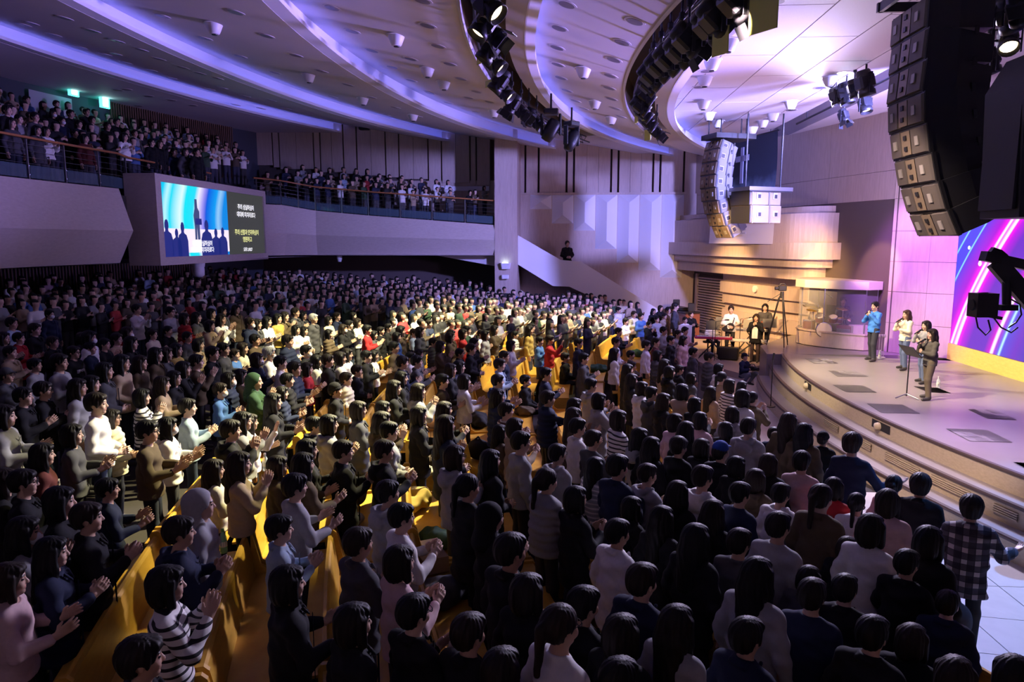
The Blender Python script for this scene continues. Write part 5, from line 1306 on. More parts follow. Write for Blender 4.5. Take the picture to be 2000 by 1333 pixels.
bl, br, bt = on_loft(1395, 476, 1.45), on_loft(1506, 479, 1.45), on_loft(1524, 257, 1.45)
yb = math.atan2((br-bl).y, (br-bl).x); wb = (Vector((br.x-bl.x, br.y-bl.y, 0))).length*1.12; hb = bt.z-br.z
t = thing('banner', 'tall hanging cloth banner with a pale cross on dark clouds', 'banner', ((bl.x+br.x)/2-.1, (bl.y+br.y)/2, bl.z), yb)
mb = MB()
n = 12; V = []
for i in range(n+1):
    for j in range(2): V.append((-wb/2+wb*j, .02*math.sin(i*.9), hb*i/n))
mb.add(V, [(2*i, 2*i+1, 2*i+3, 2*i+2) for i in range(n)]); mb.add([(x, y+.012, z) for x, y, z in V], [(2*i+2, 2*i+3, 2*i+1, 2*i) for i in range(n)]); mb.obj('cloth', 'banner', t)
mb = MB(); mb.cyl((-wb/2-.1, 0, hb), (wb/2+.1, 0, hb), .035, n=8); mb.obj('rod', 'metal_dark', t)
xc = .02*wb; mb = MB(); mb.box((xc, -.04, hb*.75), (.20, .03, hb*.34)); mb.box((xc, -.04, hb*.815), (.95, .03, .22)); mb.obj('cross', 'banner_cross', t)
for k, zz_ in enumerate((.55, .42)):
    for j in range(14): mb = MB() if j == 0 else mb; mb.box((-.55+.085*j, -.035, zz_), (.055, .012, .055))
    mb.obj('small_print', 'banner_ink', t)
for k in (-1, 1): mb = MB(); mb.cyl((k*wb*.4, 0, hb), (k*wb*.4, 0, 9.05-bl.z), .01, n=6); mb.obj('hanger', 'metal_dark', t)
# black ceiling speaker by the far wall
c = on_y(711, 248, 35.9); tag(MB().box((0, 0, 0), (.5, .35, .3), bev=.04).obj('ceiling_speaker', 'speaker_black', None, c), 'small black loudspeaker under the ceiling above the far wall panels', 'loudspeaker')
# ---------------------------------------------------------------- LED wall
def _led(nt, s, M, R):
    z = s.outputs[2]; y = s.outputs[1]
    # arcs of light: distance along y from a curve that leans over with height
    zn = M('DIVIDE', z, 4.15)
    cur = M('ADD', M('MULTIPLY', zn, 1.55), M('MULTIPLY', M('MULTIPLY', zn, zn), 1.35))
    q = M('DIVIDE', M('ADD', M('SUBTRACT', 5.17, y), M('MULTIPLY', cur, -1.)), 7.5)
    q = M('ADD', q, .40)
    P_, B_, V_ = (.20, .02, .55), (.03, .05, .75), (.13, .02, .50)
    C_, W_, Mg = (.25, .85, 1.), (1.6, 1.1, 1.6), (.90, .0, .75)
    return R(q, [(0, (.02, .10, .75)), (.180, B_), (.190, C_), (.196, B_), (.262, (.04, .05, .75)), (.268, C_), (.276, (.08, .03, .65)), (.362, (.35, .0, .6)), (.40, Mg), (.412, W_), (.424, Mg), (.446, W_), (.456, Mg), (.48, (.45, 0, .65)),
                 (.53, V_), (.63, V_), (.665, (.6, 0, .6)), (.678, W_), (.692, (.35, .02, .6)), (.712, (.12, .10, .7)), (.722, (.5, .9, 1.3)), (.732, (.08, .06, .65)), (.80, (.14, .02, .5)), (.88, (.05, .03, .45)), (.90, Mg), (.915, W_), (.93, (.3, 0, .5)), (1, (.05, .03, .45))])
emat('led_wall', _led, 1.25)
lt = thing('led_wall', 'huge LED wall glowing blue and magenta behind the singers', 'screen', (11.78, 17, 1.94))
mb = MB(); mb.add([(0, 5.17, 0), (0, -5.17, 0), (0, -5.17, 4.15), (0, 5.17, 4.15)], [(0, 1, 2, 3)]); mb.obj('display', 'led_wall', lt)
mb = MB(); mb.box((.08, 0, 2.07), (.14, 10.36, 4.17)); mb.obj('housing', 'black_plastic', lt)
plain('star_glow', (.5, .5, .6), .5, emis=(.7, .9, 1.), estr=4.)
for (u, v, r) in ((1893, 484, .05), (1914, 515, .07)):
    p = on_x(u, v, 11.765); mb = MB(); mb.cyl((-.004, 0, 0), (0, 0, 0), r, n=14); mb.obj('light_flare', 'star_glow', lt, Vector(p)-Vector(lt.location))
# ---------------------------------------------------------------- drum booth
BZ = 1.45
bp = [(8.62, 26.0), (8.32, 25.35), (8.42, 24.85), (8.80, 24.35), (9.30, 23.92), (9.84, 23.60), (10.30, 23.85)]
plain('booth_roof', (.60, .54, .46), .6); wood('booth_wood', (.52, .42, .36), (.60, .50, .43), .5, (8, 8, 2))
bt_ = thing('drum_booth', 'glazed drum booth with a curved wooden base on the stage', 'booth', (9.2, 25, BZ)); b0 = Vector((9.2, 25, BZ))
def offs(path, d):
    out = []
    for i, p in enumerate(path):
        a = Vector(path[max(i-1, 0)]); b = Vector(path[min(i+1, len(path)-1)]); t = (b-a).normalized(); out.append((p[0]+t.y*d-b0.x, p[1]-t.x*d-b0.y))
    return out
inn, out = offs(bp, -.05), offs(bp, .05)
sgn_ = 1 if Vector(out[3]).length > Vector(inn[3]).length else -1
def offs2(d): return offs(bp, d*sgn_)
if (Vector(out[3])-Vector((0, 0))).length < (Vector(inn[3])-Vector((0, 0))).length: inn, out = out, inn
for i in range(len(bp)-1):
    mb = MB(); mb.prism([out[i], out[i+1], inn[i+1], inn[i]], .02, .50); mb.obj('base_panel', 'booth_wood', bt_)
mb = MB(); mb.prism(offs2(-.12)+[(1.2, -.9), (1.1, 1.5), (-.2, 1.5)], 0, .35); mb.obj('booth_floor', 'metal_dark', bt_)
mb = MB()
for i in range(len(bp)-1): mb.prism([offs2(.09)[i], offs2(.09)[i+1], inn[i+1], inn[i]], .50, .55)
mb.obj('base_cap', 'booth_wood', bt_)
for i in range(len(bp)-1):
    mb = MB(); mb.prism([[(a+b)/2 for a, b in zip(out[i], inn[i])], [(a+b)/2 for a, b in zip(out[i+1], inn[i+1])], [(a*.6+b*.4) for a, b in zip(out[i+1], inn[i+1])], [(a*.6+b*.4) for a, b in zip(out[i], inn[i])]], .55, 1.98); mb.obj('glass_pane', 'pane', bt_)
for i in (0, 3, 5, 6): mb = MB(); mb.box((out[i][0]*.5+inn[i][0]*.5, out[i][1]*.5+inn[i][1]*.5, 1.27), (.03, .03, 1.43)); mb.obj('mullion', 'metal_grey', bt_)
mb = MB(); mb.prism(offs2(.16)+[(1.35, -.9), (1.2, 1.7), (-.2, 1.7)], 1.98, 2.24); mb.obj('roof', 'booth_roof', bt_)
mb = MB(); mb.box((.75, 1.25, 1.2), (1.5, .06, 1.6), -.9); mb.obj('rear_wall', 'metal_dark', bt_); mb = MB(); mb.box((1.15, -.1, 1.2), (.06, 1.9, 1.6), .1); mb.obj('side_curtain', 'black_paint', bt_)
mb = MB(); mb.box((-.1, .95, 1.25), (.5, .05, 1.4), -.5); mb.obj('side_panel', 'booth_wood', bt_)
# drum kit
plain('drum_red', (.14, .02, .02), .3); plain('drum_skin', (.72, .68, .64), .5); plain('cymbal', (.80, .52, .10), .22, 1.); plain('amp_cloth', (.10, .08, .06), .8, noise=.3, scale=150)
fz_ = BZ+.35
dk = thing('drum_kit', 'drum kit with brass cymbals inside the glazed booth', 'drums', (9.15, 24.95, fz_))
fdir = -.9
def drum(x, y, z, r, h, rot, nm, skin=True):
    R_m = Matrix.Rotation(rot[0], 3, 'Z')@Matrix.Rotation(rot[1], 3, 'Y')
    mb = MB(); mb.lathe([(r, -h/2), (r, h/2)], 20, (x, y, z), R_m); d = mb.obj(nm, 'drum_red', dk)
    mb = MB(); mb.lathe([(0, h/2), (r*.94, h/2)], 20, (x, y, z), R_m); mb.lathe([(r*.94, -h/2), (0, -h/2)], 20, (x, y, z), R_m); mb.obj('drum_head', 'drum_skin', d)
    mb = MB()
    for q in (-1, 1): mb.lathe([(r+.008, q*h/2-.02), (r+.012, q*h/2), (r*.95, q*h/2+.012)], 20, (x, y, z), R_m)
    mb.obj('rim', 'chrome', d)
drum(-.25, -.45, .24, .25, .42, (-1.95+PI, -PI/2), 'bass_drum'); drum(-.55, .15, .28, .2, .4, (0, 0), 'floor_tom'); drum(-.30, -.15, .58, .15, .2, (-1.9, .5), 'tom'); drum(.05, -.38, .58, .14, .2, (-1.9, .5), 'tom'); drum(.30, -.15, .5, .17, .14, (0, .1), 'snare_drum')
for x, y, z, r in ((-.55, .1, 1.0, .26), (-.35, .35, .92, .24), (.35, -.42, .95, .22), (.55, -.1, .62, .17), (-.6, -.25, .88, .2)):
    mb = MB(); mb.lathe([(0, .02), (.03, .02), (r*.6, .006), (r, -.012), (r, -.016)], 22, (x, y, z), Matrix.Rotation(.2, 3, 'X')); c = mb.obj('cymbal', 'cymbal', dk)
    mb = MB(); mb.cyl((x, y, 0), (x, y, z+.03), .012, n=6)
    for k in range(3): mb.cyl((x, y, .25), (x+.18*math.cos(k*2.1), y+.18*math.sin(k*2.1), .01), .009, n=5)
    mb.obj('stand', 'chrome', c)
t = thing('guitar_amplifier', 'small amplifier with silver grille inside the drum booth', 'amplifier', (9.5, 24.25, fz_), -.75); mb = MB(); mb.box((0, 0, .2), (.5, .3, .4), bev=.02); mb.obj('case', 'drum_red', t); mb = MB(); mb.box((0, -.155, .16), (.44, .01, .28)); mb.obj('grille', 'metal_grey', t)
tag(MB().box((0, 0, .22), (.55, .4, .44), bev=.01).obj('wooden_box', 'booth_wood', None, (9.85, 24.0, fz_)), 'pale wooden box at the right end inside the drum booth', 'box')
t = thing('microphone_boom', 'black microphone boom hanging over the drum kit', 'microphone', (9.0, 24.9, fz_)); mb = MB(); mb.cyl((-.2, 0, 1.55), (.1, -.2, 1.35), .01, n=6); mb.obj('boom', 'metal_dark', t); mb = MB(); mb.cyl((.1, -.2, 1.35), (.17, -.24, 1.28), .022, .03, 8); mb.obj('microphone', 'speaker_badge', t); mb = MB(); mb.cyl((-.2, 0, 0), (-.2, 0, 1.58), .012, n=6); mb.obj('pole', 'metal_dark', t)
# red fire alarm lamp and small wall fittings
p = pillar; q = Vector((10.62, 23.24, 4.1)); tag(MB().cyl((0, 0, 0), (-.05, -.03, 0), .05, n=10).hull([(-.04, -.06, -.22), (0, .0, -.22), (-.06, -.08, -.04), (0, 0, -.04), (-.02, 0, -.3)]).obj('fire_alarm', 'alarm_red' if 'alarm_red' in MAT else 'drum_red', None, on_x(1725, 548, 10.5)), 'small red fire alarm fitting on the pillar above the blue singer', 'alarm')
cl = on_loft(1475, 565, .46); t = thing('wall_clock', 'round white wall clock on the wooden wall behind the band', 'clock', cl, math.atan2(WN.y, WN.x)); mb = MB(); mb.cyl((-.02, 0, 0), (.05, 0, 0), .14, n=20); mb.obj('rim', 'fin_paint', t); mb = MB(); mb.cyl((.05, 0, 0), (.055, 0, 0), .12, n=20); mb.obj('face', 'drum_skin', t)
# ---------------------------------------------------------------- tripod with a video camera on the stage wing
def tripod_camera(loc, label, h=1.55):
    t = thing('tripod', label, 'tripod', loc)
    for k in range(3):
        a = k*2*PI/3+.6; mb = MB(); mb.cyl((.06*math.cos(a), .06*math.sin(a), h-.25), (.42*math.cos(a), .42*math.sin(a), 0), .022, .016, 8); mb.cyl((.10*math.cos(a+.25), .10*math.sin(a+.25), h-.3), (.42*math.cos(a), .42*math.sin(a), .1), .012, n=6); mb.obj('leg', 'black_plastic', t)
        b = a+2*PI/3; mb = MB(); mb.cyl((.30*math.cos(a), .30*math.sin(a), .42), (0, 0, .50), .010, n=5); mb.obj('spreader', 'metal_grey', t)
    mb = MB(); mb.cyl((0, 0, h-.32), (0, 0, h-.1), .07, .06, 10); mb.obj('head', 'black_plastic', t)
    mb = MB(); mb.cyl((.05, 0, h-.1), (-.45, .05, h-.45), .012, n=6); mb.obj('pan_handle', 'black_plastic', t)
    return t
tp = on_z(1522, 676, 1.45); tripod_camera((tp.x, tp.y, 1.45), 'tall black tripod on the stage wing left of the drum booth', 1.95)
t = thing('video_camera', 'small black video camera on top of the tall tripod', 'camera', (tp.x, tp.y, 1.45+1.86)); mb = MB(); mb.box((0, 0, .1), (.26, .16, .17), bev=.02); mb.obj('body', 'black_plastic', t); mb = MB(); mb.cyl((-.13, 0, .1), (-.24, 0, .1), .05, .06, 10); mb.obj('lens', 'metal_dark', t); mb = MB(); mb.tube([(.1, 0, .18), (.08, 0, .25), (-.08, 0, .25), (-.1, 0, .18)], .014, 6); mb.obj('handle', 'black_plastic', t)
# ---------------------------------------------------------------- jib camera at the right edge
t = thing('camera_crane', 'black camera crane arm reaching in at the right edge', 'crane', at_depth(1985, 540, 9.0)); o_ = Vector(t.location)
J = lambda u, v, k=9.0: at_depth(u, v, k)-o_
mb = MB(); d = (J(2080, 700)-J(1925, 500)).normalized(); up = Vector((0, 0, 1))
def bar(mb, a, b, w_, h_):
    d = (b-a).normalized(); s = d.cross(Vector((0, 0, 1))).normalized(); n = s.cross(d)
    P = [p+s*sx*w_+n*sz*h_ for p in (a, b) for sx, sz in ((-1, -1), (1, -1), (1, 1), (-1, 1))]; mb.hull(P)
bar(mb, J(1945, 512), J(2100, 690), .06, .10); bar(mb, J(1938, 500), J(2100, 640), .03, .03); mb.obj('arm', 'black_plastic', t)
mb = MB(); bar(mb, J(1920, 500), J(2010, 520), .07, .06); mb.obj('head_bracket', 'black_plastic', t); mb = MB(); bar(mb, J(1932, 492), J(1960, 512), .04, .07); mb.obj('counter_plate', 'black_plastic', t)
mb = MB(); mb.tube([J(1936, 492), J(1944, 486), J(1956, 490), J(1968, 500)], .012, 6); mb.obj('hose', 'black_plastic', t)
mb = MB(); a, b = J(1966, 520), J(1966, 598); mb.cyl(a, b, .055, .05, 10); mb.obj('drop_tube', 'black_plastic', t)
mb = MB(); bar(mb, J(1950, 601), J(1983, 601), .06, .035); mb.obj('cradle', 'black_plastic', t); mb = MB(); bar(mb, J(1918, 615), J(1955, 622), .03, .02); mb.obj('platform', 'black_plastic', t)
mb = MB(); bar(mb, J(1899, 596), J(1940, 596), .10, .15); mb.cyl(J(1920, 572), J(1920, 578), .06, n=10); mb.obj('camera_body', 'black_plastic', t); mb = MB(); mb.cyl(J(1896, 596), J(1904, 596), .07, .085, 12); mb.obj('lens_hood', 'metal_dark', t)
for pts in ([(1975, 585), (1992, 595), (1995, 615), (1985, 630), (1970, 640)], [(1905, 615), (1910, 640), (1925, 655), (1935, 645), (1930, 625)], [(1940, 620), (1955, 640), (1975, 650), (1988, 640)]): mb = MB(); mb.tube([J(*q_) for q_ in pts], .010, 6); mb.obj('cable', 'black_plastic', t)
# ---------------------------------------------------------------- music stands, bottles, lectern
plain('paper', (.78, .76, .70), .7)
def music_stand(loc, rz, label, h=1.12, tilt=.55, paper=True, slots=True):
    t = thing('music_stand', label, 'music stand', loc, rz)
    mb = MB(); mb.cyl((0, 0, .05), (0, 0, h), .014, n=8); mb.obj('pole', 'metal_dark', t)
    mb = MB()
    for k in range(3): mb.cyl((0, 0, .10), (.27*math.cos(k*2.09), .27*math.sin(k*2.09), .012), .013, n=6)
    mb.obj('foot', 'metal_grey', t)
    M_ = Matrix.Rotation(tilt, 3, 'Y'); mb = MB(); mb.box((.0, 0, h+.08), (.012, .50, .34), rot=M_); mb.box(Vector((-.02, 0, h+.08))+M_@Vector((-.02, 0, -.16)), (.05, .5, .012), rot=M_)
    dk_ = mb.obj('desk', 'black_plastic', t)
    if paper:
        for s in (-.11, .11): mb = MB(); mb.box(Vector((0, s, h+.085))+M_@Vector((-.012, 0, 0)), (.004, .2, .28), rot=M_); mb.obj('sheet_music', 'paper', dk_)
    return t
p = on_z(1770, 778, 1.45); music_stand((p.x, p.y, 1.45), PI+.2, 'black music stand in front of the nearest singer on the stage', 1.0, .75)
def bottle(loc, label, s=1., group=None, cap='drum_skin'):
    t = thing('water_bottle', label, 'bottle', loc, group=group)
    mb = MB(); mb.lathe([(0, 0), (.032, 0), (.034, .02), (.034, .13), (.030, .15), (.014, .185), (.013, .20)], 12); mb.obj('body', 'bottle_clear', t)
    mb = MB(); mb.cyl((0, 0, .20), (0, 0, .222), .015, n=10); mb.obj('cap', cap, t); mb = MB(); mb.cyl((0, 0, .06), (0, 0, .11), .0348, n=12, caps=False); mb.obj('wrapper', 'paper', t); t.scale = (s, s, s)
    return t
glass('bottle_clear', (.8, .88, .92), .45, .1); glass('bottle_green', (.30, .70, .45), .7, .2); plain('cap_green', (.06, .40, .10), .4)
for (u, v), lb in zip(((1718, 702), (1832, 758), (1812, 745)), ('water bottle on the stage beside the singer in the blue top', 'water bottle on the stage behind the nearest singer', 'water bottle on the stage between the singers')):
    p = on_z(u, v, 1.45); bottle((p.x, p.y, 1.452), lb, 1.25)
p = on_z(1715, 700, 1.45); t = thing('goblet_stand', 'white three-armed candle holder at the foot of the pillar', 'candle holder', (p.x+.12, p.y+.1, 1.45))
for k in (-1, 0, 1): mb = MB(); mb.cyl((.07*k, 0, .02), (.07*k, 0, .62), .008, n=6); mb.lathe([(.0, .62), (.035, .63), (.03, .72)], 10, (.07*k, 0, 0)); mb.obj('arm', 'drum_skin', t)
mb = MB(); mb.cyl((0, 0, 0), (0, 0, .02), .13, n=16); mb.obj('base', 'drum_skin', t)
p = on_y(1990, 1040, 9.6); t = thing('lectern', 'dark round-topped stand cut by the right edge below the stage', 'lectern', (on_z(1995, 1100, .4).x+.1, 9.9, .41)); tz = p.z-.41
mb = MB(); mb.lathe([(0, tz+.22), (.20, tz+.22), (.205, tz+.16), (.16, tz-.1), (.15, tz-.35), (0, tz-.35)], 18); mb.obj('bowl', 'metal_grey', t); mb = MB()
for k in range(3): mb.cyl((0, 0, tz-.3), (.42*math.cos(2.1*k+2.2), .42*math.sin(2.1*k+2.2), .01), .016, n=6)
mb.obj('leg', 'metal_dark', t)
# microphones on thin stands before the stage
for (u, v0, v1, lb) in ((1505, 700, 795, 'thin microphone stand at the foot of the stage steps'), (1664, 820, 850, 'short black microphone stand on the lower stage step')):
    p = on_z(u, v1, .75); hh = at_depth(u, v0, pix(p)[2]).z-p.z; t = thing('microphone_stand', lb, 'microphone', p); mb = MB(); mb.cyl((0, 0, .01), (0, 0, hh), .012, n=6); mb.cyl((0, 0, 0), (0, 0, .02), .12, n=14); mb.obj('pole', 'black_plastic', t); mb = MB(); mb.cyl((0, 0, hh-.02), (.02, 0, hh+.16), .022, .028, 8); mb.obj('microphone', 'black_plastic', t)
# ---------------------------------------------------------------- band in front of the wooden wall
BF = .62
mb = MB(); mb.prism([(6.3, 23.2), (6.6, 24.8), (8.7, 27.3), (8.75, 28.8), (6.4, 35.4), (3.6, 35.4), (4.4, 30), (5.2, 25.5)], .3, BF); plain('band_floor', (.46, .36, .26), .5); mb.obj('band_riser', 'band_floor', None, **S)
def bz(u, v, z=BF): return on_z(u, v, z)
plain('key_red', (.42, .03, .08), .35); plain('key_white', (.80, .78, .72), .4); plain('key_grey', (.28, .27, .27), .45)
def keyboard(c, rz, wd, mat, label, legs=True, h=.78):
    t = thing('keyboard', label, 'keyboard', c, rz)
    mb = MB(); mb.box((0, 0, h), (wd, .30, .10), bev=.02); mb.obj('case', mat, t)
    mb = MB()
    n = 26
    for k in range(n): mb.box((-wd*.44+wd*.88*(k+.5)/n, -.07, h+.055), (wd*.88/n-.004, .13, .02))
    mb.obj('white_keys', 'key_white', t, kind='stuff')
    mb = MB()
    for k in range(n-1):
        if k % 7 not in (2, 6): mb.box((-wd*.44+wd*.88*(k+1)/n, -.045, h+.07), (.012, .08, .014))
    mb.obj('black_keys', 'black_plastic', t, kind='stuff')
    for s in (-1, 1):
        mb = MB(); mb.cyl((s*wd*.38, -.22, 0), (-s*wd*.1, .0, h-.05), .018, n=6); mb.cyl((s*wd*.38, .22, 0), (-s*wd*.1, .05, h-.05), .018, n=6); mb.obj('stand', 'metal_dark', t)
    return t
def face_cam(p): return math.atan2(-p.y, -p.x)
p = bz(1392, 700); keyboard((p.x, p.y, BF), -.25, 1.35, 'key_red', 'red keyboard played by the seated keyboardist')
p = bz(1463, 690); keyboard((p.x, p.y, BF), -.3, 1.3, 'key_grey', 'upper grey keyboard behind the singer in the white top', h=.92); p = bz(1463, 697); keyboard((p.x-.1, p.y-.35, BF), -.3, 1.4, 'key_white', 'lower white keyboard behind the singer in the white top', h=.66)
p = bz(1422, 703); t = thing('guitar_amplifier', 'black amplifier with a handle on the floor before the band', 'amplifier', (p.x, p.y, BF), -.35); mb = MB(); mb.box((0, 0, .25), (.72, .34, .46), bev=.03); mb.obj('case', 'black_plastic', t); mb = MB(); mb.box((0, -.175, .22), (.62, .01, .34)); mb.obj('grille', 'metal_dark', t); mb = MB(); mb.tube([(-.14, 0, .48), (-.10, 0, .56), (.10, 0, .56), (.14, 0, .48)], .018, 6); mb.obj('handle', 'black_plastic', t)
for (u, v, rz, lb) in ((1390, 702, 1.2, 'black music stand before the seated keyboardist'), (1408, 692, 1.3, 'black music stand before the guitarist in white'), (1462, 700, 1.2, 'black music stand left of the singer in the white top'), (1500, 697, 1.4, 'black music stand right of the singer in the white top')):
    p = bz(u, v); music_stand((p.x, p.y, BF), rz, lb, 1.2, .35, False)
for (u, v, lb) in ((1443, 698, 'thin boom microphone stand left of the lower keyboard'), (1395, 705, 'thin microphone stand before the red keyboard')):
    p = bz(u, v); t = thing('microphone_stand', lb, 'microphone', p); mb = MB(); mb.cyl((0, 0, .01), (0, 0, 1.45), .012, n=6); mb.cyl((0, 0, 1.45), (.35, .1, 1.5), .009, n=6); mb.obj('pole', 'metal_dark', t)
    mb = MB()
    for k in range(3): mb.cyl((0, 0, .2), (.25*math.cos(2.1*k), .25*math.sin(2.1*k), .01), .01, n=5)
    mb.obj('foot', 'metal_dark', t); mb = MB(); mb.cyl((.35, .1, 1.5), (.5, .14, 1.5), .022, .028, 8); mb.obj('microphone', 'black_plastic', t)
# floor pedals, cables and cases between the keyboards
for i, (u, v, s, m_) in enumerate(((1480, 706, .3, 'black_plastic'), (1505, 690, .45, 'black_plastic'), (1497, 700, .4, 'metal_dark'), (1445, 695, .3, 'booth_wood'), (1470, 684, .35, 'booth_wood'))):
    p = bz(u, v); t = thing('equipment_case', ['black gear case right of the singer in the white top', 'black gear bag below the tripod', 'dark gear case beside the tripod', 'tan box under the grey keyboard', 'tan box behind the singer in the white top'][i], 'case', (p.x, p.y, BF), .3*i); mb = MB(); mb.box((0, 0, s*.4), (s*1.4, s, s*.8), bev=.03); mb.obj('body', m_, t); mb = MB(); mb.tube([(-.08, 0, s*.8), (-.05, 0, s*.8+.05), (.05, 0, s*.8+.05), (.08, 0, s*.8)], .012, 6); mb.obj('handle', 'metal_dark', t)
# organ console and monitors at the far left of the band
p0 = bz(1345, 662); p1 = bz(1408, 660)
oc = thing('organ_console', 'long dark wooden organ console at the left of the band', 'organ', (5.75, 33.6, BF), -1.28)
mb = MB(); mb.box((0, 0, .55), (2.0, .7, 1.1), bev=.03); mb.obj('cabinet', 'cabinet_wood', oc); mb = MB(); mb.box((0, -.36, .55), (1.8, .03, .8), bev=.01); mb.obj('front_panel', 'cabinet_wood', oc); mb = MB(); mb.box((0, 0, 1.13), (2.1, .8, .06), bev=.02); mb.obj('lid', 'black_plastic', oc); mb = MB(); mb.box((-.35, 0, 1.22), (1.1, .6, .12), bev=.03); mb.obj('music_rest', 'black_plastic', oc)
for x, s, lb in ((-.75, .42, 'black box speaker with a headset on the left of the organ console'), (.78, .38, 'small black monitor speaker on the right of the organ console')):
    q = oc.matrix_basis@Vector((x, 0, 1.16)); t = thing('monitor_speaker', lb, 'loudspeaker', q, -.15); mb = MB(); mb.box((0, 0, s/2+.02), (s*.75, s*.7, s), bev=.02); mb.obj('case', 'black_plastic', t); mb = MB(); mb.cyl((0, -s*.35, s*.35), (0, -s*.37, s*.35), s*.24, n=14); mb.obj('cone', 'metal_dark', t)
p = bz(1352, 700); tag(MB().box((0, 0, .6), (.5, .04, 1.3), bev=.01).box((0, .02, .1), (.5, .2, .2)).obj('wooden_screen', 'booth_wood', None, (p.x-.3, p.y, .62)), 'upright orange-lit wooden panel left of the red keyboard', 'panel')
# ---------------------------------------------------------------- pews, concentric with the stage
ROWS = [38.54-.88*j for j in range(11)]
def pew(r, a0, a1, label, group):
    am = (a0+a1)/2; z = .4+max(0, .07*(r-.3-28.5)); o = Vector(polar(r, am, z)); t = thing('pew', label, 'pew', o, group=group)
    n = max(3, int((a1-a0)*PI/180*r/.6))
    def strip(prof, name, mat='pew_wood', b0=a0, b1=a1, cap=True):
        m = len(prof); V = []
        for k in range(n+1):
            a = b0+(b1-b0)*k/n
            for rr, h in prof: V.append(Vector(polar(r+rr, a, z+h))-o)
        f = [(k*m+i, (k+1)*m+i, (k+1)*m+(i+1) % m, k*m+(i+1) % m) for k in range(n) for i in range(m)]
        mb = MB(); mb.add(V, f); mb.add(V, [tuple(range(m)), tuple(range(n*m, n*m+m))[::-1]]); return mb.obj(name, mat, t)
    e = math.degrees(.045/r)
    strip([(-.50, .40), (-.50, .44), (-.06, .42), (-.06, .38)], 'seat', b0=a0+e, b1=a1-e)
    strip([(-.09, .30), (-.015, .84), (.005, .87), (.035, .87), (.04, .84), (-.04, .10), (-.09, .10)], 'backrest', b0=a0+e, b1=a1-e)
    strip([(.03, .70), (.03, .725), (.19, .715), (.19, .69)], 'book_ledge', b0=a0+e*2, b1=a1-e*2)
    for a in (a0, a1-e):
        mb = MB(); P = [(.06, 0), (.075, .88), (.05, .92), (-.01, .92), (-.05, .88), (-.13, .52), (-.20, .47), (-.50, .47), (-.54, .42), (-.52, 0)]
        V = [Vector(polar(r+x, a, z+h))-o for x, h in P]+[Vector(polar(r+x, a+e, z+h))-o for x, h in P]; k = len(P)
        mb.add(V, [tuple(range(k))[::-1], tuple(range(k, 2*k))]+[(i, (i+1) % k, k+(i+1) % k, k+i) for i in range(k)]); mb.obj('end_panel', 'pew_wood', t)
    return t
BLK = [('block nearest the camera', [(-25.8, -19.3), (-19.2, -15.3), (-15.2, -11.5)], 11), ('block left of the centre aisle', [(-9.7, -5.8), (-5.7, -1.8)], 11), ('block beyond the centre aisle', [(.2, 4.7), (4.8, 9.3)], 10), ('far block by the stair', [(11.2, 16), (16.1, 21)], 8)]
SEC = {3: ['nearest section', 'middle section', 'section by the aisle'], 2: ['nearer half', 'farther half']}
NTH = ['front', 'second', 'third', 'fourth', 'fifth', 'sixth', 'seventh', 'eighth', 'ninth', 'tenth', 'eleventh']
for bn, mods, nr in BLK:
    for j in range(11-nr if nr > 8 else 3, 11):
        r = ROWS[j]
        if r < (31.2 if bn.startswith('block near') else 30.0): continue
        for mi, (a0, a1) in enumerate(mods):
            x, y, _ = polar(r, a0)
            if y < -1.5: a0 = math.degrees(math.asin(-18.4/r)) if r > 18.4 else a0
            pew(r, a0, a1, f'yellow pew, {NTH[9-j] if j <= 9 else "front"} row of the {bn}, {SEC[len(mods)][mi]}', 'pews in the '+bn)
# ---------------------------------------------------------------- coats, bags and bottles left on the pews
def blob_mesh(seed, kind):
    g = np.random.default_rng(seed)
    F = Field(axis((-.46, .46, .022)), axis((-.46, .46, .022)), axis((-.05, .5, .022)))
    if kind == 'bag':
        F.ell((0, 0, .17), (.17, .21, .18), .05); F.ell((.12, 0, .13), (.07, .15, .11), .03)
        F.cone((-.05, -.07, .34), (-.02, 0, .40), .014, .014, .02); F.cone((-.02, 0, .40), (-.05, .07, .34), .014, .014, .02)
        F.wave(lambda X, Y, Z: .004*np.sin(30*Z+9*Y)*np.cos(20*X))
    else:
        for _ in range(6):
            c = g.uniform(-.2, .2, 2); F.ell((c[0], c[1], .06+g.uniform(0, .08)), (g.uniform(.10, .2), g.uniform(.12, .24), g.uniform(.07, .13)), .06)
        for _ in range(3):
            c = g.uniform(-.25, .25, 4); F.cone((c[0], c[1], .08), (c[2], c[3], .07), .06, .05, .04)
        F.wave(lambda X, Y, Z: .010*np.sin(26*X+11*Y+18*Z)+.008*np.sin(-14*X+33*Y)+.005*np.sin(50*Z+21*Y))
    F.D = np.maximum(F.D, -F.z[None, None, :])
    P, Q = surfnet(F.D, F.x, F.y, F.z)
    me = new_mesh(kind, P, Q, [MAT['cloth']]); return me
_cm = [blob_mesh(i, 'coat') for i in range(3)]; _bgm = blob_mesh(9, 'bag')
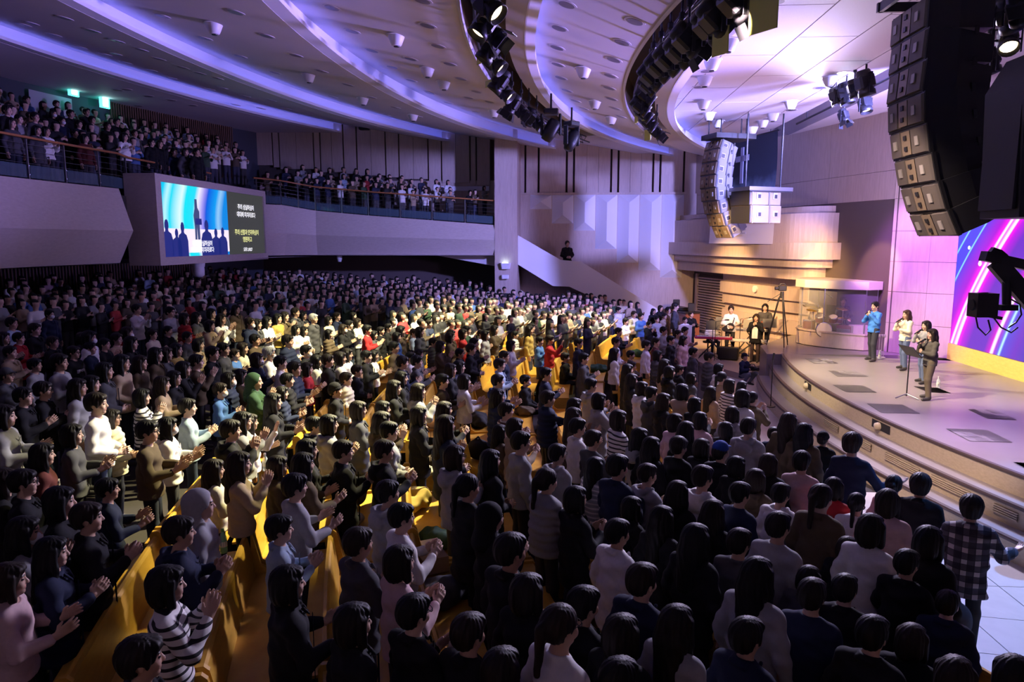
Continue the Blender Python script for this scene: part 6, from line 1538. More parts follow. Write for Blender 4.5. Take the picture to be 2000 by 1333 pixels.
CL = [(925, 820, 'coat', 'K', 1.15, 'black padded coat heaped on the pew left of the striped maroon sweater'), (935, 885, 'bag', 'K', 1., 'black backpack on the pew below the heaped black coat'), (683, 940, 'bag', 'K', 1., 'black backpack on the pew behind the light blue shirt'), (690, 972, 'bag', 'D', 1.05, 'dark rounded bag below the black backpack at the pew aisle'),
      (668, 1010, 'coat', 'G', .8, 'pale grey jacket folded over the pew by the aisle'), (665, 1050, 'coat', 'K', 1.1, 'black coat lying under the pale grey jacket'), (800, 925, 'coat', 'C', .9, 'pale padded coat on the pew left of the long black hair'), (805, 975, 'coat', 'Y', .95, 'mustard coat on the pew under the pale padded coat'),
      (850, 1050, 'coat', 'E', .8, 'olive bag on the pew beside the seated white sweater'), (865, 1150, 'coat', 'D', 1.0, 'dark grey coat with pale trim on the near pew'), (1025, 800, 'coat', 'O', .85, 'brown fur coat lying on the pew behind the striped maroon sweater'), (1165, 718, 'coat', 'E', .95, 'dark green coat piled at the pew end'),
      (1108, 735, 'coat', 'K', .9, 'black coat with pale lining on the pew by the centre aisle'), (1247, 690, 'coat', 'E', .9, 'dark green coat on the yellow pew behind the cream sweater'), (1300, 700, 'coat', 'D', .7, 'grey coat on the pew beside the dark puffer jacket'), (1395, 830, 'coat', 'P', .7, 'pale pink coat on the front pew'),
      (1850, 1225, 'bag', 'D', 1.15, 'large dark backpack at the right end of the near rows'), (430, 1010, 'coat', 'D', .5, 'dark pouch on the pew ledge before the hooded figure'), (815, 905, 'coat', 'W', .5, 'white scarf on the pew beside the padded coats')]
for i, (u, v, k, c, s, lb) in enumerate(CL):
    p = on_floor(u, v, .55); o = bpy.data.objects.new('backpack' if k == 'bag' else 'coat', _bgm if k == 'bag' else _cm[i % 3]); link(o); o.location = (p.x, p.y, floor_z(p.x, p.y)+.44); o.rotation_euler = (0, 0, i*1.3); o.scale = (s, s, s); o.color = (*COLS[c], 1); tag(o, lb, 'bag' if k == 'bag' else 'coat')
p = on_floor(845, 1103, .5); t = thing('cardboard_box', 'open brown cardboard box on the near pew', 'box', (p.x, p.y, floor_z(p.x, p.y)+.44), .5); plain('cardboard', (.36, .24, .13), .8)
mb = MB(); mb.box((0, 0, .09), (.3, .24, .18)); mb.obj('body', 'cardboard', t); mb = MB(); mb.box((.0, .2, .20), (.3, .16, .006), rot=Matrix.Rotation(.5, 3, 'X')); mb.obj('flap', 'cardboard', t)
for (u, v, lb, m_, cp) in ((518, 905, 'water bottle on the pew ledge at the aisle end', 'bottle_clear', 'drum_skin'), (496, 927, 'bottle of brown tea on the pew ledge', 'bottle_tea', 'drum_skin'), (436, 1060, 'green-capped bottle on the pew ledge behind the hooded figure', 'bottle_green', 'cap_green')):
    if m_ == 'bottle_tea' and m_ not in MAT: glass('bottle_tea', (.30, .13, .04), .85, .2)
    p = on_floor(u, v, .83); b = bottle((p.x, p.y, floor_z(p.x, p.y)+.72), lb, 1.15, None, cp); b.children[0].data = b.children[0].data.copy(); b.children[0].data.materials[0] = MAT[m_]
p = on_floor(485, 950, .83); t = thing('tumbler', 'silver tumbler on the pew ledge beside the bottle of tea', 'tumbler', (p.x, p.y, floor_z(p.x, p.y)+.72)); mb = MB(); mb.lathe([(0, 0), (.036, 0), (.044, .17), (.0, .17)], 14); mb.obj('body', 'chrome', t); mb = MB(); mb.lathe([(.046, .16), (.046, .185), (0, .19)], 14); mb.obj('lid', 'drum_skin', t)
# ---------------------------------------------------------------- the people one can make out, each at the place where the head stands
# u v hair top colour pose [extras] [=short description used as a landmark]
PEOPLE = """
97 614 s j N 4 m =navy jacket and white mask
23 631 s t L 4
68 643 s j K 4
7 660 b j D 4
29 662 s j R 4
103 668 s j K 4
267 604 s t W 3 =white sweatshirt clapping high
332 609 s t G 4 g
360 622 b v R 1
384 619 l j D 4
328 646 s t K 4
298 653 s t C 4
366 658 s t D 4
387 673 b j T 4
256 670 l j K 4
228 662 s t T 4
243 651 b t R 4 m
204 672 s t K 3
176 680 s d N 4
188 658 b t W 4 m
160 660 b j K 4
144 688 s t K 4 g =black lettered sweater
116 707 s t G 1 =grey lettered sweater
20 688 s j T 4
68 713 s t G 4
13 733 c j D 4 g =flat cap and glasses
84 762 s j K 1 g =black jacket and blue tie
45 774 s j K 1
152 756 l j G 4 =grey jacket
188 788 s t W 6 =long white T-shirt
204 724 l j D 4
238 708 l t T 6
186 746 b j O 4
274 708 l t O 4
304 692 l j O 4
316 694 b j D 4
344 683 b d Y 4 =mustard hooded top
384 706 s t O 3
358 720 b j K 3
340 738 b j K 4
317 750 l t T 1
277 775 b t W 3 x =black and white stripes
366 795 s t L 1 =light blue sweatshirt
218 816 b f C 6 g =cream puffer
328 833 l d W 2 m =white hoodie and mask
288 842 s t O 2 g =dark brown sweater and glasses
140 848 b t D 2
8 812 b d G 4
83 887 l t M 4 =maroon lettered sweater
8 938 l j K 4
45 942 s j K 1 g
210 955 s t N 2
170 1010 s j K 1
130 985 b j K 4
350 1038 s d N 1 =navy hoodie by the pew
392 985 h d G 4 =grey hood
100 1030 l j G 3 m
18 1132 b t P 1
50 1095 l j N 1
325 1140 b t W 3 x =white sweater with dark stripes
275 1285 s j K 4
410 636 b t T 3
432 623 l t W 3
413 612 b j O 4
434 608 b j D 4
461 604 l j O 4
488 631 s d N 4 m
502 633 b j D 4
522 628 l t W 1
542 622 b t Y 4
556 618 l j O 3
577 610 s j D 1
592 616 b j D 4
612 622 s j D 4 r =dark coat and grey hair
594 646 l t W 4
578 644 b t W 1
642 626 b t C 4
658 618 s j N 4
670 642 l j K 1 m
682 634 s j K 4
690 617 b j K 4
717 644 s t R 1 =red sweater
698 630 b t W 4
730 654 b j D 1
744 646 s j K 4
758 640 s j K 4
642 652 b f O 1
562 666 s f N 1 =navy puffer
498 664 s t O 4
474 680 l t C 4
458 692 s t B 4
436 682 s d D 4
415 690 s j K 4
526 690 s t W 1 mgr =white sweater, mask and glasses
502 702 b d N 4 m
548 708 s t W 1
598 686 s j K 4 m
618 704 l t W 2
640 704 s j K 2
652 700 b t W 2
575 720 s f N 2
600 720 b t R 1 =red cardigan
561 742 s f K 2
552 766 b f N 2
534 784 l j K 2
470 734 b t O 3
498 745 h d E 3 =dark green hood
430 762 s k B 1 m =blue shirt and white mask
442 744 b f N 4 m
474 822 l d G 3
488 824 l t W 5 =white top with raised hand
450 840 s d K 3
613 830 s d K 1 =black hoodie by the yellow pew
630 822 b d G 1
655 762 n j K 6 =black beanie
676 740 s v C 6 =cream puffer vest
697 724 s j K 6
716 696 s j K 1
730 694 b t W 1
695 692 b t W 4
748 798 b d G 1
746 822 l d O 1
760 842 s d G 4
770 757 l j K 4
418 917 l t C 1
440 895 l t T 3
600 878 l d K 1
592 906 l d O 2
575 922 b j O 1
576 950 s t G 1
546 1032 s k L 1 =light blue collared shirt
750 880 s d K 1
757 962 s d G 4 =grey hoodie in the near rows
562 1138 b j K 2
775 658 b t B 4
770 678 s j O 4
790 660 b j K 1
808 650 s t L 1
820 648 b j D 4
788 644 b j O 4
838 632 s t N 4
846 669 s f D 1 =charcoal puffer
860 676 b j O 1
870 658 b j O 1
880 656 s j O 4
898 652 b t R 5 =red sweater with raised hand
912 645 s j E 4
936 652 s t W 1
948 654 b t G 4 m
966 644 b t O 3
898 690 s j K 1 g
914 680 s j K 4
926 670 s j K 1
786 708 s j N 1
802 698 s t W 4
814 706 s j D 1
818 692 b t W 2
784 738 l j K 1
778 758 l d G 1
864 744 s t O 2 =dark brown sweater standing in the aisle
882 744 b t W 2
880 722 b j K 2
892 718 b t L 2
976 712 s k L 1
972 744 s d N 1
985 696 s t N 4
998 674 b t W 1
1006 654 s v W 1
1026 644 l t Y 4 =mustard sweater
1038 640 b j O 4
1054 666 s t B 1 =blue sweater by the pew end
1068 662 s t R 5
1130 670 s j N 4 =navy suit jacket
1104 697 s j K 7
1026 742 s j K 7 m
1066 730 s t N 1
972 774 l f N 4 =navy puffer with fur collar
988 802 s t M 1 x =maroon and white stripes
1070 778 s v N 5 =navy vest
1108 790 l j K 4
1120 812 l j O 4
1006 834 b t T 1
985 848 l j O 4
820 830 n f O 7 =beanie and brown puffer
818 810 b j K 4
868 800 l j K 4
870 830 l j N 4
870 863 l j K 1
888 891 b d G 1 g =grey hoodie and glasses
914 951 p j K 1 =black coat and ponytail
784 1009 s t W 1 =white sweater by the coats
780 1096 b t P 1 =pale pink sweater
808 1196 s k K 4 g
1017 863 s t G 4 g =grey sweater and glasses
1060 883 s d G 4 g
1068 939 p v G 1 =grey vest
1116 969 b j K 1
997 1075 s j K 4
1094 1222 p t W 4 g =white shirt low in the frame
1140 700 s j D 4
1200 690 l t W 4 =all white outfit
1203 668 s t W 4
1208 648 s t K 1
1154 752 s d G 1
1170 782 b j G 1
1208 818 b t W 1 x =white striped top
1128 834 s k W 4 =white shirt
1158 858 s t D 1
1226 722 l j K 4
1234 742 l j K 4
1254 758 b d W 4
1272 768 s d D 1 =charcoal hoodie clapping
1232 692 s t O 7
1234 714 s t Y 7
1262 674 s t W 4
1281 668 s t M 4
1284 694 b f D 4
1298 712 l t T 4
1308 726 b d K 4
1327 722 s d K 1 =black hoodie with white print
1332 764 b t T 3
1354 688 s j D 4
1335 664 l d P 4
1324 652 s t G 4
1338 646 s t P 2
1385 698 s f D 4
1404 720 b t W 4
1410 738 p t T 4
1425 752 b t W 4 x
1444 754 l j O 4
1450 776 b t W 4
1470 778 p j O 1
1357 790 b t K 1
1430 808 b d G 4
1367 820 b t P 1
1318 824 b t P 4
1340 840 l j K 4
1462 834 s d G 4
1249 854 l d G 4
1272 872 l j K 4
1326 872 x t K 4 =black sweater and round haircut
1370 874 b j K 4
1408 882 c j K 4 B =blue cap
1438 910 b j K 4
1206 911 s j N 4
1162 911 l t G 4 x =grey striped top
1264 926 s d G 1 =pale grey hoodie clapping
1372 932 s d W 4 =white hoodie
1434 962 s t N 4
1470 933 b d O 4 g
1292 1013 l j K 4
1358 1052 l j K 4
1206 1040 s j W 4 =white jacket with dark collar
1254 1134 s j N 4
1320 1218 l t G 4
1478 1122 l t G 4
1525 965 s d W 4
1512 848 s j N 4
1532 820 l j O 4
1566 842 l j O 4
1608 857 n j K 4 s.88 =black beanie by the steps
1665 867 x t N 13 gs1.12 =navy sweater holding one hand out
1566 902 x t P 12
1604 972 p j O 4
1628 952 b t R 4
1652 972 p t W 4 =white turtleneck
1686 957 b t P 4
1746 947 p t P 4
1798 948 x j K 4 =black jacket and round haircut
1897 992 x j D 13 ks1.05 =plaid jacket
1520 1027 s t G 4
1700 1032 b t W 4
1720 1072 s j K 1
1758 1062 b j K 4
1586 1162 s t N 4
1704 1238 s j K 4
1838 1172 s j N 4 g
1865 1322 b j K 4
1440 1240 s j N 4
1160 1300 s j N 4
1962 1318 b j K 4
1316 604 s t D 4
1350 614 s j K 1
1268 634 s j K 1
1283 624 s t G 4
1298 618 s j T 4
1305 606 s j T 4
1276 608 l j K 4
1290 602 b j K 4
1338 625 s t W 1
1222 628 s t W 1
1238 614 s t W 4
1252 618 s t B 1
1208 606 s d W 4 =white hoodie before the stair
1310 664 s j K 4
1296 646 s t G 1
1350 738 b j D 4
1388 766 l t T 4
1296 782 l d K 4
1410 838 b j K 4
1500 905 b j K 4
1560 1010 b j D 4
1640 1060 b j K 4
1210 968 b j K 4
1330 960 l j K 4
1140 1180 s j K 4
960 1010 h j K 4
930 900 l j K 4
1392 1000 l j K 4
1420 1060 s t D 4
1536 1100 b j D 4
1650 1150 s j K 4
1780 1250 b j K 4
1230 1215 b j K 4
1020 1140 b j K 4
900 1230 s j K 4
960 1285 b j K 4
690 1215 b j K 4
700 1060 s j D 4
660 880 s j K 1
700 800 b j D 1
"""
BALC = """
14 215 s j K 4
22 240 l t D 4
37 232 s t G 4
52 195 s t B 4
68 228 s t D 4
72 254 b j D 4
90 256 b t W 1
104 222 b j K 4 m
121 236 s t N 4 m
110 203 s j N 4
138 222 s j K 4
154 242 s t N 4
146 260 s j K 4
166 270 b t M 4
180 234 s t G 4
210 246 s j K 4
243 267 l t W 1
263 260 s k G 4
296 278 s j K 4 g
312 281 b j K 4
339 279 s t N 4
362 294 b j D 4
383 278 s j K 4
228 235 s j K 4
245 238 s t D 4
169 216 s j K 4
"""
ACT = {1: 'clapping', 2: 'with hands apart', 3: 'clapping high', 5: 'with one hand raised', 6: 'with hands clasped', 7: 'sitting', 12: 'holding a phone', 13: 'with one hand held out'}
def parse(txt):
    out = []
    for ln in txt.strip().split('\n'):
        lm = None
        if '=' in ln: ln, lm = ln.split('='); lm = lm.strip()
        f = ln.split(); out.append(dict(u=float(f[0]), v=float(f[1]), hair=f[2], kind=f[3], col=f[4], pose=int(f[5]), ex=f[6] if len(f) > 6 else '', lm=lm))
    return out
folk = parse(PEOPLE)
def stand_rows():
    return [r-.50 for r in [38.54-.88*j for j in range(-13, 11)]]
SR = stand_rows()
def cyl_hit(u, v, r, k0):
    k = k0
    for _ in range(30):
        p = at_depth(u, v, k); q = at_depth(u, v, k+.01); f = math.hypot(p.x-CX, p.y-CY)-r; g = (math.hypot(q.x-CX, q.y-CY)-r-f)/.01
        if abs(g) < .05: return None
        k -= max(-1, min(1, f/g))
    return at_depth(u, v, k)
placed = []
PRINTS = {'black lettered sweater': ('JENSO', .075, 'mask', 0), 'grey lettered sweater': ('UPER', .085, 'black_plastic', 0), 'maroon lettered sweater': ('LO\nGAP', .07, 'mask', 0), 'black hoodie with white print': ('', 0, 'mask', 1)}
def base_label(f):
    c = CNAME[f['col']]
    w = {'x': 'striped ', 'k': 'plaid '}
    pre = ''.join(w[e] for e in f['ex'] if e in w)
    s = f"person in {c} {pre}{GNAME[f['kind']]}"
    if f['hair'] == 'c': s = f"person in cap and {c} {GNAME[f['kind']]}"
    if f['hair'] == 'n': s = f"person in beanie and {c} {GNAME[f['kind']]}"
    if f['hair'] == 'h': s = f"person with hood up in {c} {GNAME[f['kind']]}"
    if 'm' in f['ex']: s += ' and white mask'
    elif 'g' in f['ex']: s += ' and glasses'
    a = ACT.get(f['pose'])
    if a: s += ' '+a
    return s
for f in folk: f['base'] = base_label(f)
def uniq_labels(fs, where=''):
    lms = [f for f in fs if f['lm']]
    for f in lms: f['label'] = 'person in '+f['lm'] + (', '+ACT[f['pose']] if f['pose'] in ACT and ACT[f['pose']] not in f['lm'] and 'hand' not in f['lm'] and 'clap' not in f['lm'] else '')
    used = {f['label'] for f in lms}
    def rel(f, g):
        du, dv = f['u']-g['u'], (f['v']-g['v'])*1.0
        if abs(du) > abs(dv)*1.1: return 'right of' if du > 0 else 'left of'
        return 'below' if dv > 0 else 'above'
    for f in fs:
        if f['lm']: continue
        L = sorted(lms, key=lambda g: math.hypot(g['u']-f['u'], g['v']-f['v']))
        done = False
        for rank in range(6):
            for g in L[:6]:
                w_ = rel(f, g)
                same = sorted([h for h in fs if not h['lm'] and h['base'] == f['base'] and rel(h, g) == w_], key=lambda h: math.hypot(h['u']-g['u'], h['v']-g['v']))
                if same.index(f) == rank:
                    od = ['', 'second ', 'third ', 'fourth ', 'fifth ', 'sixth '][rank]
                    lab = f"{od}{f['base']} {w_} the {g['lm']}" if rank else f"{f['base']} {w_} the {g['lm']}"
                    if len(lab.split()) > 16: lab = lab.replace(' with hands apart', '').replace(' clapping high', ' clapping')
                    if lab not in used and len(lab.split()) <= 16: f['label'] = lab; used.add(lab); done = True; break
            if done: break
        if not done:
            f['label'] = f"{f['base']}, {int(f['u']/20)} by {int(f['v']/20)}"; print('NOLABEL', f['label'])
uniq_labels(folk)
def face_target(x, y): return (10.8, 18.0) if math.hypot(x-CX, y-CY) < 31.5 else (14., 17.)
for f in folk:
    fs = 1.
    if 's' in f['ex']: f['ex'], q_ = f['ex'].split('s'); fs = float(q_)
    h0 = (1.17 if f['pose'] == 7 else 1.61)*fs
    p = on_floor(f['u'], f['v'], h0); r = math.hypot(p.x-CX, p.y-CY); k0 = pix(p)[2]; best = None
    hd = p; sc_ = 1.
    for rr in sorted(SR, key=lambda q: abs(q-r))[:2]:
        q = cyl_hit(f['u'], f['v'], rr, k0)
        if q is None: continue
        s = (q.z-floor_z(q.x, q.y))/h0
        if .88 < s < 1.10 and (best is None or abs(s-1) < abs(best[1]-1)): best = (q, s)
    sc_ = fs
    if best and r > 29.2 and fs == 1: hd, sc_ = best
    x, y = hd.x, hd.y; tx, ty = face_target(x, y); yaw = math.atan2(ty-y, tx-x)+rng.uniform(-.16, .16)
    # keep clear of people already standing there
    for _ in range(12):
        near = [(a, b) for a, b in placed if (a-x)**2+(b-y)**2 < .40**2]
        if not near: break
        ax, by = near[0]; d = math.hypot(x-ax, y-by) or 1; x += (x-ax)/d*.06; y += (y-by)/d*.06
    placed.append((x, y)); f['xy'] = (x, y)
    # the head leans a little in front of the feet in this figure, so put the feet right below
    kw = {}
    if f['hair'] == 'c' and 'B' in f['ex']: kw['cap'] = (.02, .06, .30)
    if 'r' in f['ex']: kw['haircol'] = (.32, .32, .33)
    pose = f['pose']
    if pose == 1: pose = rng.choice([1, 1, 1, 2, 3]) if not f['lm'] else 1
    if pose == 4 and f['u'] < 1250 and not f['lm']: pose = rng.choice([4, 1, 6, 2])
    legs = 'sit' if f['pose'] == 7 else 'stand'
    if legs == 'stand' and pose == 7: pose = 1
    f['base_pose'] = pose
    po = person((x, y, floor_z(x, y)), yaw, f['hair'], f['kind'], f['col'], pose, legs, f['ex'].replace('B', '').replace('r', ''), sc_, f['label'], 'people in the pews' if not f['lm'] else None, **kw)
    if f['lm'] in PRINTS:
        txt, sz, mt, back = PRINTS[f['lm']]
        if txt:
            c_ = bpy.data.curves.new('print', 'FONT'); c_.body = txt; c_.size = sz; c_.align_x = 'CENTER'; c_.align_y = 'CENTER'; c_.extrude = .02; c_.space_line = .9
            q_ = bpy.data.objects.new('print', c_); COL.objects.link(q_); me = bpy.data.meshes.new_from_object(q_.evaluated_get(bpy.context.evaluated_depsgraph_get())); bpy.data.objects.remove(q_); me.materials.clear(); me.materials.append(MAT[mt])
            n_ = bpy.data.objects.new('print', me); link(n_, po); n_.location = (.118, 0, 1.23); n_.rotation_euler = (PI/2, 0, PI/2); n_['kind'] = 'stuff'
        else:
            mb = MB()
            for k in range(5):
                a = k*2*PI/5+.3; mb.box((-.16, .07*math.cos(a), 1.2+.09*math.sin(a)), (.06, .03, .16), rot=Matrix.Rotation(a+PI/2, 3, 'X'))
            n_ = mb.obj('print', mt, po); n_['kind'] = 'stuff'
# ---------------------------------------------------------------- nearest people on the balcony
bal = parse(BALC)
for i, f in enumerate(bal): f['base'] = base_label(f)
seen = {}
for i, f in enumerate(sorted(bal, key=lambda f: f['u'])):
    f['label'] = f['base']+f", {['first','second','third','fourth','fifth','sixth','seventh','eighth','ninth','tenth','eleventh','twelfth','thirteenth','fourteenth','fifteenth','sixteenth','seventeenth','eighteenth','nineteenth','twentieth','twenty-first','twenty-second','twenty-third','twenty-fourth','twenty-fifth','twenty-sixth'][i]} from the left on the balcony"
    k = 14.
    for _ in range(300):
        p = at_depth(f['u'], f['v'], k); r = math.hypot(p.x-CX, p.y-CY); j = max(0, (r-47.15)/.86); zz = 6.42+.36*int(j)+1.58
        if r > 47.62 and p.z <= zz+.15: break
        k += .04
    zf = 6.42+.36*int(j)
    person((p.x, p.y, zf), math.atan2(15-p.y, 12-p.x), f['hair'], f['kind'], f['col'], f['pose'], 'stand', f['ex'], max(.85, min(1.12, (p.z-zf)/1.61)), f['label'], 'people at the near end of the balcony')
    placed.append((p.x, p.y+1000))
# ---------------------------------------------------------------- singers
def on_stage(u, v, vtop, z, yaw, label, hair, kind, col, pose, legs='stand', tro=None, **kw):
    p = on_z(u, v, z); k = pix(p)[2]; top = at_depth(u, vtop, k); h = top.z-z
    q = at_depth(u, vtop, k); s = (top.z-z)/(1.735 if legs == 'stand' or legs == 'step' else 1.735-DROP[legs])
    return person((p.x, p.y, z), yaw, hair, kind, col, pose, legs, kw.pop('extras', ''), s, label, tro=tro, grip=(1, -1) if pose in (8, 9) else (), **kw), p, s
def microphone(o, s, label):
    m = Matrix.Rotation(o.rotation_euler.z, 3, 'Z'); d = m@Vector((.75, .05, -.38)).normalized(); a = Vector(o.location)+m@(Vector((.16, -.01, 1.475))*s)
    t = thing('microphone', label, 'microphone', a); b = d*.20
    mb = MB(); mb.lathe([(0, -.028), (.022, -.02), (.027, 0), (.022, .02)], 12, (0, 0, 0), d.to_track_quat('Z', 'Y').to_matrix()); mb.obj('head', 'metal_dark', t); mb = MB(); mb.cyl(d*.02, b, .020, .013, 10); mb.obj('handle', 'black_plastic', t)
jeans = (.10, .13, .22)
BT = (.05, .18, .52); COLS['S'] = BT; CNAME['S'] = 'bright blue'; COLS['H'] = (.10, .09, .075); CNAME['H'] = 'olive grey'
o, p, s = on_stage(1702, 705, 588, 1.45, 3.5, 'person in bright blue top singing into a microphone beside the drum booth', 's', 't', 'S', 9, 'step', (.035, .035, .045)); microphone(o, s, 'black microphone held by the singer in the blue top')
o, p, s = on_stage(1763, 722, 604, 1.45, 3.4, 'person in cream sweater and jeans singing, second from the left on stage', 'l', 't', 'C', 8, 'step', jeans, haircol=(.05, .022, .014)); microphone(o, s, 'black microphone held by the singer in the cream sweater')
o, p, s = on_stage(1800, 748, 625, 1.45, 3.4, 'person in grey sweater singing behind the nearest singer', 'b', 't', 'G', 8, 'step', jeans); microphone(o, s, 'black microphone held by the singer behind the nearest one')
o, p, s = on_stage(1810, 780, 640, 1.45, 3.25, 'person in olive grey jumpsuit singing nearest on the stage', 'l', 't', 'H', 8, 'step', (.11, .085, .06), haircol=(.016, .010, .008)); microphone(o, s, 'black microphone held by the nearest singer')
# ---------------------------------------------------------------- band, camera crew, usher
cam_dir = lambda p, off=0: math.atan2(-p.y, -p.x)+off
def band(u, v, vtop, label, hair, kind, col, pose, legs='stand', yaw=None, z=BF, **kw):
    p = on_z(u, v, z); return on_stage(u, v, vtop, z, yaw if yaw is not None else cam_dir(p), label, hair, kind, col, pose, legs, **kw)
o, p, s = band(1473, 708, 612, 'person in black jacket over white top singing before the band', 'b', 'j', 'K', 9, tro=(.06, .04, .04), yaw=-2.0)
q = Matrix.Rotation(o.rotation_euler.z, 3, 'Z'); mb = MB(); mb.box((0, 0, 0), (.02, .2, .42), bev=.01); w_ = mb.obj('shirt_front', 'mask', o, (.158, 0, 1.08))
o, p, s = band(1424, 695, 596, 'person in white shirt playing guitar left of the tripod', 's', 't', 'W', 10, tro=(.03, .03, .035), yaw=-1.75); G1 = o
o, p, s = band(1490, 690, 592, 'person in dark top with guitar, one hand at the head', 'b', 't', 'D', 10, tro=(.02, .02, .03), yaw=-1.9, haircol=(.006, .005, .005)); G2 = o
def guitar(o, label, mat):
    m = Matrix.Rotation(o.rotation_euler.z, 3, 'Z'); s = o.scale[0]
    t = thing('electric_guitar', label, 'guitar', Vector(o.location)+m@(Vector((.20, -.06, 1.0))*s), o.rotation_euler.z); R_m = Matrix.Rotation(.42, 3, 'X')
    mb = MB(); P = []
    for k in range(24):
        a = 2*PI*k/24; rr = .17+.035*math.cos(2*a)-.02*math.cos(3*a); P.append((rr*math.cos(a)*1.15, rr*math.sin(a)))
    V = [R_m@Vector((x, y, z)) for x in (-.02, .02) for y, z in P]; n = 24
    mb.add(V, [tuple(range(n)), tuple(range(n, 2*n))[::-1]]+[(i, n+i, n+(i+1) % n, (i+1) % n) for i in range(n)]); mb.obj('body', mat, t)
    mb = MB(); mb.box(R_m@Vector((0, .47, 0)), (.025, .60, .05), rot=R_m); mb.obj('neck', 'booth_wood', t); mb = MB(); mb.box(R_m@Vector((0, .83, .0)), (.02, .16, .08), rot=R_m, bev=.01); mb.obj('headstock', 'booth_wood', t)
    mb = MB(); mb.box(R_m@Vector((.025, .02, 0)), (.015, .14, .09), rot=R_m); mb.obj('pickguard', 'key_white', t)
    mb = MB(); mb.tube([(-.02, .12, .1), (-.1, .2, .35), (-.25, .05, .42), (-.3, -.1, .3), (-.15, -.15, .05)], .016, 6); mb.obj('strap', 'black_plastic', t)
guitar(G1, 'dark electric guitar played by the person in white', 'black_plastic'); guitar(G2, 'sunburst bass guitar held by the person in the dark top', 'cabinet_wood')
o, p, s = band(1388, 690, 622, 'seated person in white striped top playing the red keyboard', 's', 't', 'W', 11, 'sit', yaw=-1.4, extras='x')
p = on_z(1388, 690, BF); t = thing('keyboard_stool', 'black stool of the red keyboard player', 'stool', (p.x-.1, p.y+.1, BF)); mb = MB(); mb.cyl((0, 0, .40), (0, 0, .46), .2, n=16); mb.obj('seat', 'black_plastic', t); mb = MB(); mb.cyl((0, 0, 0), (0, 0, .4), .03, n=8); mb.cyl((0, 0, 0), (0, 0, .02), .2, n=14); mb.obj('leg', 'metal_dark', t)
# drummer behind the kit, crouching cameraman, usher on the stair
q = Vector((9.72, 25.15, BZ+.35)); person((q.x, q.y, q.z-.02), cam_dir(q, .2), 's', 't', 'K', 11, 'sit', '', 1.02, 'person in black sweater seated at the drums in the booth')
t = thing('drum_stool', 'round black drum stool inside the booth', 'stool', (q.x-.02, q.y+.05, q.z)); mb = MB(); mb.cyl((0, 0, .38), (0, 0, .45), .17, n=14); mb.obj('seat', 'black_plastic', t); mb = MB(); mb.cyl((0, 0, 0), (0, 0, .38), .025, n=8); mb.cyl((0, 0, 0), (0, 0, .02), .16, n=12); mb.obj('base', 'chrome', t)
p = on_z(1452, 752, .41); zc = .62 if math.hypot(p.x-CX, p.y-CY) < 0 else .41
zc = .62; p = on_z(1452, 752, zc)
o = person((p.x, p.y, zc), -.9, 'c', 'j', 'N', 12, 'squat', '', (at_depth(1450, 689, pix(p)[2]).z-zc)/(1.735-DROP['squat']), 'person in navy jacket and cap crouching with a video camera', tro=(.14, .15, .17), cap=(.012, .014, .022))
m = Matrix.Rotation(o.rotation_euler.z, 3, 'Z'); t = thing('handheld_camera', 'black video camera held by the crouching person', 'camera', Vector(o.location)+m@(Vector((.34, 0, .66))*o.scale[0]), o.rotation_euler.z); mb = MB(); mb.box((0, 0, 0), (.22, .11, .13), bev=.015); mb.obj('body', 'black_plastic', t); mb = MB(); mb.cyl((.11, 0, 0), (.22, 0, 0), .045, .055, 12); mb.obj('lens', 'metal_dark', t); mb = MB(); mb.tube([(-.08, 0, .07), (-.05, 0, .13), (.07, 0, .13), (.1, 0, .07)], .013, 6); mb.obj('grip', 'black_plastic', t)
hp = on_y(1108, 478, 34.75); person((hp.x, 34.75, 3.05), -1.25, 's', 'j', 'K', 6, 'stand', '', (hp.z-3.05+.06)/1.62, 'person in dark suit standing on the stair landing by the far wall', tro=(.012, .012, .014))
o = person((on_y(918, 380, 34.6).x, 34.6, 5.85), -1.0, 's', 'j', 'K', 12, 'stand', '', (on_y(918, 376, 34.6).z-5.85)/1.62, 'person in black holding a camera at the far end of the balcony')
o = person((on_y(516, 350, 33.9).x, 33.9, 6.45), -.7, 's', 't', 'P', 1, 'stand', '', .9, 'person in bright pink top just right of the video screen on the balcony'); o.children[0].color = (.62, .03, .20, 1)
o = person((on_y(541, 350, 33.9).x, 33.9, 6.42), -.7, 's', 'j', 'K', 1, 'stand', '', .98, 'person in black jacket over white beside the bright pink top')
p = on_z(1318, 660, .9); o, p, s = on_stage(1316, 690, 590, .62, -.2, 'person in dark sweater standing alone before the stair foot', 's', 't', 'D', 4)
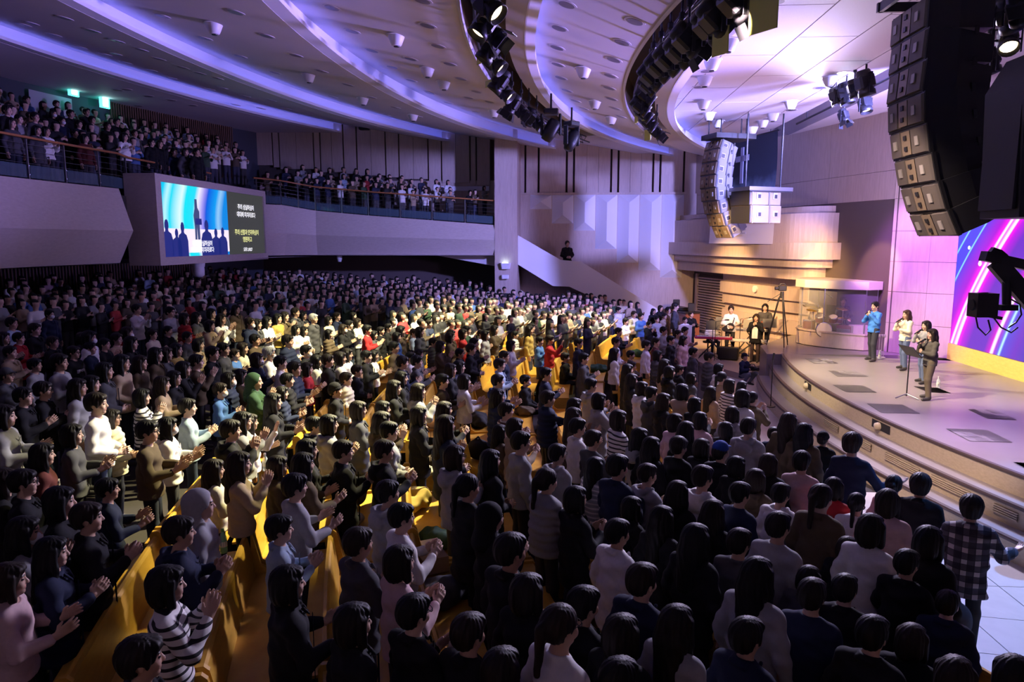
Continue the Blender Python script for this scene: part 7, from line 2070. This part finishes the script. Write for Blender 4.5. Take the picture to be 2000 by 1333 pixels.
# ---------------------------------------------------------------- the rest of the crowd, far under and on the balcony: one mass
def crowd_proto(kind):
    F = Field(axis((-.18, .36, .036)), axis((-.30, .30, .036)), axis((-.02, .8, .09), (.8, 1.40, .05), (1.40, 1.76, .030)))
    F.cone((0, 0, .92), (0, 0, 1.28), .13, .13, .05, sy=1.35); F.cone((0, .09, .9), (0, .10, .06), .09, .065, .02); F.cone((0, -.09, .9), (0, -.10, .06), .09, .065, .02); F.cone((-.01, -.15, 1.36), (-.01, .15, 1.36), .07, .07, .05)
    arm_chain(F, 1, .062, .055, .045, .03); F.cone((.26, .05, 1.2), (.34, .0, 1.27), .04, .035, .02); F.cone((.26, -.05, 1.2), (.34, .0, 1.27), .04, .035, .02)
    F.cone((0, 0, 1.38), (.01, 0, 1.54), .06, .06, .02); F.ell((.01, 0, 1.60), (.10, .082, .12), .02); F.cone((.10, 0, 1.60), (.115, 0, 1.58), .016, .016, .01)
    F.ell((-.03, 0, 1.64), (.105, .095, .105), .01)
    if kind == 1: F.cone((-.05, 0, 1.62), (-.08, 0, 1.35), .09, .07, .02, sy=1.2)
    P, Q = surfnet(F.D, F.x, F.y, F.z); C = P[Q].mean(1); x, y, z = C.T
    part = np.zeros(len(Q), int)                      # 0 clothes 1 skin 2 hair
    part[(z > 1.44) & (x > .0)] = 1; part[z > 1.44] = np.where((x[z > 1.44] > .035) & (z[z > 1.44] < 1.665), 1, 2)
    part[(z > 1.44) & (z < 1.55) & (x > -.03) & (kind == 0)] = 1
    if kind == 1: part[(z <= 1.44) & (z > 1.30) & (x < -.06) & (np.abs(y) < .12)] = 2
    part[z < .82] = 3
    part[(x > .27) & (z > 1.1) & (z < 1.34)] = 1
    return P, Q, part
protos = [crowd_proto(0), crowd_proto(1)]
def far_limit(u): return 600 if u < 760 else (636 if u < 1200 else 598)
spots = []
pl_ = np.array(placed)
for j in range(-13, 11):
    r = 38.54-.88*j-.50
    for b0, b1 in ((-26, -11.6), (-9.6, -1.9), (.3, 9.2), (11.3, 27)):
        a = b0
        while a < b1:
            rr = r+rng.uniform(-.08, .08); x, y, _ = polar(rr, a); a += math.degrees(rng.uniform(.50, .66)/r)
            if y > 35.4 or y < 0 or x < -18.9: continue
            if y > 33.2 and -3.3 < x < 6.5: continue
            if x > 6.0 or (x > 3.4 and y > 26): continue
            z = floor_z(x, y); s = rng.uniform(.92, 1.05); u, v, k = pix((x, y, z+1.60*s))
            if not (-60 < u < 2060) or v > far_limit(u): continue
            if ((pl_[:, 0]-x)**2+(pl_[:, 1]-y)**2).min() < .16: continue
            spots.append((x, y, z, s))
n_floor = len(spots)
for k in range(6):
    r = RB+.35+.86*k+.35; zf = 6.42+.36*k; a = -4.
    while a < 21:
        x, y, _ = polar(r+rng.uniform(-.07, .07), a); a += math.degrees(rng.uniform(.48, .66)/r)
        if y > 33.3 or y < 12 or r < 47.5 or (y > 22 and x > -14.45): continue
        u, v, dd = pix((x, y, zf+1.6))
        if u < -40 or (u < 420 and ((pl_[:, 0]-x)**2+(pl_[:, 1]-1000-y)**2).min() < .2): continue
        spots.append((x, y, zf, rng.uniform(.92, 1.05)))
for k in range(3):
    x = -14.0+.6*k
    while x < -3.6:
        y = 33.75+.9*k; zf = 6.45+.3*k-(x+13)*.085
        if not (k == 0 and (-13.6 < x < -12.2)) and not (x > -6.2 and rng.random() < .45): spots.append((x+rng.uniform(-.05, .05), y+rng.uniform(-.08, .08), zf, rng.uniform(.78 if x > -8 else .9, 1.04)))
        x += rng.uniform(.48, .7)
for i in range(46):                                    # people standing at the back wall below the balcony
    a = rng.uniform(-4, 19); x, y, _ = polar(rng.uniform(50.4, 51.4), a)
    if y < 34: spots.append((x, y, floor_z(x, y), rng.uniform(.98, 1.08)))
palette = [('K', 9), ('N', 4), ('D', 5), ('G', 3), ('W', 5), ('C', 2), ('L', 1), ('B', 1), ('R', 1), ('O', 4), ('T', 3), ('E', 1), ('P', 1)]
pal = [COLS[c] for c, n in palette for _ in range(n)]
VV, QQ, CC = [], [], []; off_ = 0
for (x, y, z, s) in spots:
    P, Q, part = protos[rng.random() < .5]
    tx, ty = face_target(x, y); a = math.atan2(ty-y, tx-x)+rng.uniform(-.25, .25); c_, s_ = math.cos(a), math.sin(a)
    W = np.stack([(P[:, 0]*c_-P[:, 1]*s_)*s+x, (P[:, 0]*s_+P[:, 1]*c_)*s+y, P[:, 2]*s+z], 1)
    cl = rng.choice(pal); sk = rng.choice([(.5, .3, .21), (.6, .39, .29), (.64, .43, .33)]); hr = (.006, .005, .005)
    col = np.array([cl, sk, hr, rng.choice([(.015, .015, .018), (.03, .035, .06), (.05, .05, .05)])])[part]
    VV.append(W); QQ.append(Q+off_); CC.append(col); off_ += len(P)
VV = np.concatenate(VV); QQ = np.concatenate(QQ); CC = np.concatenate(CC)
m, nt, b = nodes('crowd'); at_ = nt.nodes.new('ShaderNodeAttribute'); at_.attribute_name = 'tint'; nt.links.new(at_.outputs['Color'], b.inputs['Base Color']); b.inputs['Roughness'].default_value = .75
me = new_mesh('crowd', VV, QQ, [MAT['crowd']])
at = me.attributes.new('tint', 'FLOAT_COLOR', 'FACE'); at.data.foreach_set('color', np.concatenate([CC, np.ones((len(CC), 1))], 1).astype(np.float32).ravel())
o = bpy.data.objects.new('crowd', me); link(o); o['kind'] = 'stuff'; tag(o, 'rest of the clapping crowd under and on the balcony and in the far pews', 'crowd')
print('CROWD', len(spots), n_floor, len(QQ), 'PEOPLE', len(folk)+len(bal))
